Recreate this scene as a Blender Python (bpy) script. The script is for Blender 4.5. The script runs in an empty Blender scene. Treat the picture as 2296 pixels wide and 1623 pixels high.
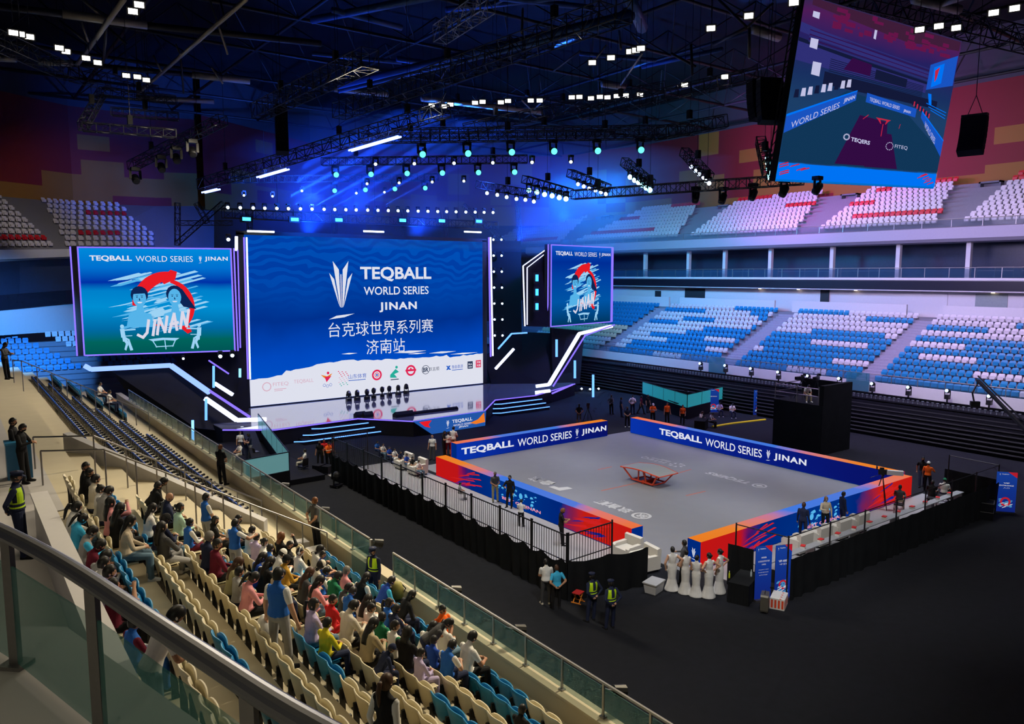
import bpy, bmesh, math, random
from mathutils import Vector, Matrix
R = math.radians
SC = bpy.context.scene
COL = SC.collection
random.seed(7)
# ------------------------------------------------------------------ camera
FPX = 1718.87
CAM = Vector((40.62726, 40.23645, 11.78))
YAW, PITCH = R(-126.46094), R(6.50559)
cd = bpy.data.cameras.new('camera'); cam = bpy.data.objects.new('camera', cd); COL.objects.link(cam)
cam.location = CAM; cam.rotation_euler = (R(90) - PITCH, 0, YAW - R(90))
cd.sensor_width = 36; cd.lens = 36 * FPX / 2296; cd.clip_end = 400; cd.clip_start = .1
SC.camera = cam
# ------------------------------------------------------------------ world, exposure
w = bpy.data.worlds.new('world'); SC.world = w; w.use_nodes = True
w.node_tree.nodes['Background'].inputs[0].default_value = (.02, .03, .09, 1)
w.node_tree.nodes['Background'].inputs[1].default_value = .18
vs = SC.view_settings; vs.view_transform = 'Standard'; vs.look = 'None'; vs.exposure = 0.0; vs.gamma = 1; vs.use_curve_mapping = False
cy = SC.cycles
cy.max_bounces = 5; cy.diffuse_bounces = 2; cy.glossy_bounces = 2; cy.transmission_bounces = 2; cy.transparent_max_bounces = 12
cy.caustics_reflective = False; cy.caustics_refractive = False; cy.sample_clamp_indirect = 4; cy.volume_bounces = 0
cy.use_denoising = True; cy.use_adaptive_sampling = True; cy.adaptive_threshold = .05; cy.adaptive_min_samples = 12; cy.use_light_tree = True
# ------------------------------------------------------------------ lamps of the hall and added fills
def spot(name, loc, tgt, power, col, size=60, blend=.6, rad=.4):
    l = bpy.data.lights.new(name, 'SPOT'); l.energy = power; l.color = col; l.spot_size = R(size); l.spot_blend = blend; l.shadow_soft_size = rad
    o = bpy.data.objects.new(name, l); COL.objects.link(o); o.location = loc
    o.rotation_euler = (Vector(tgt) - Vector(loc)).to_track_quat('-Z', 'Y').to_euler(); return o
def area(name, loc, tgt, power, col, sx, sy):
    l = bpy.data.lights.new(name, 'AREA'); l.energy = power; l.color = col; l.shape = 'RECTANGLE'; l.size = sx; l.size_y = sy
    o = bpy.data.objects.new(name, l); COL.objects.link(o); o.location = loc
    o.rotation_euler = (Vector(tgt) - Vector(loc)).to_track_quat('-Z', 'Y').to_euler(); return o
WHITE, COOL, WARM, BLUE, LILAC, CYAN = (1, .98, .95), (.8, .88, 1), (1, .85, .58), (.03, .12, 1), (.5, .42, 1), (.05, .5, 1)
for k, (x, y) in enumerate(((3, 4), (15, 4), (3, 17), (15, 17))):
    spot('court_spot', (x + (x - 9) * .5, y + (y - 10) * .5, 23), (x, y, 0), 9500, (.95, .97, 1), 46, .7, .8)
spot('vip_spot', (24, 20, 23), (21, 8, 0), 3500, WHITE, 60, .8, .8)
spot('vip_spot', (10, 40, 22), (9, 23, 0), 7000, WHITE, 50, .8, .8)  # added from the camera side to brighten the armchair backs
spot('entrance_fill', (30, 34, 21), (19.5, 21.5, 0), 9000, (1, .97, .92), 50, .8, .8)  # added fill, brightens the hostesses and the front floor
spot('near_stand_light', (16, 14, 22), (33.6, 19, 3), 36000, WARM, 42, .9, 1.5)
spot('near_stand_light', (16, 28, 22), (33.6, 29, 3), 27000, WARM, 42, .9, 1.5)
area('near_stand_light', (35, 25, 18), (34.5, 25, 4), 550, WARM, 5, 16)  # soft fill added over the crowd rows
area('near_stand_light', (24, -2, 20.5), (34, 2, 4), 4500, (1, .88, .66), 14, 3)
area('far_tribune_light', (-8.5, 14, 16.5), (-22, 15, 6), 4000, (.74, .60, 1), 16, 3)
area('far_tribune_light', (-6, -2, 22), (-21, -8, 6), 4000, (.60, .42, 1), 12, 3)
area('far_tribune_light', (-8, -14, 20), (-24, -22, 9), 7500, (.02, .45, 1), 8, 3)
area('upper_tier_light', (-20, 6, 25), (-32, 6, 16), 1300, (.80, .70, 1), 30, 1.5)
spot('foreground_fill', (46, 42, 14), (40, 36, 8), 900, (1, .9, .6), 90, .9, 1)  # dim warm fill added behind the camera
spot('end_stand_light', (33, -20, 25), (30, -42, 17), 5000, (1, .92, .8), 50, .8, .5)
spot('far_floor_fill', (-2, 18, 22), (-8, 20, 0), 7000, (.9, 1, .95), 70, .8, .5)  # added to lift the dark far floor
spot('stage_wash', (10, -4, 19), (10, -14, 0), 9000, BLUE, 70, .8, .5)
spot('stage_wash', (-6, -6, 19), (-4, -16, 0), 7000, BLUE, 70, .8, .5)
spot('stage_wash', (24, -6, 19), (24, -16, 0), 5000, BLUE, 60, .8, .5)
spot('end_stand_fill', (37, -8, 12), (38, -33, 5), 60000, (.08, .36, 1), 40, .8, .5)  # added spot, stands in for the blue screen light on the end seats
spot('wall_wash', (16, -20, 18), (12, -60, 23), 36000, BLUE, 80, .9, .5)
spot('wall_wash', (-8, -14, 19), (-30, -50, 22), 26000, (.05, .06, 1), 70, .9, .5)
spot('magenta_wash', (-12, -6, 22), (-38, -6, 25), 24000, (.60, .05, .60), 80, .9, .5)
# ------------------------------------------------------------------ pixel of the photograph -> point of the hall
_th = YAW - R(90)
RT = Vector((math.cos(_th), math.sin(_th), 0))
FW = Vector((-math.sin(_th) * math.cos(PITCH), math.cos(_th) * math.cos(PITCH), -math.sin(PITCH)))
UP = RT.cross(FW)
def ray(px, py): return FW * FPX + RT * (px - 1148) - UP * (py - 811.5)
def G(px, py, z=0.0): d = ray(px, py); return CAM + d * ((z - CAM.z) / d.z)
def OX(px, py, X): d = ray(px, py); return CAM + d * ((X - CAM.x) / d.x)
def OY(px, py, Y): d = ray(px, py); return CAM + d * ((Y - CAM.y) / d.y)
def DP(px, py, dep): return CAM + ray(px, py) * (dep / FPX)
# ------------------------------------------------------------------ materials
MATS = {}
def mat(name, col, rough=.55, metal=0, emit=None, es=1.0, var=.12, scale=6, spec=.4, bump=0):
    if name in MATS: return MATS[name]
    m = bpy.data.materials.new(name); m.use_nodes = True; nt = m.node_tree; b = nt.nodes['Principled BSDF']
    c = tuple(col) + (1,)
    b.inputs['Base Color'].default_value = c; b.inputs['Roughness'].default_value = rough; b.inputs['Metallic'].default_value = metal
    b.inputs['Specular IOR Level'].default_value = spec
    if emit is not None:
        b.inputs['Emission Color'].default_value = tuple(emit) + (1,); b.inputs['Emission Strength'].default_value = es
    elif var:
        tc = nt.nodes.new('ShaderNodeTexCoord'); n = nt.nodes.new('ShaderNodeTexNoise'); n.inputs['Scale'].default_value = scale; n.inputs['Detail'].default_value = 3
        mx = nt.nodes.new('ShaderNodeMix'); mx.data_type = 'RGBA'
        mx.inputs[6].default_value = tuple(min(1, k * (1 - var)) for k in col) + (1,); mx.inputs[7].default_value = tuple(min(1, k * (1 + var)) for k in col) + (1,)
        nt.links.new(tc.outputs['Object'], n.inputs['Vector']); nt.links.new(n.outputs[0], mx.inputs[0]); nt.links.new(mx.outputs[2], b.inputs['Base Color'])
        if bump:
            bp = nt.nodes.new('ShaderNodeBump'); bp.inputs['Strength'].default_value = bump; nt.links.new(n.outputs[0], bp.inputs['Height']); nt.links.new(bp.outputs[0], b.inputs['Normal'])
    MATS[name] = m; return m
def emis(name, col, s=1.0):
    return mat(name, (0, 0, 0), .6, 0, col, s, spec=0)
def glass(name, col, opac=.25, rough=.05):
    if name in MATS: return MATS[name]
    m = bpy.data.materials.new(name); m.use_nodes = True; nt = m.node_tree; nt.nodes.clear()
    o = nt.nodes.new('ShaderNodeOutputMaterial'); t = nt.nodes.new('ShaderNodeBsdfTransparent'); t.inputs[0].default_value = tuple(.75 + .25 * k for k in col) + (1,)
    b = nt.nodes.new('ShaderNodeBsdfPrincipled'); b.inputs['Base Color'].default_value = tuple(col) + (1,); b.inputs['Roughness'].default_value = rough
    mx = nt.nodes.new('ShaderNodeMixShader'); f = nt.nodes.new('ShaderNodeLayerWeight'); f.inputs[0].default_value = .25
    ma = nt.nodes.new('ShaderNodeMath'); ma.operation = 'MULTIPLY_ADD'; ma.inputs[1].default_value = .5; ma.inputs[2].default_value = opac
    nt.links.new(f.outputs[1], ma.inputs[0]); nt.links.new(ma.outputs[0], mx.inputs[0]); nt.links.new(t.outputs[0], mx.inputs[1]); nt.links.new(b.outputs[0], mx.inputs[2]); nt.links.new(mx.outputs[0], o.inputs[0])
    MATS[name] = m; return m
# ------------------------------------------------------------------ mesh builder
class MB:
    def __init__(s): s.v = []; s.f = []; s.m = []; s.k = 0
    def mi(s, k): s.k = k; return s
    def add(s, vs, fs):
        n = len(s.v); s.v += [tuple(q) for q in vs]; s.f += [tuple(n + i for i in q) for q in fs]; s.m += [s.k] * len(fs); return s
    def quad(s, a, b, c, d): return s.add((a, b, c, d), ((0, 1, 2, 3),))
    def poly(s, pts): return s.add(pts, (tuple(range(len(pts))),))
    def box(s, c, d, rz=0, M=None):
        x, y, z = d[0] / 2, d[1] / 2, d[2] / 2
        vs = [Vector((a * x, b * y, e * z)) for e in (-1, 1) for b in (-1, 1) for a in (-1, 1)]
        T = Matrix.Translation(c) @ Matrix.Rotation(rz, 4, 'Z')
        if M is not None: T = T @ M
        return s.add([T @ q for q in vs], ((0, 2, 3, 1), (4, 5, 7, 6), (0, 1, 5, 4), (2, 6, 7, 3), (0, 4, 6, 2), (1, 3, 7, 5)))
    def span(s, a, b): # axis box from corner to corner
        return s.box([(a[i] + b[i]) / 2 for i in range(3)], [abs(a[i] - b[i]) for i in range(3)])
    def beam(s, p, q, w, h=None): # square bar from p to q
        h = h or w; p, q = Vector(p), Vector(q); d = (q - p); L = d.length
        if L < 1e-6: return s
        d /= L; u = Vector((0, 0, 1)) if abs(d.z) < .95 else Vector((1, 0, 0)); a = d.cross(u).normalized() * w / 2; b = a.cross(d).normalized() * h / 2
        return s.add([p - a - b, p + a - b, p + a + b, p - a + b, q - a - b, q + a - b, q + a + b, q - a + b], ((3, 2, 1, 0), (4, 5, 6, 7), (0, 1, 5, 4), (1, 2, 6, 5), (2, 3, 7, 6), (3, 0, 4, 7)))
    def tube(s, pts, r, n=8, cap=True, closed=False):
        pts = [Vector(q) for q in pts]; rs = r if isinstance(r, (list, tuple)) else [r] * len(pts); rings = []; prev = None
        for i, q in enumerate(pts):
            d = (pts[min(i + 1, len(pts) - 1)] - pts[max(i - 1, 0)]).normalized()
            u = prev if prev is not None and abs(prev.dot(d)) < .9 else (Vector((0, 0, 1)) if abs(d.z) < .9 else Vector((1, 0, 0)))
            a = (u - d * u.dot(d)).normalized(); prev = a; b = d.cross(a)
            rings.append([q + (a * math.cos(t) + b * math.sin(t)) * rs[i] for t in (2 * math.pi * k / n for k in range(n))])
        vs = [v for g in rings for v in g]; fs = []
        for i in range(len(rings) - 1):
            for k in range(n): fs.append((i * n + k, i * n + (k + 1) % n, (i + 1) * n + (k + 1) % n, (i + 1) * n + k))
        if cap: fs += [tuple(range(n - 1, -1, -1)), tuple((len(rings) - 1) * n + k for k in range(n))]
        return s.add(vs, fs)
    def lathe(s, prof, n=12, T=None): # (r, z) profile round local z
        T = T or Matrix(); vs = [T @ Vector((r * math.cos(2 * math.pi * k / n), r * math.sin(2 * math.pi * k / n), z)) for r, z in prof for k in range(n)]; fs = []
        for i in range(len(prof) - 1):
            for k in range(n): fs.append((i * n + k, i * n + (k + 1) % n, (i + 1) * n + (k + 1) % n, (i + 1) * n + k))
        fs += [tuple(range(n - 1, -1, -1)), tuple((len(prof) - 1) * n + k for k in range(n))]
        return s.add(vs, fs)
    def prism(s, pts, vec): # closed polygon swept along vec
        n = len(pts); a = [Vector(q) for q in pts]; b = [q + Vector(vec) for q in a]
        return s.add(a + b, [tuple(range(n - 1, -1, -1)), tuple(range(n, 2 * n))] + [(i, (i + 1) % n, n + (i + 1) % n, n + i) for i in range(n)])
    def ball(s, c, r, n=8, sc=(1, 1, 1)):
        m = n // 2 + 1
        prof = [(max(.001, math.sin(math.pi * i / m)) * r, -math.cos(math.pi * i / m) * r) for i in range(m + 1)]
        return s.lathe(prof, n, Matrix.Translation(c) @ Matrix.Diagonal((*sc, 1)))
    def mesh(s, name, mats, smooth=False):
        me = bpy.data.meshes.new(name); me.from_pydata(s.v, [], s.f)
        for m in (mats if isinstance(mats, (list, tuple)) else [mats]): me.materials.append(m)
        me.polygons.foreach_set('material_index', s.m)
        if smooth: me.polygons.foreach_set('use_smooth', [True] * len(s.f))
        me.update(); return me
    def build(s, name, mats, parent=None, smooth=False, loc=None, rz=0):
        return link(name, s.mesh(name, mats, smooth), parent, loc, rz)
def link(name, data, parent=None, loc=None, rz=0):
    o = bpy.data.objects.new(name, data); COL.objects.link(o)
    if parent is not None: o.parent = parent
    if loc is not None: o.location = loc
    if rz: o.rotation_euler = (0, 0, rz)
    return o
def tag(o, label, cat, group=None, kind=None):
    o['label'] = label; o['category'] = cat
    if group: o['group'] = group
    if kind: o['kind'] = kind
    return o
def thing(name, label, cat, loc=(0, 0, 0), rz=0, group=None):
    return tag(link(name, None, None, loc, rz), label, cat, group)
def struct(name, mb, m, smooth=False, kind='structure'):
    o = mb.build(name, m, None, smooth); o['kind'] = kind; return o
ORD = ['first', 'second', 'third', 'fourth', 'fifth', 'sixth', 'seventh', 'eighth', 'ninth', 'tenth', 'eleventh', 'twelfth', 'thirteenth', 'fourteenth', 'fifteenth', 'sixteenth', 'seventeenth', 'eighteenth', 'nineteenth', 'twentieth']
_T = ['', '', 'twenty', 'thirty', 'forty', 'fifty', 'sixty', 'seventy', 'eighty', 'ninety']
def nth(i): # 0-based
    if i < 20: return ORD[i]
    t, u = divmod(i + 1, 10)
    return (_T[t] + '-' + ORD[u - 1]) if u else _T[t][:-1] + 'ieth'
def dup(root, loc=None, rz=None, label=None):
    r = root.copy(); COL.objects.link(r)
    if loc is not None: r.location = loc
    if rz is not None: r.rotation_euler = (0, 0, rz)
    if label: r['label'] = label
    for ch in KIDS(root):
        c = ch.copy(); COL.objects.link(c); c.parent = r
        for g in KIDS(ch):
            e = g.copy(); COL.objects.link(e); e.parent = c
    return r
_kids = {}
def KIDS(o):
    if o.name not in _kids: _kids[o.name] = list(o.children)
    return _kids[o.name]
# ------------------------------------------------------------------ lettering: text -> flat mesh data in its own xy plane
_txt = {}
def text_mesh(s, bold=0.0, size=1.0, spacing=1.0):
    key = (s, bold, size, spacing)
    if key not in _txt:
        cu = bpy.data.curves.new('lettering', 'FONT'); cu.body = s; cu.size = size; cu.offset = bold; cu.space_character = spacing; cu.resolution_u = 3
        cu.align_x = 'CENTER'; cu.align_y = 'CENTER'; cu.fill_mode = 'FRONT'
        o = bpy.data.objects.new('lettering', cu); COL.objects.link(o)
        dg = bpy.context.evaluated_depsgraph_get(); me = bpy.data.meshes.new_from_object(o.evaluated_get(dg))
        vs = [v.co.copy() for v in me.vertices]; fs = [tuple(p.vertices) for p in me.polygons]
        bpy.data.objects.remove(o); bpy.data.curves.remove(cu); bpy.data.meshes.remove(me)
        xs = [v.x for v in vs]; ys = [v.y for v in vs]
        cx, cyy = (min(xs) + max(xs)) / 2, (min(ys) + max(ys)) / 2
        for v in vs: v.x -= cx; v.y -= cyy
        _txt[key] = (vs, fs, max(xs) - min(xs), max(ys) - min(ys))
    return _txt[key]
class Face: # a flat picture plane: origin, unit right, unit up
    def __init__(s, o, u, v): s.o = Vector(o); s.u = Vector(u).normalized(); s.v = Vector(v).normalized(); s.n = s.u.cross(s.v).normalized()
    def p(s, x, y, e=0): return s.o + s.u * x + s.v * y + s.n * e
    def text(s, mb, t, x, y, width=None, height=None, bold=0, e=.02, spacing=1.0, shear=0):
        vs, fs, W, H = text_mesh(t, bold, 1.0, spacing); sx = width / W if width else height / H; sy = height / H if height else sx
        return mb.add([s.p(x + v.x * sx + shear * v.y * sy, y + v.y * sy, e) for v in vs], fs)
    def poly(s, mb, pts, e=.02): return mb.poly([s.p(a, b, e) for a, b in pts])
    def rect(s, mb, x0, y0, x1, y1, e=.02): return s.poly(mb, ((x0, y0), (x1, y0), (x1, y1), (x0, y1)), e)
    def disc(s, mb, x, y, r, e=.02, n=20, ry=None): return s.poly(mb, [(x + r * math.cos(2 * math.pi * k / n), y + (ry or r) * math.sin(2 * math.pi * k / n)) for k in range(n)], e)
    def ring(s, mb, x, y, r, w, e=.02, n=24):
        for k in range(n):
            a, b = 2 * math.pi * k / n, 2 * math.pi * (k + 1) / n
            s.poly(mb, [(x + q * math.cos(t), y + q * math.sin(t)) for q, t in ((r - w, a), (r, a), (r, b), (r - w, b))], e)
def trophy(F, mb, x, y, h, e=.02): # five-bladed crown mark standing on a short arc
    for g in (-1, 1):
        for pts in (((-.145, 1), (-.035, .82), (-.016, .03), (-.028, .03)), ((-.215, .75), (-.125, .62), (-.036, .04), (-.048, .08)), ((-.012, .72), (-.003, .72), (-.003, .02), (-.009, .02))):
            q = [(x + g * a * h, y + (b * .82 + .18) * h) for a, b in pts]; F.poly(mb, q if g > 0 else q[::-1], e)
    F.poly(mb, [(x - .24 * h, y), (x - .1 * h, y + .06 * h), (x + .24 * h, y + .09 * h), (x + .05 * h, y + .03 * h)], e)
# ================================================================== the hall
CARPET = mat('carpet', (.013, .014, .019), .9, var=.25, scale=3, spec=.15)
CONC = mat('concrete', (.50, .44, .32), .8, var=.08, scale=1.5, spec=.2)
CONC2 = mat('pale_concrete', (.42, .40, .40), .7, var=.06, scale=1.5)
PAINT = mat('white_paint', (.62, .60, .62), .6, var=.04)
DARK = mat('dark_paint', (.02, .022, .028), .6, var=.2)
BLACK = mat('black_metal', (.012, .012, .014), .45, var=.2)
RIBBON = mat('ribbon_black', (.012, .012, .022), .35, var=.1)
STEEL = mat('brushed_steel', (.34, .33, .32), .42, .85, var=.08, scale=20)
STEELD = mat('dark_steel', (.22, .21, .21), .35, .8, var=.1, scale=20)
GLASS = glass('green_glass', (.20, .42, .42), .10)
GLASSB = glass('blue_glass', (.05, .16, .3), .14)
TRUSS = mat('truss_black', (.014, .014, .018), .55, .0, var=.1)
struct('floor', MB().quad((-45, -60, 0), (60, -60, 0), (60, 60, 0), (-45, 60, 0)), CARPET)
# ---------------- near stand (x > 31), treads run along y
NZ = lambda i: 2.88 + .4 * i
NX = lambda i: 32.19 + .8 * i           # back edge of tread i
Y0, Y1 = -20, 46
b = MB(); b.span((31.4, Y0, 0), (32.19, Y1, 2.88)); b.span((30.95, Y0, 0), (31.4, Y1, 2.88))
for i in range(1, 9):
    b.span((NX(i - 1), Y0, 0), (NX(i) + (.55 if i == 8 else 0), Y1, NZ(i)))
struct('floor_near_stand', b, CONC)
b = MB(); b.span((30.95, Y0, 2.88), (31.2, Y1, 3.36)); b.span((30.9, Y0, 3.36), (31.25, Y1, 3.41))
struct('wall_near_parapet', b, CONC)
b = MB(); b.span((39.14, 21.2, 5.2), (39.36, Y1, 7.06)); b.span((39.10, 21.2, 7.06), (39.42, Y1, 7.12))
struct('wall_near_back', b, PAINT)
b = MB(); b.span((39.14, Y0, 5.6), (48, Y1, 6.1)); struct('floor_near_concourse', b, CONC2)
b = MB(); b.span((38.6, 10.0, 6.08), (39.5, 19.2, 6.1)); struct('floor_near_landing', b, CONC2)
# sloping cheek wall between the two seat blocks
b = MB(); b.add([(37.4, 10.0, 5.0), (37.4, 10.0, 6.35), (32.5, 15.6, 3.75), (32.5, 15.6, 2.9), (37.65, 10.2, 5.0), (37.65, 10.2, 6.35), (32.7, 15.85, 3.75), (32.7, 15.85, 2.9)], ((0, 1, 2, 3), (7, 6, 5, 4), (1, 5, 6, 2), (2, 6, 7, 3), (0, 4, 5, 1)))
struct('wall_near_cheek', b, mat('cheek_grey', (.40, .39, .40), .7, var=.06))
b = MB(); b.prism([(40.0, 33.2, 8.1), (40.9, 32.6, 8.1), (48, 32.6, 8.1), (48, 46, 8.1), (39.1, 46, 8.1), (39.0, 37.5, 8.1), (39.4, 35.6, 8.1)], (0, 0, .8))
struct('floor_balcony', b, CONC2)
# ---------------- far tribune (x < -14.5)
FZ = lambda i: 3.3 + .4 * i
FX = lambda i: -16.5 - .85 * i
b = MB(); b.span((-15.3, -48, 0), (-16.5, 46, 3.3))
for i in range(1, 12): b.span((FX(i - 1), -48, 0), (FX(i), 46, FZ(i)))
b.span((FX(11), -48, 0), (-36, 46, 8.1)); struct('floor_far_tribune', b, mat('tribune_concrete', (.20, .19, .23), .8, var=.08))
b = MB(); b.span((-15.1, -48, 2.95), (-15.3, 46, 3.75)); struct('wall_far_parapet', b, PAINT)
b = MB(); b.span((-28.2, -48, 8.1), (-28.6, 46, 10.6)); struct('wall_far_concourse', b, PAINT)
b = MB()
for (ya, yb) in ((-48, -20.2), (-18.6, -6.2), (-4.2, 7.0), (10.0, 46)): b.span((-26.5, ya, 8.1), (-26.7, yb, 9.2))
struct('wall_far_backrail', b, PAINT)
b = MB(); b.span((-27.3, -48, 10.35), (-38, 46, 11.3)); b.span((-27.2, -48, 11.3), (-38, 46, 11.5)); struct('floor_far_balcony', b, PAINT)
b = MB(); b.span((-27.25, -48, 10.45), (-27.3, 46, 11.25)); struct('trim_ribbon', b, RIBBON)
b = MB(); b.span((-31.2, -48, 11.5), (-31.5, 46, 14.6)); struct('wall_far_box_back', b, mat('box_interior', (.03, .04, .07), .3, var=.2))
for k, y in enumerate((-40, -33, -26, -19.2, -14.1, -8.3, -1.4, 5.0, 10.9, 17.5, 24)):
    b = MB(); b.span((-28.4, y - .18, 11.5), (-28.8, y + .18, 14.6)); struct('trim_pillar', b, PAINT)
b = MB(); b.prism([(-27.4, -48, 14.5), (-27.0, -48, 14.75), (-27.0, -48, 15.65), (-27.2, -48, 15.7), (-38, -48, 15.7), (-38, -48, 14.5)], (0, 94, 0)); struct('wall_far_upper_fascia', b, mat('fascia_paint', (.34, .32, .40), .6, var=.04))
UZ = lambda i: 15.75 + .47 * i
UX = lambda i: -28.4 - .85 * i
b = MB()
for i in range(10): b.span((UX(i) + .85, -60, 15.4), (UX(i) if i < 9 else -40, 46, UZ(i)))
struct('floor_far_upper_tier', b, mat('upper_concrete', (.20, .19, .22), .8, var=.08))
def blockwall(name, base, top, step, seed):
    m = bpy.data.materials.new(name); m.use_nodes = True; nt = m.node_tree; N = nt.nodes; L = nt.links; bs = N['Principled BSDF']; bs.inputs['Roughness'].default_value = .7
    tc = N.new('ShaderNodeTexCoord'); sp = N.new('ShaderNodeSeparateXYZ'); L.new(tc.outputs['UV'], sp.inputs[0])
    def mth(op, a, bb): 
        q = N.new('ShaderNodeMath'); q.operation = op
        for i, z in enumerate((a, bb)):
            if hasattr(z, 'links'): L.new(z, q.inputs[i])
            else: q.inputs[i].default_value = z
        return q.outputs[0]
    fx = mth('FLOOR', mth('DIVIDE', sp.outputs[0], step), 0); wn = N.new('ShaderNodeTexWhiteNoise'); wn.noise_dimensions = '1D'; L.new(mth('ADD', fx, seed), wn.inputs['W'])
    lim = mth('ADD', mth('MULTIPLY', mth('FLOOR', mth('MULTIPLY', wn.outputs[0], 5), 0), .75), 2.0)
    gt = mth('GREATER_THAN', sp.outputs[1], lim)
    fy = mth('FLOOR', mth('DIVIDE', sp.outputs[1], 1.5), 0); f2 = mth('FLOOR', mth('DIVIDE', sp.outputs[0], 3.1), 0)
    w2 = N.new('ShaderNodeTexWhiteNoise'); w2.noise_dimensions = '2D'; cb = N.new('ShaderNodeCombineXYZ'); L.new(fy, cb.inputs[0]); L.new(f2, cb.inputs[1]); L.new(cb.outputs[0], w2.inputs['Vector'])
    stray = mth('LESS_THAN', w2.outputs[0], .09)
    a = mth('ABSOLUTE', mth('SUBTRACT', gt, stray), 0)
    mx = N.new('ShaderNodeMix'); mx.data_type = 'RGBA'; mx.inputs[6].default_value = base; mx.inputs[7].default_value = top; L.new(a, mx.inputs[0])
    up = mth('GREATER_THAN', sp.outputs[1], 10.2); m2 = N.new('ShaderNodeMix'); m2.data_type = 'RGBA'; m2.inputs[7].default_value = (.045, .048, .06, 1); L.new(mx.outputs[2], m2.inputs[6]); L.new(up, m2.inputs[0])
    L.new(m2.outputs[2], bs.inputs['Base Color']); return m
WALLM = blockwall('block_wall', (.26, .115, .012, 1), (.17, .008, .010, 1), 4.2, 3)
def uvwall(name, pts, z0, z1):
    me = bpy.data.meshes.new(name); vs = []; fs = []; uv = []; d = 0
    for i in range(len(pts) - 1):
        a, c = pts[i], pts[i + 1]; L = math.hypot(c[0] - a[0], c[1] - a[1]); n = len(vs); za0, za1 = (a[2], a[3]) if len(a) > 2 else (z0, z1); zc0, zc1 = (c[2], c[3]) if len(c) > 2 else (z0, z1)
        vs += [(a[0], a[1], za0), (c[0], c[1], zc0), (c[0], c[1], zc1), (a[0], a[1], za1)]; fs.append((n, n + 1, n + 2, n + 3)); uv += [(d, 0), (d + L, 0), (d + L, zc1 - zc0), (d, za1 - za0)]; d += L
    me.from_pydata(vs, [], fs); u = me.uv_layers.new(name='uv')
    for i, q in enumerate(uv): u.data[i].uv = q
    me.materials.append(WALLM); o = link(name, me); o['kind'] = 'structure'; return o
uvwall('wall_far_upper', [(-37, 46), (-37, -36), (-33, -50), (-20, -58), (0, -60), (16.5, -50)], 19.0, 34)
# roof deck
b = MB(); b.quad((-50, -70, 34), (70, -70, 34), (70, 60, 34), (-50, 60, 34)); struct('ceiling', b, mat('roof_deck', (.006, .0065, .01), .8, var=.3, scale=.6))
# ---------------- end of the hall behind the stage, left of the picture (corner curve, levels read off the bend)
def level(ys, deps, xs=(-90, 0, 165, 350, 480)): return [DP(x, y, d) for x, y, d in zip(xs, ys, deps)]
D1 = (58, 62, 69, 76, 81)
def strip(b, lo, hi):
    for i in range(len(lo) - 1): b.quad(lo[i], lo[i + 1], hi[i + 1], hi[i])
def back(pts, t): # push a level away from the hall, horizontally
    return [q + Vector((FW.x, FW.y, 0)).normalized() * t for q in pts]
conc_b, rib_b, rib_t, slab_b, slab_t = (level(q, D1) for q in ((757, 752, 741, 728, 718), (705, 697, 681, 667, 659), (669, 662, 650, 642, 637), (588, 583, 576, 570, 566), (562, 561, 559, 557, 556)))
b = MB(); strip(b, conc_b, rib_b); struct('wall_end_concourse', b, PAINT)
b = MB(); strip(b, back(rib_b, -1.2), back(rib_t, -1.2)); strip(b, back(rib_t, -1.2), rib_t); struct('trim_end_ribbon', b, RIBBON)
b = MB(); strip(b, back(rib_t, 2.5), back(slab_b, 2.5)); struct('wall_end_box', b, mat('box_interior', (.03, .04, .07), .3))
b = MB(); strip(b, back(rib_b, -1.2), back(rib_b, 3)); strip(b, back(rib_t, -1.3), back(rib_t, 3)); struct('floor_end_balcony', b, PAINT)
b = MB(); strip(b, back(slab_b, -1), back(slab_t, -1)); strip(b, back(slab_t, -1), back(slab_t, 0)); strip(b, back(slab_b, -1), back(slab_b, 3)); struct('wall_end_upper_fascia', b, PAINT)
top_b = level((428, 440, 455, 462, 462), (67, 71, 78, 84, 89))
b = MB(); strip(b, slab_t, top_b); struct('floor_end_upper_tier', b, mat('upper_concrete', (.20, .19, .22), .8))
wt = level((-40, -10, 20, 40, 60), (67, 71, 78, 84, 89)); wall_b = [q - Vector((0, 0, .6)) for q in top_b]
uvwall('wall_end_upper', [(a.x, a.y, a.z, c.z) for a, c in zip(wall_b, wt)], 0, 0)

b = MB(); b.span((52, -29.4, 0), (22, -30.2, 2.88))
for i in range(1, 9): b.span((52, -29.4 - .8 * i, 0), (22, -30.2 - .8 * i, 2.88 + .4 * i))
struct('floor_end_stand', b, mat('tribune_concrete', (.20, .19, .23)))
b = MB(); b.span((31.4, -29.4, 0), (52, -20, 2.6)); struct('floor_corner_stand', b, CONC)
# ================================================================== stage
LEDW = emis('led_white', (.62, .68, 1), 2.6)
LEDP = emis('led_violet', (.20, .13, 1), 1.6)
LEDB = emis('led_blue', (.10, .28, 1), 2.6)
SW = emis('screen_white', (.86, .88, 1), .85)
SBLUE = None
STG = mat('stage_gloss', (.50, .50, .62), .07, .75, var=.03, spec=.9)
STD = mat('stage_black', (.009, .009, .014), .7, var=.2, spec=.15)
edge = [(25.8, -13.4), (22.9, -11.3), (16.5, -11.7), (13.7, -8.3), (7.2, -8.7), (3.4, -12.6), (-.9, -12.5), (-8.5, -15.9)]
st = thing('stage_platform', 'raised show stage with a glossy floor below the huge centre screen', 'stage', (10, -15, 0))
def pb(mb, name, m, parent, smooth=False): # build in world coordinates under a thing
    o = mb.build(name, m, parent, smooth); o.matrix_parent_inverse = Matrix.Translation(parent.location).inverted() if not parent.rotation_euler.z else parent.matrix_basis.inverted(); return o
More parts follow.
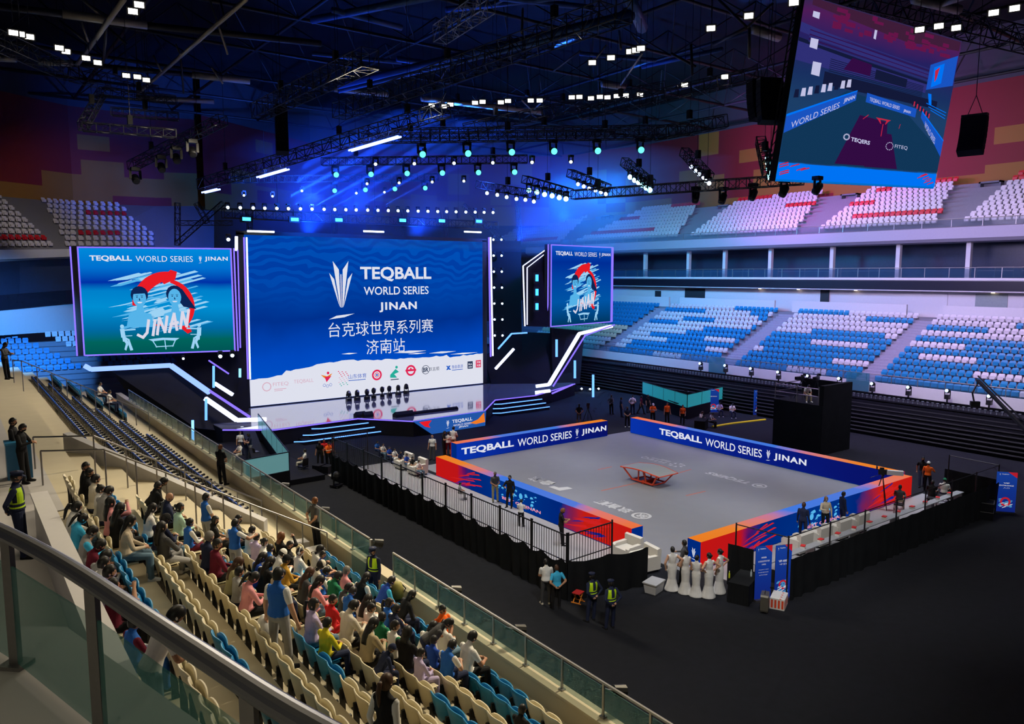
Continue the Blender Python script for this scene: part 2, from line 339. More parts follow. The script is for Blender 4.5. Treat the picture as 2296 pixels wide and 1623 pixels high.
b = MB(); b.prism([(x, y, 0.02) for x, y in edge] + [(-8.5, -22, .02), (25.8, -22, .02)], (0, 0, 1.13)); pb(b, 'base', STD, st)
b = MB(); b.prism([(x, y, 1.15) for x, y in edge] + [(-8.5, -21, 1.15), (25.8, -21, 1.15)], (0, 0, .05)); pb(b, 'deck', STG, st)
b = MB()
for p, q in zip(edge, edge[1:]): b.beam((p[0], p[1] + .03, 1.14), (q[0], q[1] + .03, 1.14), .07)
pb(b, 'led_edge', LEDP, st)
def steps(x0, x1, y, grow, label, lo=3):
    t = thing('stage_steps', label, 'steps', ((x0 + x1) / 2, y, 0))
    for k in range(lo):
        z = .9 - .3 * k; f = y + .38 * (k + 1); b = MB(); b.span((x0 + grow * k, y - .1, .02), (x1 - grow * k * .4, f, z)); pb(b, 'step', STD, t)
        b = MB(); b.beam((x0 + grow * k, f + .01, z - .03), (x1 - grow * k * .4, f + .01, z - .03), .06); b.beam((x0 + grow * k, f + .01, z - .03), (x0 + grow * k + .6, f - .35, z - .03), .06); pb(b, 'led_strip', LEDB, t)
steps(19.6, 15.9, -11.45, .8, 'three black steps with glowing blue edges on the left of the stage front')
steps(3.2, -1.2, -12.3, .3, 'three black steps with glowing blue edges on the right of the stage front')
def grad_mat(name, stops, axis=1, es=1.0, noise=.25, nscale=.35, wave=None):
    m = bpy.data.materials.new(name); m.use_nodes = True; nt = m.node_tree; N = nt.nodes; L = nt.links; bs = N['Principled BSDF']
    bs.inputs['Base Color'].default_value = (0, 0, 0, 1); bs.inputs['Roughness'].default_value = .6; bs.inputs['Specular IOR Level'].default_value = 0
    tc = N.new('ShaderNodeTexCoord'); sp = N.new('ShaderNodeSeparateXYZ'); L.new(tc.outputs['UV'], sp.inputs[0])
    nz = N.new('ShaderNodeTexNoise'); nz.inputs['Scale'].default_value = nscale; nz.inputs['Detail'].default_value = 4; L.new(tc.outputs['Object'], nz.inputs['Vector'])
    ad = N.new('ShaderNodeMath'); ad.operation = 'MULTIPLY_ADD'; ad.inputs[1].default_value = noise; L.new(nz.outputs[0], ad.inputs[0]); L.new(sp.outputs[axis], ad.inputs[2])
    sb = N.new('ShaderNodeMath'); sb.operation = 'SUBTRACT'; sb.inputs[1].default_value = noise / 2; L.new(ad.outputs[0], sb.inputs[0])
    cr = N.new('ShaderNodeValToRGB'); L.new(sb.outputs[0], cr.inputs[0]); e = cr.color_ramp.elements
    while len(e) < len(stops): e.new(.5)
    for q, (p, c) in zip(e, stops): q.position = p; q.color = c + (1,)
    col = cr.outputs[0]
    if wave:
        wv = N.new('ShaderNodeTexWave'); wv.bands_direction = 'Z'; wv.inputs['Scale'].default_value = wave[0]; wv.inputs['Distortion'].default_value = wave[1]; wv.inputs['Detail'].default_value = 1; wv.inputs['Detail Scale'].default_value = wave[2]
        L.new(tc.outputs['Object'], wv.inputs['Vector']); m2 = N.new('ShaderNodeMix'); m2.data_type = 'RGBA'; m2.blend_type = 'MULTIPLY'; m2.inputs[7].default_value = (.45, .5, .75, 1)
        r2 = N.new('ShaderNodeValToRGB'); r2.color_ramp.elements[0].position = .45; r2.color_ramp.elements[1].position = .55; L.new(wv.outputs[0], r2.inputs[0])
        mu = N.new('ShaderNodeMath'); mu.operation = 'MULTIPLY'; L.new(r2.outputs[0], mu.inputs[0]); gt = N.new('ShaderNodeMapRange'); gt.inputs[1].default_value = .55; gt.inputs[2].default_value = .8; gt.inputs[3].default_value = 0; gt.inputs[4].default_value = .7; L.new(sp.outputs[1], gt.inputs[0]); L.new(gt.outputs[0], mu.inputs[1])
        L.new(mu.outputs[0], m2.inputs[0]); L.new(col, m2.inputs[6]); col = m2.outputs[2]
    L.new(col, bs.inputs['Emission Color']); bs.inputs['Emission Strength'].default_value = es
    MATS[name] = m; return m
def panel(name, F, x0, y0, x1, y1, m, parent, th=.25):
    me = bpy.data.meshes.new(name); a = [F.p(x0, y0), F.p(x1, y0), F.p(x1, y1), F.p(x0, y1)]; c = [q - F.n * th for q in a]
    me.from_pydata([tuple(q) for q in a + c], [], [(0, 1, 2, 3), (5, 4, 7, 6), (4, 5, 1, 0), (5, 6, 2, 1), (6, 7, 3, 2), (7, 4, 0, 3)])
    u = me.uv_layers.new(name='uv'); uv = [(0, 0), (1, 0), (1, 1), (0, 1)]
    for p in me.polygons:
        for li in p.loop_indices: u.data[li].uv = uv[me.loops[li].vertex_index % 4]
    me.materials.append(m); me.materials.append(BLACK)
    for p in list(me.polygons)[1:]: p.material_index = 1
    o = link(name, me, parent)
    o.matrix_parent_inverse = parent.matrix_basis.inverted(); return o
DKB = emis('screen_navy', (.004, .02, .10), .9)
RED = emis('screen_red', (.85, .012, .02), .95)
ORG = emis('screen_orange', (.95, .22, .02), .9)
PINK = emis('screen_pink', (.95, .35, .45), .9)
TEAL = emis('screen_teal', (.02, .5, .55), .9)
CYA = emis('screen_cyan', (.10, .50, .90), .9)
LCY = emis('screen_pale_cyan', (.35, .68, .95), .95)
# ---- centre screen
ms = thing('led_screen', 'giant blue centre screen with the white event title in English and Chinese', 'screen', (10.2, -20.9, 1.3))
F = Face((10.22, -20.9, 1.27), (-1, 0, 0), (0, 0, 1)); SW2, SH = 11.25, 13.6
MAINM = grad_mat('main_screen', [(0, (.0, .10, .62)), (.3, (.0, .065, .52)), (.5, (.0, .03, .27)), (.72, (.0, .065, .42)), (1, (.0, .08, .48))], 1, 1.0, .3, .12, (.45, 9, 1.2))
panel('screen_panel', F, -SW2, 0, SW2, SH, MAINM, ms, .5)
b = MB()
for sx in (-1, 1): F.rect(b, sx * (SW2 + .25) - .25, 0, sx * (SW2 + .25) + .25, SH + .1, .0)
b2 = MB()
for q in ((-SW2 - .5, 0, -SW2, SH + .15), (SW2, 0, SW2 + .5, SH + .15), (-SW2 - .5, SH, SW2 + .5, SH + .3)):
    p = [F.p(q[0], q[1]), F.p(q[2], q[1]), F.p(q[2], q[3]), F.p(q[0], q[3])]; b2.prism(p, -F.n * .4)
pb(b2, 'frame', BLACK, ms)
b = MB(); pts = [(-SW2, .02)]; rr = random.Random(4)
for k in range(61):
    t = k / 60; x = -SW2 + 2 * SW2 * t; y = 2.55 + .55 * max(0, min(1, (t - .15) / .2)) + .15 * math.sin(7 * t) + rr.uniform(-.07, .07) - (.35 if t < .13 else 0) - (.25 if t > .82 else 0)
    pts.append((x, y))
pts.append((SW2, .02))
for k in range(1, 61): F.poly(b, [(pts[k][0], .02), (pts[k + 1][0], .02), pts[k + 1], pts[k]], .02)
for (x0, y0, L, h) in ((-3.4, 3.75, 1.5, .07), (-.6, 3.9, .5, .05), (.3, 3.95, .7, .05), (1.6, 3.55, 3.4, .12), (5.2, 3.3, 3.0, .10), (7.5, 3.05, 3.2, .08), (3.0, 3.35, 2.0, .06)): F.poly(b, [(x0, y0), (x0 + L * .5, y0 - h), (x0 + L, y0 + h * .2), (x0 + L * .45, y0 + h)], .02)
pb(b, 'white_band', SW, ms)
b = MB(); F.text(b, 'TEQBALL', 2.05, 10.55, 7.05, 1.28, .028); F.text(b, 'WORLD SERIES', 2.05, 9.1, 6.45, .72, .012); F.text(b, 'JINAN', 2.15, 7.65, 3.75, .88, .035, spacing=1.15)
pb(b, 'title_lettering', SW, ms)
b = MB(); trophy(F, b, -3.25, 6.75, 4.9); pb(b, 'trophy_mark', SW, ms)
b = MB(); F.text(b, '台克球世界系列赛', .6, 5.85, 10.2, 1.25, 0); F.text(b, '济南站', .85, 4.2, 3.8, 1.3, 0); pb(b, 'chinese_lettering', SW, ms)
INK = emis('logo_ink', (.03, .05, .12), .8); LRED = emis('logo_red', (.80, .02, .10), .9); LOR = emis('logo_orange', (.9, .25, .02), .9); LPK = emis('logo_pale_pink', (.80, .5, .62), .85); LTL = emis('logo_green', (.02, .45, .35), .9); LBL = emis('logo_blue', (.02, .12, .6), .9)
lg = [INK, LRED, LOR, LPK, LTL, LBL, SW]; b = MB()
y = 1.5
b.mi(3); F.ring(b, -9.9, y, .38, .08, .04, 12); F.text(b, 'FITEQ', -8.75, y + .12, 1.3, .34, 0, .04); F.rect(b, -9.3, y - .3, -8.3, y - .24, .04); F.rect(b, -9.3, y - .42, -8.6, y - .37, .04); F.text(b, 'TEQBALL', -6.8, y + .2, 1.7, .36, 0, .04)
b.mi(2); F.poly(b, [(-5.3, y + .62), (-4.75, y + .45), (-4.25, y + .68), (-4.75, y + .1)], .04); b.mi(1); F.disc(b, -4.65, y + .72, .12, .04, 10); F.poly(b, [(-4.95, y + .4), (-4.35, y + .45), (-4.8, y - .05)], .041); b.mi(5)
for k in range(3): F.ring(b, -5 + .28 * k, y - .3 - .08 * (k % 2), .13, .03, .04, 10)
rr = random.Random(3)
for k in range(26): b.mi((1, 3, 4)[min(2, k // 10)]); F.rect(b, -3.75 + .9 * ((k * .37) % 1), y + .75 - k * .05, -3.65 + .9 * ((k * .37) % 1), y + .82 - k * .05, .04)
b.mi(5); F.text(b, '山东体育', -1.95, y + .25, 1.7, .4, 0, .04); F.rect(b, -2.8, y - .12, -1.2, y - .06, .04)
b.mi(1); F.ring(b, -.1, y + .2, .48, .16, .04); F.ring(b, -.1, y + .2, .22, .06, .04, 12); b.mi(5); F.disc(b, -.1, y + .2, .1, .04, 8)
b.mi(4); F.poly(b, [(1.2, y + .1), (1.75, y + .6), (2.1, y + .3), (1.6, y + .15), (1.9, y - .2), (1.2, y - .15)], .04); F.disc(b, 1.85, y + .75, .13, .04, 10); b.mi(0); F.rect(b, 1.25, y - .38, 2.05, y - .3, .04)
b.mi(1); F.ring(b, 3.3, y + .35, .5, .17, .04); F.rect(b, 2.75, y + .28, 3.85, y + .46, .041); F.disc(b, 3.3, y + .5, .1, .042, 8)
b.mi(0); F.text(b, 'BR', 4.85, y + .3, .6, .42, .03, .04); F.text(b, '玖言顺', 5.75, y + .32, 1.1, .36, 0, .04); F.ring(b, 4.85, y + .3, .42, .05, .04, 16)
b.mi(5); F.poly(b, [(7.05, y + .1), (7.25, y + .1), (7.55, y + .5), (7.35, y + .5)], .04); F.poly(b, [(7.4, y + .1), (7.6, y + .1), (7.2, y + .5), (7.05, y + .5)], .04); F.text(b, '鲁能泰源', 8.3, y + .35, 1.25, .34, 0, .04); F.rect(b, 7.7, y + .02, 8.9, y + .08, .04)
b.mi(0); F.rect(b, 9.45, y + .05, 10.05, y + .75, .04); b.mi(6); F.text(b, 'NLA', 9.75, y + .48, .42, .2, .02, .05); F.rect(b, 9.55, y + .17, 9.95, y + .25, .05)
b.mi(1); F.rect(b, 10.4, y + .1, 11.0, y + .8, .04); b.mi(6); F.text(b, '万安', 10.7, y + .6, .46, .22, .02, .05); F.text(b, '文旅', 10.7, y + .3, .46, .22, .02, .05)
pb(b, 'sponsor_logos', lg, ms)
# LED pillar tubes beside the centre screen
def ledtube(label, pts, m, w=.1, cat='light tube', name='led_tube'):
    b = MB(); pts = [Vector(p) for p in pts]
    if len(pts) == 2 and abs(pts[0].z - pts[1].z) > .8 and (pts[0] - pts[1]).xy.length < .4 and min(p.z for p in pts) < 1.15: (min(pts, key=lambda p: p.z)).z = .02
    for p, q in zip(pts, pts[1:]): b.beam(p, q, w)
    c = sum((Vector(p) for p in pts), Vector()) / len(pts); b.v = [tuple(Vector(v) - c) for v in b.v]
    return tag(b.build(name, m, None, False, c), label, cat)
def V2(px, y0, y1, dep, px2=None): return [DP(px, y0, dep), DP(px2 or px, y1, dep)]
ledtube('long white light tube framing the left edge of the centre screen', V2(553, 532, 850, 59.4, 561), LEDW, .1)
ledtube('violet light tube just outside the white one left of the centre screen', V2(547, 532, 850, 59, 556), LEDP, .1)
ledtube('bright short vertical tube above the right corner of the left side screen', V2(530, 530, 562, 57), LEDW, .18)
ledtube('thin violet vertical tube right of the left side screen', V2(533, 560, 780, 57, 539), LEDP, .08)
ledtube('long violet light tube at the right edge of the centre screen', V2(1096, 532, 800, 73.5, 1100), LEDP, .11)
ledtube('long white light tube right of the centre screen', V2(1100, 532, 798, 73.4, 1105), LEDW, .11)
# ---- side screens
def side_screen(label, TL, dl, TR, dr, hl):
    a = DP(*TL, dl); c = DP(*TR, dr); a.z = c.z = (a.z + c.z) / 2; u = (c - a); u.z = 0; W = u.length; H = 7.55
    o = (a + c) / 2; o.z = a.z - H; t = thing('side_screen', label, 'screen', o); F = Face(o, u, (0, 0, 1))
    M = grad_mat('side_screen_%d' % hl, [(0, (.0, .10, .10)), (.12, (.0, .14, .12)), (.24, (.0, .16, .42)), (.45, (.0, .30, .72)), (.6, (.0, .24, .66)), (.68, (.0, .03, .42)), (.82, (.0, .18, .70)), (1, (.0, .28, .78))] if hl == 0 else [(0, (.0, .04, .12)), (.3, (.0, .10, .42)), (.6, (.0, .06, .40)), (.8, (.0, .03, .34)), (1, (.0, .08, .55))], 1, .9, .05, .2)
    panel('screen_panel', F, -W / 2, 0, W / 2, H, M, t)
    for q in ((-W / 2 - .55, -.05, -W / 2, H + .1), (W / 2, -.05, W / 2 + .3, H + .1)): b = MB(); b.prism([F.p(q[0], q[1]), F.p(q[2], q[1]), F.p(q[2], q[3]), F.p(q[0], q[3])], -F.n * .35); pb(b, 'side_frame', BLACK, t)
    b = MB()
    for x in (-W / 2 - .5, -W / 2 - .04, W / 2 + .04, W / 2 + .26): b.beam(F.p(x, -.05, .03), F.p(x, H + .1, .03), .09)
    for y in (-.03, H + .06): b.beam(F.p(-W / 2, y, .03), F.p(W / 2, y, .03), .09)
    pb(b, 'led_border', LEDP, t)
    b = MB(); F.text(b, 'TEQBALL', -W * .30, H * .905, W * .27, .44, .03); F.text(b, 'WORLD SERIES', W * .05, H * .905, W * .38, .42, 0); F.text(b, 'JINAN', W * .40, H * .905, W * .16, .38, .03, spacing=1.15); trophy(F, b, W * .29, H * .865, .55); pb(b, 'title_lettering', SW, t)
    # poster: brush splash, red swirl, two heads, brush word, table, two small players
    k = W / 10.5; b = MB(); rr = random.Random(5 + hl)
    for i in range(90):
        a = rr.uniform(-1, 1); r0 = rr.uniform(1.2, 2.9); x = a * 2.4 * k; y = 3.6 + rr.uniform(-1.9, 2.1); L = rr.uniform(.4, 1.6) * k; h = rr.uniform(.04, .13)
        b.mi(rr.choice((0, 0, 1))); F.poly(b, [(x - L, y - .2 * L / k), (x - L * .3, y - .1 * L / k - h * .4), (x + L, y + .22 * L / k), (x + L * .8, y + .2 * L / k + h), (x - L * .7, y - .2 * L / k + h)], .02 + i * .0002)
    pb(b, 'splash', [LCY, CYA], t)
    b = MB()
    def arc(cx, cyy, r0, r1, a0, a1, n=14, e=.04):
        for i in range(n):
            p, q = R(a0 + (a1 - a0) * i / n), R(a0 + (a1 - a0) * (i + 1) / n); f = lambda s: 1 - .35 * abs(2 * s - 1) ** 2
            wi, wj = f(i / n), f((i + 1) / n); rm = (r0 + r1) / 2; hw = (r1 - r0) / 2
            F.poly(b, [(cx + k * (rm - hw * wi) * math.cos(p), cyy + (rm - hw * wi) * math.sin(p)), (cx + k * (rm + hw * wi) * math.cos(p), cyy + (rm + hw * wi) * math.sin(p)), (cx + k * (rm + hw * wj) * math.cos(q), cyy + (rm + hw * wj) * math.sin(q)), (cx + k * (rm - hw * wj) * math.cos(q), cyy + (rm - hw * wj) * math.sin(q))], e)
    arc(.9 * k, 3.1, 2.1, 2.95, 92, 172); arc(.35 * k, 3.35, 1.75, 2.15, -42, 75); F.poly(b, [(.1 * k, 5.35), (.9 * k, 6.05), (1.35 * k, 5.9), (1.2 * k, 5.35), (.4 * k, 5.0)], .041); F.poly(b, [(-.6 * k, 2.0), (1.8 * k, 2.6), (2.2 * k, 1.5), (1.9 * k, 1.35), (1.3 * k, 1.9)], .041)
    pb(b, 'red_swirl', RED, t)
    b = MB()
    for cx, cyy, girl in ((-1.35, 4.0, 0), (1.1, 4.05, 1)):
        cx *= k
        b.mi(0); F.disc(b, cx, cyy + .25, .60 * k, .05, 16, .62)
        if girl: F.poly(b, [(cx - .45 * k, cyy + .7), (cx + .55 * k, cyy + .6), (cx + 1.5 * k, cyy - .9), (cx + .6 * k, cyy - .7)], .05)
        b.mi(1); F.disc(b, cx, cyy, .46 * k, .055, 16, .62); F.poly(b, [(cx - .2 * k, cyy - .5), (cx + .2 * k, cyy - .5), (cx + .3 * k, cyy - 1.1), (cx - .3 * k, cyy - 1.1)], .054)
        F.poly(b, [(cx - 1.0 * k, cyy - 2.1), (cx + .9 * k, cyy - 2.1), (cx + .75 * k, cyy - 1.15), (cx, cyy - .95), (cx - .8 * k, cyy - 1.2)], .052)
        b.mi(0)
        for s in (-1, 1): F.disc(b, cx + s * .17 * k, cyy + .08, .06 * k, .06, 8, .035); F.rect(b, cx + s * .17 * k - .09 * k, cyy + .17, cx + s * .17 * k + .09 * k, cyy + .2, .06)
        F.poly(b, [(cx - .03 * k, cyy + .05), (cx + .06 * k, cyy - .16), (cx - .05 * k, cyy - .16)], .058)
        b.mi(2); F.poly(b, [(cx - .19 * k, cyy - .27), (cx + .19 * k, cyy - .27), (cx + .1 * k, cyy - .36), (cx - .1 * k, cyy - .36)], .06)
        if not girl: b.mi(0); F.poly(b, [(cx - .5 * k, cyy + .3), (cx + .5 * k, cyy + .35), (cx + .35 * k, cyy + .62), (cx - .3 * k, cyy + .66)], .06)
    pb(b, 'portrait_pair', [DKB, CYA, SW], t)
    b = MB()
    def stroke(pts, wd, e=.08):
        for (x0, y0), (x1, y1) in zip(pts, pts[1:]):
            d = Vector((x1 - x0, y1 - y0)).normalized() * .06; nx, ny = -(d.y) / .06 * wd / 2, d.x / .06 * wd / 2
            F.poly(b, [((x0 + nx - d.x) * k, y0 + ny - d.y), ((x0 - nx - d.x) * k, y0 - ny - d.y), ((x1 - nx + d.x) * k, y1 - ny + d.y), ((x1 + nx + d.x) * k, y1 + ny + d.y)], e)
    for st_ in ([(-1.6, 1.35), (-1.25, 1.15), (-.95, 1.5), (-.8, 2.4)], [(-.55, 1.3), (-.35, 2.4)], [(-.25, 1.35), (-.05, 2.55), (.3, 1.5), (.5, 2.65)], [(.6, 1.5), (1.0, 2.85), (1.15, 1.65)], [(.7, 2.05), (1.25, 2.2)], [(1.4, 1.75), (1.6, 2.95), (1.85, 1.9), (2.05, 3.1)]): stroke(st_, .2)
    pb(b, 'brush_word', emis('brush_white', (.75, .72, .85), .95), t)
    b = MB(); F.poly(b, [(-.9 * k, 1.0), (.1 * k, 1.1), (1.3 * k, 1.05), (1.0 * k, .85), (.2 * k, .93), (-.6 * k, .85)], .07)
    for q in ([(-.6, .9), (-.35, .45), (.8, .48), (1.0, .9)], [(.25, .95), (.3, .3)]): stroke(q, .07, .07)
    for cx, s in ((-2.35, 1), (2.45, -1)):
        stroke([(cx - .2 * s, .95), (cx, .65), (cx - .12 * s, .3)], .08, .07); stroke([(cx - .2 * s, .95), (cx + .08 * s, .75), (cx + .2 * s, .28)], .08, .07); stroke([(cx - .2 * s, .95), (cx - .24 * s, 1.3)], .2, .07); stroke([(cx - .24 * s, 1.28), (cx + .3 * s, 1.3)], .06, .07); F.disc(b, (cx - .24 * s) * k, 1.47, .1 * k, .07, 10, .11)
        stroke([(cx - .25 * s, 1.25), (cx, .85), (cx - .15 * s, .35)], .13, .07); stroke([(cx - .25 * s, 1.25), (cx + .1 * s, 1.0), (cx + .3 * s, .3)], .12, .07); stroke([(cx - .25 * s, 1.25), (cx - .3 * s, 1.75)], .3, .07); stroke([(cx - .3 * s, 1.7), (cx + .55 * s, 1.75)], .1, .07); F.disc(b, (cx - .3 * s) * k, 1.98, .14 * k, .07, 10, .15)
    pb(b, 'table_and_players', LCY, t)
    return t, F, W, H
LS = side_screen('wide blue screen with the red swirl poster, left of the centre screen', (176, 561), 53.9, (516, 555), 57.2, 0)
RS = side_screen('blue screen with the red swirl poster, right of the stage', (1236, 554), 71.6, (1371, 553), 79.0, 1)
# angled black flank of the right screen with three cyan strobes
t = thing('stage_flank', 'tall black slanted flank with light outlines left of the right screen', 'panel', DP(1200, 730, 72))
pl = [DP(1172, 596, 72.2), DP(1228, 556, 71.8), DP(1232, 733, 71.8), DP(1176, 731, 72.2)]; b = MB(); b.prism(pl, (-.2, -.5, 0)); pb(b, 'panel', STD, t)
b = MB(); q = [p + Vector((.03, .1, 0)) for p in pl]
for i, j in ((3, 0), (0, 1)): b.beam(q[i], q[j], .09)
r_ = [DP(x, y, 71.9) for x, y in ((1182, 728), (1182, 600), (1226, 566))]
for i in (0, 1): b.beam(r_[i], r_[i + 1], .07)
pb(b, 'led_outline', LEDW, t)
STROBE = emis('strobe_cyan', (.03, .36, 1), 4.5)
for k, y in enumerate((623, 655, 687)):
    b = MB(); c = DP(1203, y, 71.4); b.mi(1); b.box((0, 0, 0), (.5, .25, 1.0), R(-36)); b.mi(0); b.box((.06, .14, 0), (.26, .06, .6), R(-36)); tag(b.build('strobe_light', [STROBE, BLACK], None, False, c), ('top', 'middle', 'lowest')[k] + ' of three upright cyan strobes beside the right screen', 'stage light', 'upright cyan strobes on the stage flank')
# grid wall of beam lights right of the centre screen
t = thing('stage_flank', 'black lattice wall of small white beams right of the centre screen', 'panel', DP(1138, 790, 75)); b = MB(); b.prism([DP(x, y, 75.5) for x, y in ((1102, 540), (1168, 540), (1170, 792), (1104, 800))], (-.1, -.3, 0)); pb(b, 'panel', STD, t)
# zig-zag light arms
ledtube('wide white-blue light arm running below the left screen then down to the stage', [DP(*q) for q in ((190, 820, 52.5), (204, 828, 52.8), (383, 819, 55.5), (470, 880, 55.2))], emis('led_paleblue', (.22, .36, 1), 1.8), .3)
ledtube('violet lower run of the left light arm reaching the stage corner', [DP(*q) for q in ((470, 876, 55.1), (560, 935, 54.8))], LEDP, .14)
ledtube('broad white light bar bent along the left stage corner', [DP(*q) for q in ((460, 893, 54.2), (531, 942, 54.0), (597, 940, 55))], LEDW, .26)
ledtube('white bar flat on the floor edge at the left stage corner', [DP(*q) for q in ((540, 959, 53.6), (598, 955, 54.6))], LEDW, .14)
ledtube('short slanted white bar high in the left stage flank', [DP(*q) for q in ((481, 859, 57), (522, 885, 57))], LEDW, .22)
ledtube('thin slanted violet bar below the left screen corner', [DP(*q) for q in ((468, 808, 57), (513, 838, 57))], LEDP, .09)
for k, (x, y0, y1, d) in enumerate(((479, 820, 869, 56.8), (538, 826, 846, 58), (462, 894, 942, 53.8), (432, 942, 988, 52))):
    ledtube(('tall upright blue tube above the left stage flank', 'small upright cyan tube beside the left screen corner', 'upright blue tube at the bend of the left light arm', 'upright blue tube lowest at the left of the stage')[k], V2(x, y0, y1, d), emis('led_cyan', (.16, .50, 1), 3) if k % 2 else LEDB, .14)
ledtube('broad white light arm climbing right of the stage to the right screen', [DP(*q) for q in ((1202, 866, 69.5), (1231, 862, 69.8), (1299, 748, 72), (1372, 731, 75))], LEDW, .26)
ledtube('slim violet line beside the right light arm', [DP(*q) for q in ((1240, 866, 69.5), (1312, 752, 71.8), (1378, 728, 74.8))], LEDP, .1)
ledtube('white bar lying at the foot of the right light arm', [DP(*q) for q in ((1201, 880, 69), (1233, 876, 69.5))], LEDW, .25)
ledtube('violet stage edge line rising behind the right steps', [DP(*q) for q in ((1238, 882, 69.5), (1284, 862, 72))], LEDP, .12)
ledtube('white slanted bar in the dark right flank of the stage', [DP(*q) for q in ((1111, 827, 73), (1152, 782, 74))], LEDW, .2)
ledtube('bent violet and blue bar above the slanted bar right of the stage', [DP(*q) for q in ((1117, 782, 74), (1147, 748, 74.5), (1182, 746, 75))], LEDB, .13)
ledtube('small bent white bar low at the right edge of the stage', [DP(*q) for q in ((1112, 881, 71), (1120, 886, 71), (1129, 894, 70.5))], LEDW, .16)
for k, (x, y0, y1, d) in enumerate(((1248, 761, 800, 72), (1289, 808, 848, 73), (1330, 840, 882, 74))):
    ledtube(('upright blue tube behind the right light arm', 'upright blue tube right of the right light arm', 'upright blue tube standing on the floor far right of the stage')[k], V2(x, y0, y1, d), LEDB, .16)
for k, (x, y, d, w_) in enumerate(((585, 519, 60, 1.05), (838, 519, 66, .95), (1060, 520, 73, .95))):
    c = DP(x, y, d); ledtube(('flat white light bar above the left end of the centre screen', 'flat white light bar above the middle of the centre screen', 'flat white light bar above the right end of the centre screen')[k], [c - Vector((-1, 0, 0)) * w_, c + Vector((-1, 0, 0)) * w_], emis('led_bar', (.75, .85, 1), 4), .14)
# black scenery flats and drapes that carry the arms
def flat(name, label, px, m=STD, vec=(-.1, -.35, 0), cat='panel'):
    pts = [DP(*q) for q in px]; c = sum(pts, Vector()) / len(pts); b = MB(); b.prism([p - c for p in pts], vec); return tag(b.build(name, m, None, False, c), label, cat)
flat('scenery_flat', 'dark scenery flat under the left screen and light arm', [(250, 832, 54), (383, 822, 56), (560, 938, 56), (600, 962, 56), (500, 966, 54.5), (440, 960, 54), (300, 900, 54.5)], STD)
flat('scenery_flat', 'dark scenery flat between the left screen and the centre screen', [(385, 800, 58.5), (556, 780, 59.5), (558, 940, 59.5), (520, 915, 59)], STD)
flat('scenery_flat', 'dark scenery flat right of the centre screen', [(1086, 800, 75), (1182, 745, 76), (1300, 750, 76.5), (1236, 866, 75), (1110, 893, 74.5)], STD)
flat('scenery_flat', 'dark scenery flat under the right screen', [(1236, 735, 75), (1310, 742, 78), (1300, 860, 76), (1240, 868, 75)], STD)
# apron sign
a0, a1 = Vector((13.8, -8.12, 1.16)), Vector((7.1, -8.55, 1.16)); a2, a3 = Vector((7.2, -8.52, .03)), Vector((12.2, -8.2, .03))
t = thing('stage_sign', 'blue and orange sign with the event title on the front of the stage', 'sign', (10, -8.5, 0))
F = Face((10.4, -8.30, 0), (a1 - a0), (0, 0, 1)); b = MB(); b.prism([a0, a1, a2, a3], (0, -.1, 0)); pb(b, 'board', emis('sign_blue', (.02, .12, .50), .75), t)
b = MB(); b.mi(0); F.poly(b, [(-3.0, 1.1), (-1.9, 1.1), (-2.2, .8), (-2.0, .55), (-2.5, .7)], .1); b.mi(1); F.poly(b, [(3.0, 1.1), (3.1, .35), (2.2, .3), (1.6, .45), (2.4, .65)], .1); b.mi(2); F.text(b, 'TEQBALL', .9, .75, 1.9, .3, .02, .1); F.text(b, 'WORLD SERIES', .9, .45, 1.7, .16, 0, .1); F.text(b, 'JINAN', 1.0, .25, .9, .15, .02, .1); trophy(F, b, -.45, .3, .65, .1); pb(b, 'artwork', [RED, ORG, SW], t)
# ================================================================== court
GREY = mat('court_grey', (.25, .25, .265), .38, var=.06, scale=1.2, spec=.4)
b = MB(); b.span((-.3, -.3, .0), (17.7, 20.7, .03)); t = tag(b.build('court_mat', GREY), 'smooth grey court floor fenced by the blue boards', 'court floor')
MARK = mat('mark_white', (.60, .60, .62), .5, var=.03); MRED = mat('mark_red', (.62, .16, .10), .5)
F = Face((8.68, 10.13, .035), (0, -1, 0), (1, 0, 0)) # lettering is read from the stage side: right = -y, up = +x
b = MB()
def logo_at(px, py, fn):
    p = G(px, py, .035); fn(-(p.y - 10.13), p.x - 8.68)
F = Face((8.68, 10.13, .035), (0, -1, 0), (1, 0, 0))
def l_teqers(x, y): F.text(b, 'TEQERS', x + .35, y, 3.0, .62, .03, .004, shear=.25); F.ring(b, x - 1.75, y, .42, .11, .004); F.poly(b, [(x - 2.0, y), (x - 1.75, y + .2), (x - 1.5, y), (x - 1.75, y - .2)], .004)
def l_fiteq(x, y):
    F.text(b, 'FITEQ', x + .6, y + .15, 2.0, .5, 0, .004); F.rect(b, x - .4, y - .25, x + 1.1, y - .19, .004); F.rect(b, x - .4, y - .4, x + .4, y - .34, .004)
    for k in range(7):
        a = k * .9; F.poly(b, [(x - 1.2 + .55 * math.cos(a), y + .55 * math.sin(a)), (x - 1.2 + .5 * math.cos(a + .5), y + .5 * math.sin(a + .5)), (x - 1.2 + .2 * math.cos(a + .4), y + .2 * math.sin(a + .4))], .004)
def l_cjk(s, w_, h_):
    def f(x, y): F.text(b, s, x + .3, y, w_, h_, .035, .004); F.ring(b, x - w_ / 2 - .45, y, .5, .14, .004); F.text(b, 'BR', x - w_ / 2 - .45, y, .55, .5, .04, .005)
    return f
def l_le(x, y): F.text(b, '鲁能', x + .55, y, 1.9, .85, .045, .004); F.poly(b, [(x - 1.7, y - .4), (x - 1.25, y - .4), (x - 1.1, y + .1), (x - .7, y + .1), (x - .6, y + .45), (x - 1.6, y + .45)], .004)
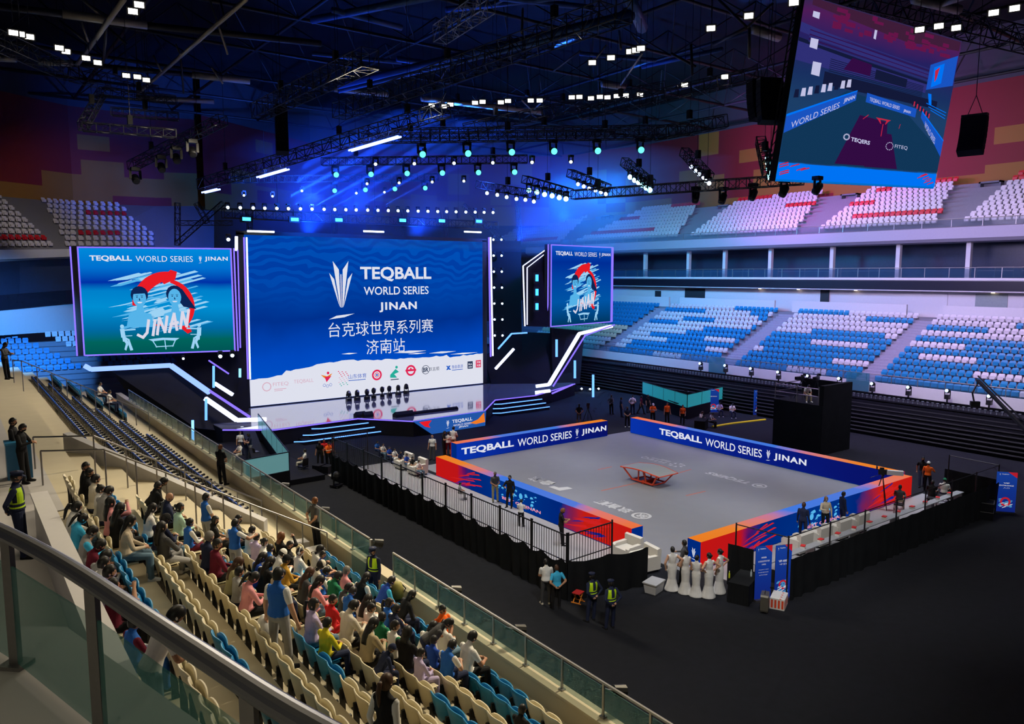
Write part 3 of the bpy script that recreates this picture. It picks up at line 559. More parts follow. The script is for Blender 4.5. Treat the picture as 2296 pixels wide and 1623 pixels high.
logo_at(1645, 1074, l_teqers); logo_at(1485, 1034, l_fiteq); logo_at(1228, 1083, l_le); logo_at(1385, 1138, l_cjk('玖言顺', 2.4, .75))
c = b.build('sponsor_marks', MARK, t)
b = MB()
for p, q in (((1348, 1100), (1440, 1080)), ((1522, 1060), (1550, 1052)), ((1538, 1111), (1582, 1101)), ((1372, 1046), (1340, 1053))):
    a, e = G(*p, .036), G(*q, .036); n = (e - a).normalized().cross(Vector((0, 0, 1))) * .045; b.quad(a - n, e - n, e + n, a + n)
b.build('line_marks', MRED, t)
# ---- perimeter boards
BH, BT = 1.1375, .673
ABLUE = grad_mat('board_blue', [(0, (.004, .05, .62)), (.45, (.004, .02, .36)), (1, (.004, .008, .20))], 0, .62, .35, .18)
ATOP = grad_mat('board_top', [(0, (.95, .20, .06)), (.18, (.85, .22, .2)), (.26, (.10, .22, .80)), (.62, (.06, .22, .85)), (.74, (.75, .22, .25)), (.86, (.95, .26, .03)), (1, (.95, .24, .02))], 0, .85, .12, .8)
AOUT = grad_mat('board_outer', [(0, (.85, .012, .01)), (.14, (.80, .012, .015)), (.20, (.10, .01, .2)), (.24, (.0, .03, .30)), (.5, (.0, .05, .36)), (.7, (.0, .03, .30)), (.76, (.35, .02, .10)), (.82, (.85, .02, .01)), (1, (.85, .015, .01))], 0, .62, .16, .6)
def board(label, p0, p1, out, stops_rev=False, title=None, outer_word=False): # inner base edge p0 -> p1 seen from inside left to right; out = outward normal
    p0, p1, o = Vector(p0), Vector(p1), Vector(out); c = (p0 + p1) / 2; t = thing('perimeter_board', label, 'advertising board', c); L = (p1 - p0).length
    Fi = Face(p0, p1 - p0, (0, 0, 1)); Fo = Face(p1 + o * BT, p0 - p1, (0, 0, 1)); up = Vector((0, 0, BH))
    def sheet(name, q, m):
        me = bpy.data.meshes.new(name); me.from_pydata([tuple(k) for k in q], [], [(0, 1, 2, 3)]); u = me.uv_layers.new(name='uv')
        for i, k in enumerate(((0, 0), (1, 0), (1, 1), (0, 1))): u.data[i].uv = k
        me.materials.append(m); x = link(name, me, t); x.matrix_parent_inverse = t.matrix_basis.inverted(); return x
    b = MB(); e = .012; iu = (p1 - p0).normalized() * e; b.prism([p0 + o * e + iu, p1 + o * e - iu, p1 + o * (BT - e) - iu, p0 + o * (BT - e) + iu], (0, 0, BH - e)); pb(b, 'body', emis('board_end', (.0, .03, .28), .7), t)
    z = Vector((0, 0, .03)); sheet('inner_face', (p0 + z, p1 + z, p1 + up, p0 + up), ABLUE); sheet('top_face', (p0 + up, p1 + up, p1 + up + o * BT, p0 + up + o * BT), ATOP); sheet('outer_face', (p1 + o * BT + z, p0 + o * BT + z, p0 + o * BT + up, p1 + o * BT + up), AOUT)
    if title:
        x0, x1 = title; W = x1 - x0; b = MB(); y = BH * .5; h = .52
        Fi.text(b, 'TEQBALL', x0 + W * .165, y, W * .33, h, .035); Fi.text(b, 'WORLD SERIES', x0 + W * .545, y, W * .38, h, .008); Fi.text(b, 'JINAN', x0 + W * .905, y, W * .19, h * .92, .035, spacing=1.15); trophy(Fi, b, x0 + W * .775, y - .34, .7)
        pb(b, 'title_lettering', SW, t)
    if outer_word:
        b = MB(); m = L * .5; rr = random.Random(2); b.mi(0)
        for k in range(44): x = m + rr.uniform(-1.8, 1.5); y = rr.uniform(.3, .95); s = rr.uniform(.03, .15); Fo.poly(b, [(x - s, y - s * .4), (x + s, y), (x + s * .5, y + s * .5), (x - s * .6, y + s * .4)], .02)
        b.mi(1); Fo.text(b, 'BEST OF JINAN', m + .3, .26, 3.2, .2, .02, .03); b.mi(0); Fo.disc(b, m - .8, .72, .16, .03, 10); Fo.disc(b, m + .3, .72, .15, .03, 10); pb(b, 'artwork', [CYA, PINK], t)
        rr = random.Random(8); b = MB()
        for k in range(34):
            s = k % 2; x = rr.uniform(.15, .25) * L if s else L - rr.uniform(.12, .22) * L; y = rr.uniform(.1, 1.0); q = rr.uniform(.3, 1.1); b.mi(k % 3 == 0); Fo.poly(b, [(x - q, y - .1), (x + q, y + .12), (x + q * .8, y + .17), (x - q * .5, y)], .015)
        pb(b, 'brush_strokes', [emis('stroke_red', (.8, .02, .02), .75), emis('stroke_navy', (.01, .02, .3), .75)], t)
    return t, Fi, Fo
board('blue advertising board with white event title along the stage side of the court', (15.25, 0, .03), (2.2, 0, .03), (0, -1, 0), title=(.35, 12.9))
board('longest blue advertising board with white event title on the far side of the court', (0, .15, .03), (0, 20.2, .03), (-1, 0, 0), title=(2.9, 14.6))
board('red and blue advertising board beside the fenced walkway left of the court', (17.36, 18.12, .03), (17.36, 2.15, .03), (1, 0, 0), outer_word=True)
tD, FiD, FoD = board('red and blue advertising board in front of the sofas right of the court', (.0, 20.26, .03), (17.0, 20.26, .03), (0, 1, 0), outer_word=True)
F = Face((17.03, 20.93, .0), (0, -1, 0), (0, 0, 1)); b = MB(); trophy(F, b, .34, .35, .5); pb(b, 'end_mark', SW, tD)
# ---- table: curved grey top on an orange-red frame
t = thing('teqball_table', 'curved grey table on orange-red legs in the middle of the court', 'table', (9.08, 10.61, .03))
OR = mat('table_orange', (.75, .07, .02), .4, var=.05); TG = mat('table_grey', (.36, .38, .38), .35, var=.05)
n = 16; zc = lambda y: .80 + .10 * math.cos(math.pi * y / 1.5) - .04 + (.0 if abs(y) < 1.2 else 0)
prof = [(-1.5 + 3 * i / n) for i in range(n + 1)]; zt = lambda y: .90 - .18 * (y / 1.5) ** 2 - .02 + .05 * max(0, abs(y) - 1.05) / .45
b = MB(); hw = lambda y: .85 - .10 * (abs(y) / 1.5) ** 2
for i in range(n):
    a, c = prof[i], prof[i + 1]
    b.add([(-hw(a), a, zt(a)), (hw(a), a, zt(a)), (hw(c), c, zt(c)), (-hw(c), c, zt(c)), (-hw(a), a, zt(a) - .03), (hw(a), a, zt(a) - .03), (hw(c), c, zt(c) - .03), (-hw(c), c, zt(c) - .03)], ((0, 1, 2, 3), (7, 6, 5, 4)))
b.build('table_top', TG, t)
b = MB()
for s in (-1, 1): b.tube([(s * hw(y), y, zt(y) - .02) for y in prof], .035, 6)
for s in (-1, 1): b.tube([(-hw(1.5), s * 1.5, zt(1.5) - .02), (hw(1.5), s * 1.5, zt(1.5) - .02)], .03, 6)
b.build('edge_frame', OR, t)
for s in (-1, 1):
    b = MB(); b.beam((s * .72, -1.3, zt(1.3) - .03), (s * .5, -.8, .12), .07); b.beam((s * .5, -.8, .12), (s * .5, .8, .12), .08); b.beam((s * .5, .8, .12), (s * .72, 1.3, zt(1.3) - .03), .07); b.beam((s * .5, -.3, .12), (s * .6, -.2, .85), .06); b.beam((s * .5, .3, .12), (s * .6, .2, .85), .06); b.build('side_frame', OR, t)
b = MB(); b.beam((-.5, 0, .12), (.5, 0, .12), .09); b.beam((-.5, -.8, .1), (.5, -.8, .1), .06); b.beam((-.5, .8, .1), (.5, .8, .1), .06); b.prism([(-.5, -.1, 0), (-.42, -.1, .2), (.42, -.1, .2), (.5, -.1, 0)], (0, .2, 0)); b.build('foot_frame', OR, t)
# ================================================================== seats
CREAM = mat('seat_cream', (.62, .55, .38), .45, var=.05); SBL = mat('seat_blue', (.012, .20, .42), .4, var=.06); SRED = mat('seat_red', (.55, .015, .02), .45, var=.06)
SWH = mat('seat_white', (.60, .55, .58), .45, var=.05); BRK = mat('seat_bracket', (.02, .02, .022), .5)
def sheet(b, f, nu, nv, th): # thin curved shell from f(u,v)->point, thickness along -y
    P = [[Vector(f(-1 + 2 * i / nu, j / nv)) for i in range(nu + 1)] for j in range(nv + 1)]
    vs = [p for r in P for p in r]; n = len(vs); vs = vs + [p + Vector((0, -th, 0)) for p in vs]; w_ = nu + 1; fs = []
    for j in range(nv):
        for i in range(nu): a = j * w_ + i; fs += [(a, a + 1, a + w_ + 1, a + w_), (n + a + w_, n + a + w_ + 1, n + a + 1, n + a)]
    rim = [i for i in range(w_)] + [j * w_ + nu for j in range(1, nv + 1)] + [nv * w_ + i for i in range(nu - 1, -1, -1)] + [j * w_ for j in range(nv - 1, 0, -1)]
    for a, c in zip(rim, rim[1:] + rim[:1]): fs.append((c, a, n + a, n + c))
    b.add(vs, fs)
def back_f(u, v): return (u * (.25 - .03 * (1 - v) ** 2), -.10 * v + .06 * u * u, .34 + .46 * v * (1 - .07 * u ** 6 * v))
def pan_up(u, v): return (u * .240, .07 - .0 * v - .03 * (u * u), .38 + .365 * v * (1 - .14 * u ** 4))
def pan_dn(u, v): return (u * .22, .02 + .40 * v, .42 + .02 * u * u + .02 * v)
bk, pu, pd, br = MB(), MB(), MB(), MB()
sheet(bk, back_f, 8, 5, .025); sheet(pu, pan_up, 8, 5, .03)
sheet(pd, lambda u, v: (u * .22, .02 + .40 * v, .42 + .02 * u * u + .015 * v), 4, 4, .001); pd.box((0, .22, .40), (.40, .36, .03))
br.box((.24, -.02, .27), (.035, .09, .54)); br.box((.24, .03, .03), (.05, .18, .06)); br.box((0, .0, .38), (.44, .05, .05))
M_BK = {c: bk.mesh('backrest', m, True) for c, m in (('c', CREAM), ('b', SBL), ('w', SWH), ('r', SRED))}
M_PU = {c: pu.mesh('seat_pan', m, True) for c, m in (('c', CREAM), ('b', SBL), ('w', SWH), ('r', SRED))}
M_PD = {c: pd.mesh('seat_pan', m) for c, m in (('c', CREAM), ('b', SBL), ('w', SWH), ('r', SRED))}
M_BR = br.mesh('bracket', BRK)
CN = dict(c='cream', b='bright blue', w='white', r='red')
SEATS = {}
def seat(x, y, z, rz, c, label, group, down=False):
    t = thing('stadium_chair', label, 'seat', (x, y, z), rz, group)
    link('backrest', M_BK[c], t); link('seat_pan', (M_PD if down else M_PU)[c], t); link('bracket', M_BR, t); return t
ROWN = lambda i: ('front row' if i == 0 else nth(i) + ' row up')
def near_col(i, y):
    if i == 8: return 'b' if 25.1 < y < 28.7 else 'c'
    if i == 7: return 'b' if y < 23.5 or y > 28.7 else 'c'
    if i == 5: return 'b' if 23.4 < y < 25.8 or 27.6 < y < 29.5 else 'c'
    if i == 4: return 'b' if 20.5 < y < 22.2 else 'c'
    if i == 3: return 'b' if 29.7 < y < 31.3 or 23 < y < 24.5 else 'c'
    if i == 2: return 'b' if 24.2 < y < 25.6 else 'c'
    if i == 1: return 'b' if y > 28.0 or 25.4 < y < 26.6 else 'c'
    if i == 0: return 'b' if y < 29.1 else 'c'
    return 'c'
SEAT_Y = [18.9 + .5 * k for k in range(29)]
# which seats carry a sitter is filled in by the crowd list below
def near_seats(taken):
    for i in range(9):
        for k, y in enumerate(SEAT_Y):
            if (i == 8 and y > 32.4): continue
            if i < 2 and y < 19.2: continue
            c = near_col(i, y); x = 32.05 + .8 * i
            lab = '%s seat, %s of the crowd block, %s from the handrail' % (CN[c], ROWN(i), nth(k))
            seat(x, y, NZ(i), R(90), c, lab, 'seats of the crowd block', (i, k) in taken)
# far tribune and upper tier: the nearest few as things, the rest one object
LOW = MB()
def lowseat(b, x, y, z, rz, k):
    ca, sa = math.cos(rz), math.sin(rz)
    def P(u, v, w_): return (x + u * ca - v * sa, y + u * sa + v * ca, z + w_)
    b.mi(k); q = [(-.19, .02, .38), (.19, .02, .38), (.215, -.06, .70), (.175, -.10, .82), (-.175, -.10, .82), (-.215, -.06, .70)]
    b.add([P(*a) for a in q] + [P(a[0], a[1] - .04, a[2]) for a in q], ((0, 1, 2, 5), (2, 3, 4, 5), (11, 8, 7, 6), (11, 10, 9, 8), (3, 9, 10, 4), (2, 8, 9, 3), (4, 10, 11, 5)))
    q = [(-.17, .13, .40), (.17, .13, .40), (.19, .12, .64), (-.19, .12, .64)]; b.add([P(*a) for a in q] + [P(a[0] * .9, a[1] - .06, a[2] + .02) for a in q[2:]], ((0, 1, 2, 3), (3, 2, 4, 5)))
FARSEATS = []
def far_run(i, y0, y1, c0, runs, x, z, zone):
    n = int((y1 - y0) / .52)
    for k in range(n):
        f = (k + .5) / n; c = c0
        for a, e, cc in runs:
            if a <= f < e: c = cc
        FARSEATS.append((x, y0 + .52 * (k + .5), z, c, zone, i, k))
LR = { # lower far tribune, rows from the top: (block M1 runs), (block M2 runs), (block R runs)
 0: ('w', [(.62, 1, 'b')], 'b', [(.46, 1, 'w')], 'w', [(.8, 1, 'b')]), 1: ('w', [(0, .42, 'b'), (.8, .97, 'b')], 'w', [(.62, 1, 'b')], 'w', [(.45, 1, 'b')]),
 2: ('w', [(.93, 1, 'b')], 'w', [], 'b', [(.33, 1, 'w')]), 3: ('w', [(.30, .6, 'b')], 'w', [], 'w', []), 4: ('w', [(0, .28, 'b'), (.95, 1, 'b')], 'w', [(.3, .92, 'b')], 'b', [(.6, 1, 'w')]),
 5: ('w', [(.6, 1, 'b')], 'b', [], 'w', [(.3, 1, 'b')]), 6: ('w', [(.5, 1, 'b')], 'b', [(.4, .85, 'w')], 'b', []), 7: ('b', [(0, .2, 'w'), (.72, .98, 'w')], 'b', [], 'b', [(.12, .4, 'w')]),
 8: ('b', [(0, .4, 'w')], 'b', [(0, .1, 'w')], 'b', []), 9: ('w', [(.1, .8, 'b')], 'b', [(.72, 1, 'w')], 'b', [(.45, .9, 'w')]), 10: ('b', [(.0, .12, 'w')], 'b', [], 'b', []), 11: ('b', [(.45, .7, 'w')], 'b', [(.45, .78, 'w')], 'b', [(.7, .9, 'w')])}
for q in range(12):
    i = 11 - q; x, z = -16.4 - .85 * i, FZ(i); a = LR[q]
    far_run(i, -19.3, -5.0, a[0], a[1], x, z, 'M1'); far_run(i, -3.0, 8.6, a[2], a[3], x, z, 'M2'); far_run(i, 9.9, 24, a[4], a[5], x, z, 'MR')
    far_run(i, -34, -21, 'c' if i > 2 else 'w', [] if i < 6 else [(0, 1, 'b')], x, z, 'ML')
UR = [('w', [], 'w', [], 'w', [], 'w', []), ('w', [], 'w', [], 'w', [], 'w', []), ('w', [(0, .72, 'r')], 'w', [], 'w', [(.2, 1, 'r')], 'w', []), ('w', [], 'w', [], 'w', [], 'w', []), ('w', [], 'w', [], 'w', [], 'w', []), ('w', [], 'w', [(.0, .0, 'r')], 'w', [(0, .3, 'r')], 'w', []), ('w', [(0, .28, 'r')], 'w', [(.7, 1, 'r')], 'w', [], 'w', []), ('w', [], 'w', [], 'w', [], 'w', []), ('w', [], 'w', [], 'w', [(.1, .3, 'r')], 'w', [(0, .4, 'r')]), ('w', [(.55, 1, 'r')], 'w', [(0, .42, 'r')], 'w', [(.2, 1, 'r')], 'w', [(0, 1, 'r')])]
for i in range(10):
    x, z = UX(i) + .55, UZ(i); a = UR[i]; s = .55 * i
    far_run(i, -38 + .5 * i, -20.3 - .35 * i, a[0], a[1], x, z, 'U'); far_run(i, -18.4 + .05 * i, -4.6 - .25 * i, a[2], a[3], x, z, 'U'); far_run(i, -2.4 + .08 * i, 8.6 - .2 * i, a[4], a[5], x, z, 'U'); far_run(i, 10.6 + .1 * i, 22, a[6], a[7], x, z, 'U')
    far_run(i, -58, -41 - .3 * i, 'w', [(.3, .9, 'r')] if i in (1, 8) else [], x, z, 'U')
near = set(k for k, s in enumerate(FARSEATS) if s[4] == "MR" and s[5] == 0 and s[6] < 24)
cols = {'c': 0, 'b': 1, 'w': 2, 'r': 3}
for k, (x, y, z, c, zone, i, n) in enumerate(FARSEATS):
    if k in near: seat(x, y, z, R(-90), c, '%s front row seat of the far right block, %s from its stairs' % (CN[c], nth(n)), 'seats of the far tribune')
    else: lowseat(LOW, x, y, z, R(-90), cols[c])
# end stand behind the left screen: blue rows, white rows; upper rows follow the bend of the hall
for i in range(2, 9):
    y, z = -30.0 - .8 * i, NZ(i); p = OY(178 - 24 * (i - 2), 858 - 16 * (i - 2), y)
    for k in range(15 if i < 8 else 8): lowseat(LOW, p.x + .5 * k, y, z, 0, 1)
    for k in range(14): lowseat(LOW, p.x - 2.4 - .5 * k, y, z, 0, 2 if i > 3 else 1)
def bend(t, j): # t along 0..1 between picture edge and behind the screen
    n = 4; f = t * n; a = min(n - 1, int(f)); f -= a
    lo = slab_t[a].lerp(slab_t[a + 1], f); hi = top_b[a].lerp(top_b[a + 1], f); return lo.lerp(hi, (j + .35) / 9.0), (slab_t[a + 1] - slab_t[a])
L_ = sum((slab_t[k + 1] - slab_t[k]).length for k in range(4)); N_ = int(L_ / .55)
for j in range(9):
    for k in range(N_):
        t = (k + .5) / N_; p, d = bend(t, j); px = (-90 + t * 4 * 140 if False else 0)
        v = p - CAM; X = 1148 + FPX * v.dot(RT) / v.dot(FW)
        lim = [(-90, 120 - 15 * j), (150 - 7 * j + (0 if j < 3 else 0), 350 - (14 * max(0, j - 2)) if j > 1 else 352)]
        if not any(a < X < e for a, e in lim): continue
        red = (j == 1 and X < 112) or (j in (2,) and 182 < X < 270) or (j == 6 and 185 < X < 285)
        lowseat(LOW, p.x, p.y, p.z - .25, math.atan2(d.y, d.x) + math.pi, 3 if red else 2)
o = LOW.build('stadium_chairs', [CREAM, SBL, SWH, SRED]); tag(o, 'rows of white, blue and red seats filling the far tribune and the upper tiers', 'seats', None, 'stuff')
# folding seats of the pull-out block beside the stage
FB, FBK = mat('folding_blue', (.02, .08, .42), .35, var=.1), mat('folding_black', (.016, .016, .02), .4)
f1, f2, f3 = MB(), MB(), MB()
sheet(f1, lambda u, v: (u * .215, .12 - .14 * v + .03 * u * u, .26 + .36 * v * (1 - .2 * u ** 4)), 6, 4, .07)
sheet(f2, lambda u, v: (u * .235, -.02 - .06 * v + .02 * u * u, .02 + .56 * v), 4, 2, .03)
f3.tube([(.25, -.05, .1), (.25, -.04, .50), (.25, .03, .56), (.25, .12, .58)], [.025, .028, .04, .05], 6); f3.ball((.25, .14, .58), .058, 6)
MF = [f1.mesh('seat_cushion', FB, True), f2.mesh('back_shell', FBK, True), f3.mesh('armrest', FBK, True)]; md = MB().ball((0, -.09, .42), .03, 6).mesh('seat_number_plate', mat('plate_white', (.7, .75, .8), .4))
for i, (a, e) in enumerate(((-2.8, 15.3), (-5.5, 14.3), (-8.0, 13.2), (-10.7, 11.9), (-14.6, 9.4), (-15.5, 6.8))):
    n = int((e - a) / .52)
    for k in range(n):
        t = thing('folding_chair', 'dark blue folding seat, %s of the empty block, %s from the stage' % (ROWN(i), nth(k)), 'seat', (32.5 + .8 * i, a + .52 * k, NZ(i)), R(90), 'folding seats of the empty block')
        link('seat_cushion', MF[0], t); link('back_shell', MF[1], t); link('armrest', MF[2], t); link('seat_number_plate', md, t)
for i, (a, e) in enumerate(((1.2, 1.2), (-14, -6.5), (-15, -9), (-17, -11.5), (-18, -13))): # teal seat strips left of the pull-out block
    for k in range(int((e - a) / .5)): 
        c = 'b'; t = seat(32.05 + .8 * i, a + .5 * k, NZ(i), R(90), c, 'bright blue seat beyond the folding block, %s, %s from the stage' % (ROWN(i), nth(k)), 'blue seats beyond the pull-out block')
# ================================================================== people
def rotx(a): return Matrix.Rotation(a, 3, 'X')
def roty(a): return Matrix.Rotation(a, 3, 'Y')
def rotz(a): return Matrix.Rotation(a, 3, 'Z')
def ik(S, T, l1, l2, pole): # elbow position
    d = T - S; L = min(d.length, (l1 + l2) * .995); d = d.normalized(); T = S + d * L
    a = (l1 * l1 - l2 * l2 + L * L) / (2 * L); h = math.sqrt(max(0, l1 * l1 - a * a)); p = (pole - d * pole.dot(d)).normalized()
    return S + d * a + p * h, T
def loft(b, rings, n=14): # rings: (centre, ax, ay, right, fwd)
    vs = []; fs = []
    for c, ax, ay, r_, f_ in rings:
        for k in range(n): t = 2 * math.pi * k / n; vs.append(c + r_ * (math.cos(t) * ax) + f_ * (math.sin(t) * ay))
    for i in range(len(rings) - 1):
        for k in range(n): fs.append((i * n + k, i * n + (k + 1) % n, (i + 1) * n + (k + 1) % n, (i + 1) * n + k))
    fs += [tuple(range(n - 1, -1, -1)), tuple((len(rings) - 1) * n + k for k in range(n))]
    b.add(vs, fs)
def limb(b, p, q, r0, rm, r1, n=10):
    p, q = Vector(p), Vector(q); b.tube([p - (q - p).normalized() * r0 * .5, p, p.lerp(q, .3), p.lerp(q, .7), q, q + (q - p).normalized() * r1 * .4], [r0 * .7, r0, (r0 + rm) / 2 if rm else r0, (rm + r1) / 2, r1, r1 * .6], n)
def hand(b, W, d, side, curl): # wrist, pointing direction, palm side normal
    d = d.normalized(); up = side.normalized(); lat = d.cross(up).normalized(); u2 = lat.cross(d)
    b.tube([W - d * .02, W + d * .03, W + d * .085], [.024, .036, .036], 8)
    for k in range(4):
        base = W + d * .075 + lat * (.028 - .0187 * k); L = (.042, .048, .045, .036)[k]; c1 = curl * .6; c2 = curl * 1.3
        m = base + (d * math.cos(c1) + u2 * math.sin(c1)) * L; e = m + (d * math.cos(c2) + u2 * math.sin(c2)) * L * .8; b.tube([base, m, e], [.0105, .0098, .008], 6)
    base = W + d * .025 + lat * .032; m = base + (d * .6 + lat * .7 + u2 * .3).normalized() * .04; e = m + (d * .85 + lat * .25 + u2 * .4).normalized() * .034; b.tube([base, m, e], [.013, .0115, .009], 6)
SLOTS = ['skin', 'torso', 'sleeve', 'forearm', 'thigh', 'shin', 'shoe', 'dark']
POSES = {}
def make_pose(name, hips=.90, lean=0, twist=0, legs=((5, 4, 0), (5, -4, 0)), hands=((.27, .06, .78), (-.27, .06, .78)), pole=((.5, -1, -.2), (-.5, -1, -.2)), head=(8, 0), curl=.5, female=0, skirt=None, voxel=.0105, tw=1.07):
    """hands: targets for right(+x) and left(-x) wrists; legs: thigh forward deg, splay deg, knee bend deg"""
    b = MB(); bones = []; Rt = rotz(R(twist)) @ rotx(R(-lean)); H = Vector((0, 0, hips)); U = lambda x, y, z: H + Rt @ Vector((x, y, z)); X, Y, Z = (Rt @ Vector(v) for v in ((1, 0, 0), (0, 1, 0), (0, 0, 1)))
    f = female; sw = (.178 - .02 * f)
    loft(b, [(U(0, -.005, -.10), .10 * tw, .085 * tw, X, Y), (U(0, -.01, -.05), (.155 + .012 * f) * tw, .115 * tw, X, Y), (U(0, -.005, .03), (.165 + .008 * f) * tw, .115 * tw, X, Y), (U(0, .0, .14), (.142 - .02 * f) * tw, .098 * tw, X, Y), (U(0, .005, .27), (.160 - .012 * f) * tw, (.108 + .006 * f) * tw, X, Y), (U(0, 0, .38), (.172 - .018 * f) * tw, .098 * tw, X, Y), (U(0, -.012, .45), (.135 - .01 * f), .075, X, Y), (U(0, -.015, .49), .07, .062, X, Y), (U(0, -.01, .53), .055, .055, X, Y)])
    bones += [('pelvis', U(0, 0, -.12), U(0, 0, -.06), .16, 'thigh'), ('torso', U(0, 0, .02), U(0, 0, .20), .15, 'torso'), ('torso', U(0, 0, .2), U(0, 0, .44), .15, 'torso')]
    nb = U(0, -.01, .51); hp, hy = head; Rh = Rt @ rotz(R(-hy)) @ rotx(R(-hp)); hc = nb + (Rh @ Vector((0, .02, .118)))
    limb(b, U(0, -.015, .47), nb + (Rh @ Vector((0, .005, .05))), .062, .056, .053, 10); bones.append(('neck', U(0, -.01, .50), hc, .055, 'skin'))
    n = 22; vs = []; fs = []; m = 16
    for j in range(m + 1):
        th = math.pi * j / m
        for i in range(n):
            ph = 2 * math.pi * i / n; x, y, z = math.sin(th) * math.cos(ph), math.sin(th) * math.sin(ph), -math.cos(th)
            k = 1 - .22 * max(0, -z) ** 1.5 * (1 - .3 * max(0, y)); px, py, pz = x * .074 * k, y * .092 * (1 - .10 * max(0, -z) * (y < 0)), z * .115
            if y > .6 and -.45 < z < .3 and abs(x) < .32: py += .022 * (1 - abs(x) / .32) * (1 - abs(z + .18) / .5)
            if y > .5 and -.15 < z < .22 and .25 < abs(x) < .62: py -= .008
            if y > .5 and z < -.75: py += .008
            vs.append(hc + Rh @ Vector((px, py, pz)))
    for j in range(m):
        for i in range(n): fs.append((j * n + i, j * n + (i + 1) % n, (j + 1) * n + (i + 1) % n, (j + 1) * n + i))
    b.add(vs, fs)
    for s in (-1, 1): b.ball(hc + Rh @ Vector((s * .078, -.008, -.01)), .02, 6, (.6, 1, 1.4))
    bones.append(('head', hc - Rh @ Vector((0, 0, .05)), hc + Rh @ Vector((0, 0, .06)), .07, 'skin'))
    for k, s in enumerate((1, -1)):
        S = U(s * sw, -.01, .405); T0 = Vector(hands[k]); T0 = H + Rt @ (T0 - Vector((0, 0, .90))); E, T = ik(S, T0, .285, .25, Rt @ Vector(pole[k]))
        b.ball(S, .062, 8); limb(b, S, E, .062 - .006 * f, .055 - .006 * f, .046, 9); limb(b, E, T, .045, .039, .029, 9)
        M_ = S.lerp(E, .62); bones += [('ua', S, M_, .05, 'sleeve'), ('la', M_, E, .045, 'forearm'), ('fa', E, T, .036, 'forearm'), ('hand', T + (T - E).normalized() * .03, T + (T - E).normalized() * .17, .03, 'skin')]
        hand(b, T, (T - E), (Rt @ Vector((-s * .7, .3, -.2))), curl)
    if skirt is None:
        for k, s in enumerate((1, -1)):
            a, sp, kb = legs[k]; hp_ = H + rotz(R(twist * .3)) @ Vector((s * .092, 0, -.02)); d = rotz(0) @ Vector((s * math.sin(R(abs(sp))) * (1 if sp * s > 0 else -1), math.sin(R(a)), -math.cos(R(a)))).normalized()
            K = hp_ + d * .42; a2 = a - kb; d2 = Vector((d.x * .3, math.sin(R(a2)), -math.cos(R(a2)))).normalized(); A = K + d2 * .40
            limb(b, hp_, K, .095, .084, .066, 10); limb(b, K, A, .066, .064, .055, 9); b.ball(K, .066, 8)
            bones += [('thigh', hp_, K, .08, 'thigh'), ('shin', K, A, .05, 'shin')]
            fd = Vector((s * .25, 1, 0)).normalized(); pitch = 0
            b.tube([A + Vector((0, 0, -.03)) - fd * .06, A + Vector((0, 0, -.035)) + fd * .02, A + Vector((0, 0, -.047)) + fd * .10, A + Vector((0, 0, -.055)) + fd * .17], [.038, .044, .036, .022], 8); b.box(A + Vector((0, 0, -.068)) + fd * .05, (.075, .23, .03), -math.atan2(fd.x, fd.y))
            bones.append(('foot', A + Vector((0, 0, -.05)) - fd * .05, A + Vector((0, 0, -.055)) + fd * .17, .035, 'shoe'))
    else:
        loft(b, [(Vector((0, 0, z)), ax, ay, Vector((1, 0, 0)), Vector((0, 1, 0))) for z, ax, ay in skirt], 18); bones.append(('skirt', Vector((0, 0, .1)), Vector((0, 0, .85)), .18, 'torso')); bones[0] = bones[0][:4] + ('torso',)
        for s in (-1, 1): b.tube([(s * .07, -.02, .10), (s * .07, .02, .05), (s * .08, .12, .03)], [.03, .035, .025], 7); bones.append(('foot', Vector((s * .07, -.02, .05)), Vector((s * .08, .15, .03)), .03, 'shoe'))
    me = bpy.data.meshes.new('body'); me.from_pydata(b.v, [], b.f); o = bpy.data.objects.new('body', me); COL.objects.link(o)
    r_ = o.modifiers.new('r', 'REMESH'); r_.mode = 'VOXEL'; r_.voxel_size = voxel; sm = o.modifiers.new('s', 'SMOOTH'); sm.factor = .5; sm.iterations = 3
    dg = bpy.context.evaluated_depsgraph_get(); out = bpy.data.meshes.new_from_object(o.evaluated_get(dg)); bpy.data.objects.remove(o); bpy.data.meshes.remove(me); out.name = 'body_' + name
    import numpy as np
    nv = len(out.vertices); co = np.empty(nv * 3); out.vertices.foreach_get('co', co); co = co.reshape(-1, 3)
    nf = len(out.polygons); fc = np.empty(nf * 3); out.polygons.foreach_get('center', fc); fc = fc.reshape(-1, 3); best = np.full(nf, 1e9); idx = np.zeros(nf, int)
    for nm, p, q, r0, sl in bones:
        p, q = np.array(p), np.array(q); d = q - p; t = np.clip(((fc - p) @ d) / (d @ d), 0, 1); ds = np.linalg.norm(fc - p - t[:, None] * d, axis=1) / r0 if nm in ('pelvis', 'torso', 'skirt') else (np.linalg.norm(fc - p - t[:, None] * d, axis=1) - r0) / .05 + 1
        k = ds < best; best[k] = ds[k]; idx[k] = SLOTS.index(sl)
    Rhi = np.array(Rh.inverted()); hl = (fc - np.array(hc)) @ Rhi.T
    eye = (np.abs(np.abs(hl[:, 0]) - .030) < .013) & (hl[:, 1] > .05) & (np.abs(hl[:, 2] - .012) < .008); mouth = (np.abs(hl[:, 0]) < .022) & (hl[:, 1] > .05) & (np.abs(hl[:, 2] + .058) < .006); brow = (np.abs(np.abs(hl[:, 0]) - .032) < .018) & (hl[:, 1] > .05) & (np.abs(hl[:, 2] - .036) < .005)
    idx[eye | mouth | brow] = 7
    for i in range(8): out.materials.append(None)
    out.polygons.foreach_set('material_index', idx.astype(np.int32)); out.polygons.foreach_set('use_smooth', np.ones(nf, bool)); out.update()
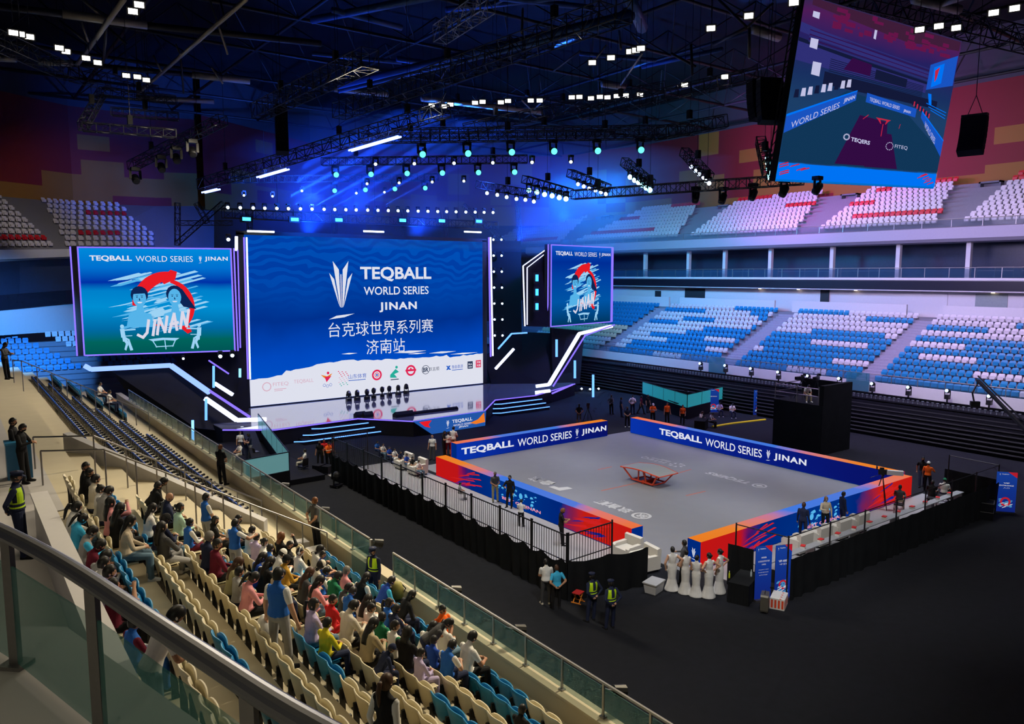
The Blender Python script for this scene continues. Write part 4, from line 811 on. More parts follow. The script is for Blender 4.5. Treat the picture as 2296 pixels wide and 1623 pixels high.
    POSES[name] = dict(mesh=out, half=Matrix.Translation(hc) @ (rotz(R(twist - hy)) @ rotx(R(-(lean + hp) * .42))).to_4x4(), head=Matrix.Translation(hc) @ Rh.to_4x4(), hips=hips, torso=Matrix.Translation(H) @ Rt.to_4x4(), hc=hc, low=float(co[:, 2].min()))
B2 = ((.10, -.16, .93), (-.10, -.16, .90))
make_pose('stand'); make_pose('back', hands=B2, pole=((1, -.3, -.3), (-1, -.3, -.3)))
make_pose('front', hands=((.06, .22, .95), (-.06, .22, .93)), pole=((1, -.4, -.5), (-1, -.4, -.5)))
make_pose('talk', hands=((.14, .32, 1.10), (-.24, .10, .80)), pole=((1, -.4, -.6), (-1, -.6, -.2)), head=(0, 10)); make_pose('look', hands=((.10, .30, 1.12), (-.08, .30, 1.10)), pole=((1, -.4, -.8), (-1, -.4, -.8)), head=(30, 0))
make_pose('photo', hands=((.10, .30, 1.50), (-.10, .30, 1.50)), pole=((1, .1, -.6), (-1, .1, -.6)), head=(-5, 0)); make_pose('walk', legs=((22, 3, 8), (-14, -3, 16)), hands=((.25, -.12, .82), (-.25, .22, .86)), hips=.885)
make_pose('big', tw=1.2, hands=((.33, .06, .76), (-.32, .06, .76)), legs=((3, 7, 0), (3, -7, 0)), voxel=.009)
make_pose('reach', hands=((.30, .40, 1.15), (-.20, .25, 1.0)), head=(15, 0), pole=((1, -.3, -.8), (-1, -.3, -.8))); make_pose('bend', lean=52, legs=((12, 5, 20), (0, -5, 5)), hands=((.16, .20, .80), (-.16, .25, .85)), hips=.86, head=(5, 0))
make_pose('leanwall', lean=24, hands=((.08, .36, 1.12), (-.08, .36, 1.10)), pole=((1, -.2, -.9), (-1, -.2, -.9)), head=(28, 0), hips=.89, tw=1.06, voxel=.009)
SIT = ((84, 7, 84), (84, -7, 84))
LAP = ((.09, .30, 1.05), (-.09, .32, 1.04))
make_pose('sit', hips=.50, legs=SIT, hands=LAP, pole=((1, -.6, -.4), (-1, -.6, -.4)), lean=4, head=(10, 0)); make_pose('sitphone', hips=.50, legs=SIT, hands=((.07, .32, 1.14), (-.07, .33, 1.13)), pole=((1, -.4, -.8), (-1, -.4, -.8)), lean=10, head=(36, 0))
make_pose('sitlean', hips=.50, legs=SIT, hands=((.10, .36, 1.06), (-.08, .36, 1.05)), pole=((1, -.2, -.6), (-1, -.2, -.6)), lean=32, head=(8, 0)); make_pose('sitright', hips=.50, legs=SIT, hands=LAP, pole=((1, -.6, -.4), (-1, -.6, -.4)), lean=5, twist=-12, head=(6, 45))
make_pose('sitleft', hips=.50, legs=SIT, hands=((.10, .34, 1.12), (-.12, .30, 1.02)), pole=((1, -.6, -.4), (-1, -.6, -.4)), lean=8, twist=10, head=(12, -40)); make_pose('sitraise', hips=.50, legs=SIT, hands=((.12, .28, 1.48), (-.10, .30, 1.20)), pole=((1, -.1, -.6), (-1, -.4, -.6)), lean=2, head=(0, 0))
make_pose('sitcross', hips=.50, legs=((70, 6, 40), (88, -9, 80)), hands=LAP, pole=((1, -.6, -.4), (-1, -.6, -.4)), lean=-6, head=(8, 10)); make_pose('sitf', hips=.50, legs=SIT, hands=LAP, pole=((1, -.6, -.4), (-1, -.6, -.4)), lean=8, head=(16, 0), female=1)
make_pose('sitbig', hips=.50, legs=SIT, hands=((.12, .34, 1.10), (-.10, .34, 1.08)), pole=((1, -.5, -.6), (-1, -.5, -.6)), lean=12, head=(20, 0), tw=1.15)
make_pose('standf', female=1, hands=((.22, .03, .80), (-.22, .03, .80)))
GOWN = [(.02, .27, .25), (.06, .265, .245), (.25, .20, .19), (.45, .15, .145), (.62, .155, .145), (.80, .178, .145), (.92, .170, .13), (1.02, .135, .105), (1.10, .125, .1)]
make_pose('gown_hip', female=1, skirt=GOWN, hands=((.20, -.04, 1.0), (-.23, .03, .82)), pole=((1, -.5, 0), (-1, -.6, -.2)), head=(4, 0), voxel=.009)
make_pose('gown_front', female=1, skirt=GOWN, hands=((.05, .20, .96), (-.05, .20, .94)), pole=((1, -.4, -.4), (-1, -.4, -.4)), head=(4, 20), voxel=.009); make_pose('gown_hips', female=1, skirt=GOWN, hands=((.20, -.04, 1.0), (-.20, -.04, 1.0)), pole=((1, -.5, 0), (-1, -.5, 0)), head=(4, -15), voxel=.009)
# ---- hair in head space
def cap_shell(b, sc=(.084, .104, .122), keep=None, off=(0, -.010, .012)):
    n, m = 20, 14; vs = []; fs = []; idx = {}
    for j in range(m + 1):
        th = math.pi * j / m
        for i in range(n): ph = 2 * math.pi * i / n; vs.append((off[0] + sc[0] * math.sin(th) * math.cos(ph), off[1] + sc[1] * math.sin(th) * math.sin(ph), off[2] - sc[2] * math.cos(th)))
    for j in range(m):
        for i in range(n):
            q = (j * n + i, j * n + (i + 1) % n, (j + 1) * n + (i + 1) % n, (j + 1) * n + i); c = sum((Vector(vs[k]) for k in q), Vector()) / 4
            if keep(c): fs.append(q)
    b.add(vs, fs)
HAIR = {}
k_short = lambda c: not (c.y > .035 and c.z < .062) and c.z > (-.035 if abs(c.x) > .05 and c.y > -.02 else -.065)
k_long = lambda c: not (c.y > .045 and c.z < .07) and c.z > -.09
b = MB(); cap_shell(b, keep=k_short); HAIR['short'] = b.mesh('hair_short', None, True)
def drape(b, z1, w0, w1, y0=-.075):
    loft(b, [(Vector((0, y0 + .02, .03)), .07, .03, Vector((1, 0, 0)), Vector((0, 1, 0))), (Vector((0, y0, -.06)), w0, .045, Vector((1, 0, 0)), Vector((0, 1, 0))), (Vector((0, y0 - .035, z1 * .6)), (w0 + w1) / 2, .045, Vector((1, 0, 0)), Vector((0, 1, 0))), (Vector((0, y0 - .04, z1)), w1, .03, Vector((1, 0, 0)), Vector((0, 1, 0)))], 12)
b = MB(); cap_shell(b, keep=k_long); HAIR['long'] = b.mesh('hair_long', None, True)
b = MB(); cap_shell(b, (.09, .108, .124), k_long); HAIR['bob'] = b.mesh('hair_bob', None, True)
b = MB(); cap_shell(b, keep=k_long); b.tube([(0, -.10, .04), (0, -.15, .03), (0, -.165, -.08), (0, -.14, -.22), (0, -.13, -.28)], [.02, .034, .036, .024, .008], 8); HAIR['ponytail'] = b.mesh('hair_ponytail', None, True); LEN = {}
b = MB(); drape(b, -.34, .086, .078); LEN['long'] = b.mesh('hair_length', None, True); b = MB(); drape(b, -.16, .090, .083, -.05); LEN['bob'] = b.mesh('hair_length', None, True)
b = MB(); cap_shell(b, keep=k_long); b.ball((0, -.115, .035), .042, 10); HAIR['bun'] = b.mesh('hair_bun', None, True)
b = MB(); cap_shell(b, (.089, .107, .118), lambda c: c.z > .035, (0, -.006, .022)); b.prism([(-.07, .075, .052), (-.055, .135, .046), (0, .165, .044), (.055, .135, .046), (.07, .075, .052)], (0, 0, .008)); CAPM = b.mesh('cap', None, True)
b = MB(); b.lathe([(.088, .03), (.094, .05), (.115, .085), (.10, .105), (.02, .115)], 16, Matrix.Translation((0, -.006, .012)) @ rotx(R(4)).to_4x4()); b.prism([(-.075, .07, .045), (-.05, .125, .03), (0, .14, .028), (.05, .125, .03), (.075, .07, .045)], (0, 0, .008)); PCAP = b.mesh('police_cap', None, True)
HCOL = {'k': mat('hair_black', (.010, .009, .009), .45), 'n': mat('hair_brown', (.055, .022, .010), .5), 'g': mat('hair_grey', (.16, .15, .14), .6), 'o': mat('hair_auburn', (.16, .055, .015), .5), 'l': mat('hair_light', (.22, .12, .05), .5)}
SKIN = [mat('skin_a', (.46, .24, .145), .55, var=.05), mat('skin_b', (.38, .185, .105), .55, var=.05), mat('skin_c', (.52, .29, .19), .55, var=.05), mat('skin_d', (.30, .14, .075), .55, var=.05)]
FACE = mat('face_dark', (.06, .025, .02), .6)
CC = dict(white=(.72, .71, .70), offwhite=(.62, .57, .48), black=(.012, .012, .014), navy=(.018, .024, .06), blue=(.025, .13, .50), cyan=(.05, .42, .72), grey=(.30, .30, .31), dgrey=(.07, .07, .075), red=(.55, .02, .025), maroon=(.13, .012, .03), pink=(.72, .30, .33), mint=(.42, .62, .50), beige=(.50, .42, .32), olive=(.33, .30, .17), mustard=(.40, .22, .03), green=(.02, .18, .09), orange=(.85, .13, .015), yellow=(.65, .55, .03), jeans=(.12, .20, .28), lav=(.45, .38, .6), khaki=(.42, .34, .22), royal=(.02, .07, .40), tan=(.34, .26, .19))
def cmat(k): return mat('cloth_' + k, CC[k], .8, var=.10, scale=9, spec=.15)
def person(pose, loc, face, label, top='white', sleeve=None, arm=None, pants='black', shin=None, shoe='black', hair='short', hc='k', scale=1.0, skin=None, group=None, cap=None, vest=None, bare=False):
    P = POSES[pose]; t = thing('person', label, 'person', loc, R(face), group); t.scale = (scale,) * 3
    o = link('body', P['mesh'], t); sk = SKIN[(skin if skin is not None else random.randrange(3))]
    sl = sleeve or top; slots = [sk, cmat(top), sk if bare else cmat(sl), sk if (arm is None or bare) else cmat(arm), cmat(pants), sk if shin == 'skin' else cmat(shin or pants), cmat(shoe), FACE]
    for i, m in enumerate(slots): o.material_slots[i].link = 'OBJECT'; o.material_slots[i].material = m
    o.location.z = -P['low'] if pose[:3] != 'sit' else 0
    dz = Vector((0, 0, o.location.z))
    def onhead(name, me, m):
        h = link(name, me, t); h.matrix_local = Matrix.Translation(dz) @ P['head']
        if not me.materials: me.materials.append(None)
        h.material_slots[0].link = 'OBJECT'; h.material_slots[0].material = m; return h
    if hair:
        h_ = onhead('hair', HAIR[hair], HCOL[hc])
        if hair in LEN:
            l_ = link('hair_length', LEN[hair], t); l_.matrix_local = Matrix.Translation(dz) @ P['half']
            if not LEN[hair].materials: LEN[hair].materials.append(None)
            l_.material_slots[0].link = 'OBJECT'; l_.material_slots[0].material = HCOL[hc]
    if cap == 'police': onhead('police_cap', PCAP, cmat('navy'))
    elif cap: onhead('cap', CAPM, cmat(cap))
    if vest: v = link('safety_vest', vest, t); v.matrix_local = Matrix.Translation(dz) @ P['torso']
    return t
# hi-vis vest in torso space
NEON = mat('neon_yellow', (.55, .85, .01), .6, emit=None, var=.05); b = MB()
def vring(z, g=1.13): 
    for a, c in zip(((.02, .165, .118), (.14, .150, .104), (.27, .165, .116), (.36, .174, .106), (.43, .15, .09)), ((.14, .150, .104), (.27, .165, .116), (.36, .174, .106), (.43, .15, .09), (.47, .10, .08))):
        if a[0] <= z <= c[0]: t = (z - a[0]) / (c[0] - a[0]); return (a[1] + (c[1] - a[1]) * t) * g, (a[2] + (c[2] - a[2]) * t) * g
zs = [.03, .07, .10, .15, .18, .22, .30, .37, .40, .45]; n = 20
for j in range(len(zs) - 1):
    for k in range(n):
        t0, t1 = 2 * math.pi * k / n, 2 * math.pi * (k + 1) / n; q = []
        if zs[j] > .29 and abs(math.cos((t0 + t1) / 2)) > .93: continue
        for z, t in ((zs[j], t0), (zs[j], t1), (zs[j + 1], t1), (zs[j + 1], t0)): ax, ay = vring(z); q.append((ax * math.cos(t), ay * math.sin(t) - .002, z))
        c = abs(math.cos((t0 + t1) / 2)); b.mi(0 if j in (1, 3) or (j >= 4 and .25 < c < .9) else 1); b.add(q, ((0, 1, 2, 3),))
VEST = b.mesh('safety_vest', [NEON, cmat('navy')], True)
# ---- the crowd on the near stand: (head px, head py, pose, scale, top, sleeve, lower arm, trousers, hair, hair colour, extra, label)
CROWD = [
(185,1051,'sitright',1,'black',0,'black','dgrey','short','k',0,'man in black at the top corner of the crowd, looking over his shoulder'),
(203,1078,'sit',1,'offwhite',0,'white','navy','short','k',0,'person in pale grey jacket just below the man in black at the top'),
(177,1078,'sit',.95,'black',0,'black','dgrey','short','k',0,'person in black tucked behind the pale grey jacket'),
(216,1112,'sitphone',1,'grey',0,'grey','navy','short','k',0,'person in grey bent forward in the upper left of the crowd'),
(153,1141,'sitf',1,'white',0,'white','jeans','ponytail','k',0,'woman with ponytail in white, alone at the upper end of the last row'),
(177,1166,'sitphone',.9,'cyan',0,0,'jeans','ponytail','k',0,'girl with long ponytail in pale blue beside the grey back wall'),
(181,1201,'sitphone',.95,'grey','cyan','cyan','jeans','short','k',0,'dark haired person in grey with pale blue sleeves leaning on the back wall'),
(240,1140,'sitraise',1,'pink',0,'pink','black','long','k',0,'woman in pink lifting a hand, upper left of the crowd'),
(238,1165,'sitf',1,'black',0,'black','black','long','k',0,'long haired woman in black in front of the woman in pink'),
(224,1124,'sit',.9,'white',0,0,'navy','short','k',0,'child in white squeezed between grey and pink tops'),
(266,1181,'sitf',1,'beige',0,'beige','jeans','long','k',0,'woman in beige jacket and jeans with long black hair'),
(320,1091,'sitlean',1.02,'black',0,'black','black','short','k',0,'man in black leaning forward by the sloping grey wall'),
(329,1113,'sitf',.95,'black',0,'white','black','short','k',0,'girl in black top with pale letters beside the leaning man'),
(329,1140,'sitf',.95,'white',0,'white','black','long','k',0,'girl in white with dark shoulder strap below the lettered black top'),
(364,1124,'sit',1,'navy',0,'navy','black',0,'k',0,'bald man in navy jacket near the sloping grey wall'),
(390,1150,'sitright',1,'mint',0,'mint','black','bun','k',0,'woman in mint green jacket turned to the court'),
(362,1152,'sitphone',.9,'dgrey',0,'dgrey','black','short','k',0,'dark grey clad person left of the mint green jacket'),
(342,1172,'sitphone',1,'navy',0,'navy','jeans','short','k','black','person with black cap and teal trousers among the upper rows'),
(344,1202,'sitcross',1,'dgrey',0,'dgrey','grey','long','k',0,'person in dark top with pale grey trousers stretched into the aisle'),
(418,1180,'sit',.85,'blue','white','white','maroon','short','k',0,'boy in blue vest and red neckerchief hunched over his lap'),
(180,1236,'sitphone',.95,'maroon',0,0,'black','short','k',0,'dark haired child in maroon low at the grey back wall'),
(215,1278,'sit',.95,'white',0,0,'grey','short','k',0,'boy in white shirt low at the left wall'),
(244,1255,'sitphone',.95,'grey',0,'grey','jeans','short','k',0,'person in blue grey shirt beside the blue seats at the left'),
(240,1290,'sit',.98,'lav',0,0,'navy','short','k',0,'boy in pale violet shirt at the left wall'),
(246,1332,'sitraise',.95,'maroon',0,0,'black','bob','k',0,'person in maroon raising both hands behind the front rail'),
(284,1415,'sit',.9,'blue','maroon','white','blue','short','k',0,'child in blue and dark red vest half behind the thick front rail'),
(476,1167,'sitright',.9,'black',0,0,'black','bob','k',0,'child in black beside the standing boy in blue vest'),
(527,1173,'sitright',.95,'dgrey',0,'dgrey','black','short','k',0,'boy in dark grey close to the stair handrail'),
(548,1204,'sitf',.9,'white',0,'white','jeans','short','k',0,'child in white T-shirt under the handrail'),
(570,1214,'sit',.85,'lav',0,0,'navy','short','k',0,'small child with black hair right of the white T-shirt'),
(596,1214,'sitright',.9,'white',0,'white','navy','bun','k',0,'girl with white hairband looking to the court'),
(583,1224,'sit',.85,'blue',0,0,'navy','short','k',0,'small child in blue behind the girl with hairband'),
(629,1201,'sitraise',1,'black',0,'black','black','bob','o',0,'woman with auburn hair in black holding up a phone'),
(638,1230,'sitright',.9,'black',0,'black','navy','short','k',0,'boy in black jacket in front of the auburn haired woman'),
(575,1246,'sitphone',.95,'royal','white','white','navy','long','k',0,'long haired girl in deep blue vest with white sleeves'),
(605,1248,'sitphone',.92,'white',0,'white','navy','short','k','white','child with white cap and white top'),
(623,1255,'sit',.92,'mustard',0,'mustard','black','short','k','black','child with black cap and mustard jacket'),
(671,1251,'sitright',.92,'white',0,'white','cyan','short','k','hp','boy wearing big white headphones'),
(699,1247,'sitphone',.95,'white','white','black','navy','bob','k',0,'girl with chin length hair in white beside the headphones boy'),
(718,1257,'sitright',.9,'royal','white',0,'navy','short','k',0,'boy in deep blue near the stair foot'),
(721,1276,'sitphone',.88,'blue','white',0,'navy','short','k',0,'boy in blue vest nearest the pile of bags'),
(453,1217,'sit',1,'navy',0,'navy','navy','short','g',0,'grey haired man in navy sweater'),
(464,1243,'sitright',1,'maroon',0,'maroon','black','short','k',0,'man in maroon sweater with lowered face mask'),
(505,1274,'sitphone',.95,'olive',0,'olive','black','long','n',0,'girl in olive jacket with pale scarf'),
(526,1292,'sit',.85,'grey',0,'grey','navy','short','k',0,'small child between olive jacket and pink hoodie'),
(538,1302,'sitphone',.95,'pink',0,'pink','black','ponytail','k',0,'girl in pink hoodie with patterned trousers'),
(566,1281,'sitphone',1,'black',0,'black','black','long','k',0,'woman in black behind the pink hoodie'),
(612,1291,'sitphone',.92,'beige',0,'beige','navy','short','k',0,'boy in cream hoodie left of the big man'),
(671,1287,'sitphone',1,'dgrey',0,'grey','black','long','n',0,'woman with long brown hair right of the big man'),
(697,1307,'sitphone',1,'pink',0,'pink','jeans','long','k',0,'woman in pale pink shirt with straight black hair'),
(681,1370,'sitright',1,'lav',0,'lav','jeans','ponytail','k',0,'woman with ponytail in pale grey top and jeans beside the big man'),
(723,1291,'sitphone',.95,'offwhite',0,'offwhite','navy','bob','k','offwhite','girl with cream cap'),
(747,1297,'sitphone',1,'green',0,'green','navy','short','k',0,'man in green and white striped polo'),
(763,1292,'sit',.95,'pink',0,'grey','navy','short','g',0,'grey haired person in dusty pink behind the striped polo'),
(801,1294,'sitlean',1,'black','white','white','black','long','k',0,'woman in black waistcoat with very long black hair'),
(742,1342,'sitright',.88,'red',0,'red','red','short','k',0,'boy in bright red jacket'),
(763,1345,'sitphone',.9,'blue','white','white','navy','short','k',0,'boy in blue vest right of the bright red jacket'),
(781,1334,'sitphone',.9,'dgrey','cyan',0,'navy','short','k',0,'boy with pale blue sleeves reading a card'),
(782,1363,'sitphone',1.05,'offwhite',0,'offwhite','black','short','k',0,'man in cream jacket with printed back'),
(812,1376,'sitright',.9,'white',0,'white','navy','short','k',0,'boy in white right of the cream jacket'),
(832,1348,'sitphone',1,'white',0,'white','grey','long','k',0,'woman in white with long hair in the middle rows'),
(852,1308,'sitlean',1,'royal','cyan',0,'navy','short','k',0,'boy in dark blue vest bending forward in front of the officer'),
(832,1391,'sit',.88,'green',0,'dgrey','navy','short','k',0,'boy in dark green sweater'),
(854,1400,'sitright',.92,'white','green',0,'navy','short','k',0,'boy in cream T-shirt with green sleeves'),
(897,1346,'sitlean',1,'black',0,'black','navy','long','k',0,'girl in black with long hair at the front rows'),
(886,1365,'sit',.9,'navy',0,0,'navy','short','k',0,'boy in navy with black hair behind a blue seat'),
(888,1387,'sitright',.92,'blue','white','white','navy','ponytail','k',0,'girl in blue vest seen from the side'),
(803,1413,'sitphone',1.02,'khaki',0,'khaki','black','long','k',0,'woman in pale khaki jacket with shoulder length hair'),
(869,1419,'sit',1,'black',0,0,'navy','bob','k',0,'woman in black T-shirt with brown black hair'),
(936,1420,'sitlean',.95,'white',0,'white','navy','long','k',0,'girl in white hoodie with long wet looking hair'),
(984,1415,'sitphone',.98,'white',0,'white','jeans','ponytail','k',0,'woman in white sweater with high ponytail'),
(1037,1428,'sitbig',1.08,'white',0,0,'black','short','k',0,'man in white T-shirt at the front row holding a fan'),
(719,1433,'sit',.85,'yellow',0,'yellow','navy','short','k',0,'boy in lime yellow T-shirt on the blue seats'),
(960,1466,'sit',.8,'royal',0,0,'navy','short','k',0,'small boy in deep blue left of the blue vest boy at the front'),
(991,1470,'sitphone',.95,'blue','white',0,'navy','short','k',0,'boy in blue vest with crossed arms in the second row'),
(915,1470,'sit',.75,'lav',0,'lav','lav','short','k',0,'toddler in patterned lavender clothes'),
(841,1470,'sitlean',.7,'navy',0,'navy','navy','short','k','navy','child in navy cap curled up on a seat'),
]
def crowd_place(px, py, scale):
    d = ray(px, py); k = d.z / d.x; hz = 1.2 * scale; f = (8.90 - hz - k * 8.85) / (.4 - .8 * k); i = max(0, min(9, round(f - .38)))
    xs = (31.80 + .8 * i) if i < 9 else 38.85; z = 2.88 + .4 * min(i, 8) + hz - .03; best = None
    for n in range(280):
        y = 18.5 + .05 * n; v = Vector((xs, y, z)) - CAM; w_ = v.dot(FW); e = (1148 + FPX * v.dot(RT) / w_ - px) ** 2 + (811.5 - FPX * v.dot(UP) / w_ - py) ** 2
        if best is None or e < best[0]: best = (e, y)
    return i, best[1]
TAKEN = set(); rc = random.Random(12)
for px, py, pose, sc, top, sl, arm, pants, hair, hc, ex, lab in CROWD:
    i, y = crowd_place(px, py, sc); k = max(0, min(len(SEAT_Y) - 1, round((y - SEAT_Y[0]) / .5)))
    for dk in (0, -1, 1, -2, 2):
        if 0 <= k + dk < len(SEAT_Y) and (i, k + dk) not in TAKEN: k = k + dk; break
    TAKEN.add((i, k)); y = .6 * SEAT_Y[k] + .4 * max(SEAT_Y[k] - .25, min(SEAT_Y[k] + .25, y))
    face = 90 + rc.uniform(-8, 22)
    t = person(pose, (32.05 + .8 * i - .20 if i < 9 else 38.93, y, NZ(min(i, 8)) + .44 - .40 * sc), face, 'sitting ' + lab, top, sl or None, arm or None, pants, None, rc.choice(('white', 'black', 'dgrey')), hair or None, hc, sc, cap=ex if ex and ex != 'hp' else None)
    if ex == 'hp':
        b = MB(); b.tube([(s * .09 * math.sin(a), 0, .02 + .125 * math.cos(a)) for s, a in ((1, a) for a in [R(k_) for k_ in range(-95, 96, 19)])], .012, 6); b.ball((.088, 0, 0), .04, 8, (.6, 1, 1)); b.ball((-.088, 0, 0), .04, 8, (.6, 1, 1)); h = b.build('headphones', cmat('white'), t, True); h.matrix_local = POSES[pose]['head']
near_seats(TAKEN)
# standing among the rows: (head px, py, row, pose, scale, face, ...)
def standing(px, py, row, hgt, pose, face, label, **k):
    row = min(range(9), key=lambda i: abs(G(px, py, NZ(i) + hgt * .93).x - (31.75 + .8 * i))) if hgt != 1.30 else row
    z = NZ(row); p = G(px, py, z + hgt * .93); p.x = 31.75 + .8 * row; return person(pose, (p.x, p.y, z), face, label, scale=hgt / 1.70, **k)
standing(457, 1113, 4, 1.55, 'front', 100, 'standing boy in blue vest and grey trousers beside the sloping wall', top='blue', sleeve='white', pants='grey')
standing(509, 1174, 3, 1.50, 'reach', 115, 'standing boy in blue vest with red neckerchief seen from behind', top='blue', sleeve='white', pants='grey')
b_ = standing(638, 1281, 5, 1.78, 'big', 118, 'big man in blue vest and grey trousers standing in the aisle with a white bag', top='blue', sleeve='white', pants='grey', shoe='dgrey')
standing(993, 1363, 0, 1.56, 'front', 10, 'standing boy in bright orange T-shirt facing along the front row', top='orange', pants='navy')
standing(965, 1368, 0, 1.55, 'bend', 60, 'boy in dark grey bending over beside the orange T-shirt', top='dgrey', arm='dgrey', pants='navy')
standing(895, 1515, 4, 1.62, 'standf', 115, 'standing woman in black waistcoat and white sleeves with long reddish hair', top='black', sleeve='white', arm='white', pants='black', hair='ponytail', hc='n')
standing(1040, 1600, 2, 1.30, 'sit', 100, 'black haired child cut off by the lower edge in the third row', top='black')
p_ = G(350, 1405, 7.55); person('leanwall', (38.92, p_.y, 6.08), 95, 'man in white T-shirt leaning on the back wall with his phone', top='white', pants='jeans', shoe='white', scale=1.06, hair='short')
# wardens and staff on the stand
p_ = G(75, 1228, 6.1); person('back', (39.72, p_.y + .5, 6.1), 75, 'guard in hi-vis vest standing at the top of the stand, hands behind back', top='navy', arm='navy', pants='navy', cap='police', vest=VEST, scale=1.07)
standing(857, 1228, 0, 1.62, 'stand', -70, 'officer in hi-vis vest and blue cap standing at the gate of the glass rail', top='navy', arm='navy', pants='navy', cap='police', vest=VEST)
p_ = G(708, 1232, 2.88); person('back', (p_.x, p_.y, 2.88), 95, 'man in striped dark shirt at the glass rail, hands behind his back', top='dgrey', pants='black', hc='o', scale=1.05)
p_ = G(497, 1088, 2.88); person('front', (p_.x, p_.y, 2.88), 120, 'man in black T-shirt standing at the glass rail above the booth', top='black', pants='black', scale=1.06, hc='o')
for px, py, lab, pose, fx in ((30, 905, 'man in black leaning on the folding seats at the left edge', 'front', 70), (48, 935, 'second man in black standing in front of the first at the left edge', 'look', 60)):
    p = G(px + 6, 1066 if px < 40 else 1082, 6.1); person(pose, (p.x, p.y, 6.1), fx, lab, top='black', arm='black', pants='black', scale=1.0)
p = DP(14, 850, 34); person('look', p, 60, 'cameraman in grey shirt at the far left edge of the picture', top='dgrey', pants='black', arm='dgrey')
for px, py, lab in ((222, 862, 'person in white shirt crouched beside the stage screen stand'), (243, 880, 'second person in white shirt at the end of the teal seats')):
    p = DP(px, py, 44); person('sit', (p.x, p.y, p.z - 1.1), 60, lab, top='white', pants='navy')
# ---- people on the floor of the hall: (foot px, foot py, height, pose, facing, label, colours)
def floor_person(px, py, h, pose, face, label, z=0.0, **k):
    p = G(px, py, z); return person(pose, (p.x, p.y, z), face, label, scale=h / 1.70, **k)
FACE_CAM = -36
fp = floor_person
def hp_(px, py, h, pose, face, label, **k):
    p = OY(px, py, 21.35); return person(pose, (p.x, 21.35, 0.03), face, label, scale=h / 1.70, **k)
fp(1224, 1356, 1.74, 'front', 150, 'man in white T-shirt and dark trousers beside the black drape', top='white', pants='dgrey', shoe='offwhite')
fp(1248, 1366, 1.66, 'back', 160, 'man in pale blue shirt with green shoulder bag beside the drape', top='cyan', pants='black', shoe='black', hc='n')
fp(1327, 1394, 1.78, 'back', 175, 'officer in hi-vis vest on the floor, nearer to the red stool', top='navy', arm='navy', pants='navy', vest=VEST, cap='police')
fp(1369, 1411, 1.76, 'back', 170, 'officer in hi-vis vest on the floor, hands clasped behind back', top='navy', arm='navy', pants='navy', vest=VEST, cap='police')
GW = dict(top='white', shoe='offwhite', hair='bun', bare=True, skin=2)
for px, py, pose, fc, lab in ((1506, 1322, 'gown_hip', 150, 'hostess in white gown with hand on hip, leftmost of the five'), (1536, 1329, 'gown_front', 170, 'hostess in white gown, second from the left, arms in front'), (1560, 1336, 'gown_front', 120, 'shorter hostess in white gown in the middle of the five'), (1588, 1338, 'gown_hips', 165, 'hostess in white gown with both hands on her hips'), (1612, 1328, 'gown_hip', 190, 'hostess in white gown furthest right of the five')):
    fp(px, py, 1.74 if 'shorter' not in lab else 1.62, pose, fc, lab, **GW)
fp(1532, 1308, 1.76, 'talk', 200, 'man in dark suit standing behind the white gowned hostesses', top='dgrey', arm='dgrey', pants='black')
hp_(1803, 1112, 1.76, 'stand', 100, 'man in dark blue suit seen from behind beside the white sofas', top='navy', arm='navy', pants='navy', hc='n')
hp_(1853, 1103, 1.72, 'talk', -30, 'woman in beige blazer with orange lanyard holding a cup', top='beige', arm='beige', pants='black', hair='bob', hc='l')
hp_(1891, 1102, 1.70, 'stand', 60, 'man in dark blue suit right of the woman in beige blazer', top='navy', arm='navy', pants='navy')
fp(2066, 1090, 1.76, 'walk', -60, 'man in black T-shirt walking behind the right corner of the court', top='black', pants='navy')
fp(2078, 1102, 1.72, 'talk', 100, 'man in orange shirt and white cap behind the right court corner', top='orange', pants='black', cap='white')
for px, py, lab, k in ((2015, 1142, 'cameraman in grey sitting behind the broadcast camera', dict(top='dgrey', pants='khaki')), (2088, 1130, 'man in black sitting at the far end of the sofa area', dict(top='black', pants='black')), (2115, 1125, 'person with green cap and white shirt at the far end of the sofa area', dict(top='white', pants='navy', cap='green'))):
    fp(px, py, 1.72, 'sit', 110, lab, **k)
fp(970, 1031, 1.68, 'stand', -50, 'bald man in white polo at the left end of the stage side board', top='white', pants='dgrey', hair=None); fp(995, 1022, 1.72, 'look', 40, 'man in black holding papers beside the stage side board', top='black', pants='black')
fp(1005, 1021, 1.62, 'stand', 150, 'person in white T-shirt and brown shorts by the stage side board', top='white', pants='maroon', shin='skin'); fp(1017, 1016, 1.84, 'front', 120, 'tall man in white T-shirt by the stage side board', top='white', pants='tan', shin='skin')
fp(1110, 1125, 1.66, 'front', -20, 'older man in grey T-shirt beside the red and blue board', top='dgrey', pants='olive', hc='g'); fp(1143, 1138, 1.72, 'talk', -60, 'man in black with yellow lanyard beside the red and blue board', top='black', arm='black', pants='black')
fp(1168, 1182, 1.38, 'look', 120, 'child in white T-shirt in the fenced walkway', top='white', pants='black'); fp(1258, 1223, 1.74, 'look', 60, 'man in black with a towel near the corner of the fenced walkway', top='black', pants='black', hc='o', skin=3)
for n, (px, py, top) in enumerate(((845, 1022, 'blue'), (858, 1028, 'white'), (872, 1036, 'royal'), (884, 1040, 'white'), (897, 1047, 'navy'), (911, 1053, 'royal'), (924, 1060, 'black'), (938, 1069, 'white'))):
    fp(px, py, 1.38, 'sit', 20, 'seated child in %s, %s in the row at the far end of the walkway' % (dict(royal='deep blue').get(top, top), nth(n)), z=.05, top=top, pants='jeans' if n % 2 else 'navy', group='children seated on the walkway')
fp(1030, 1118, 1.2, 'sit', 60, 'small child in pale grey sitting alone against the fence', top='grey', pants='grey', z=.05)
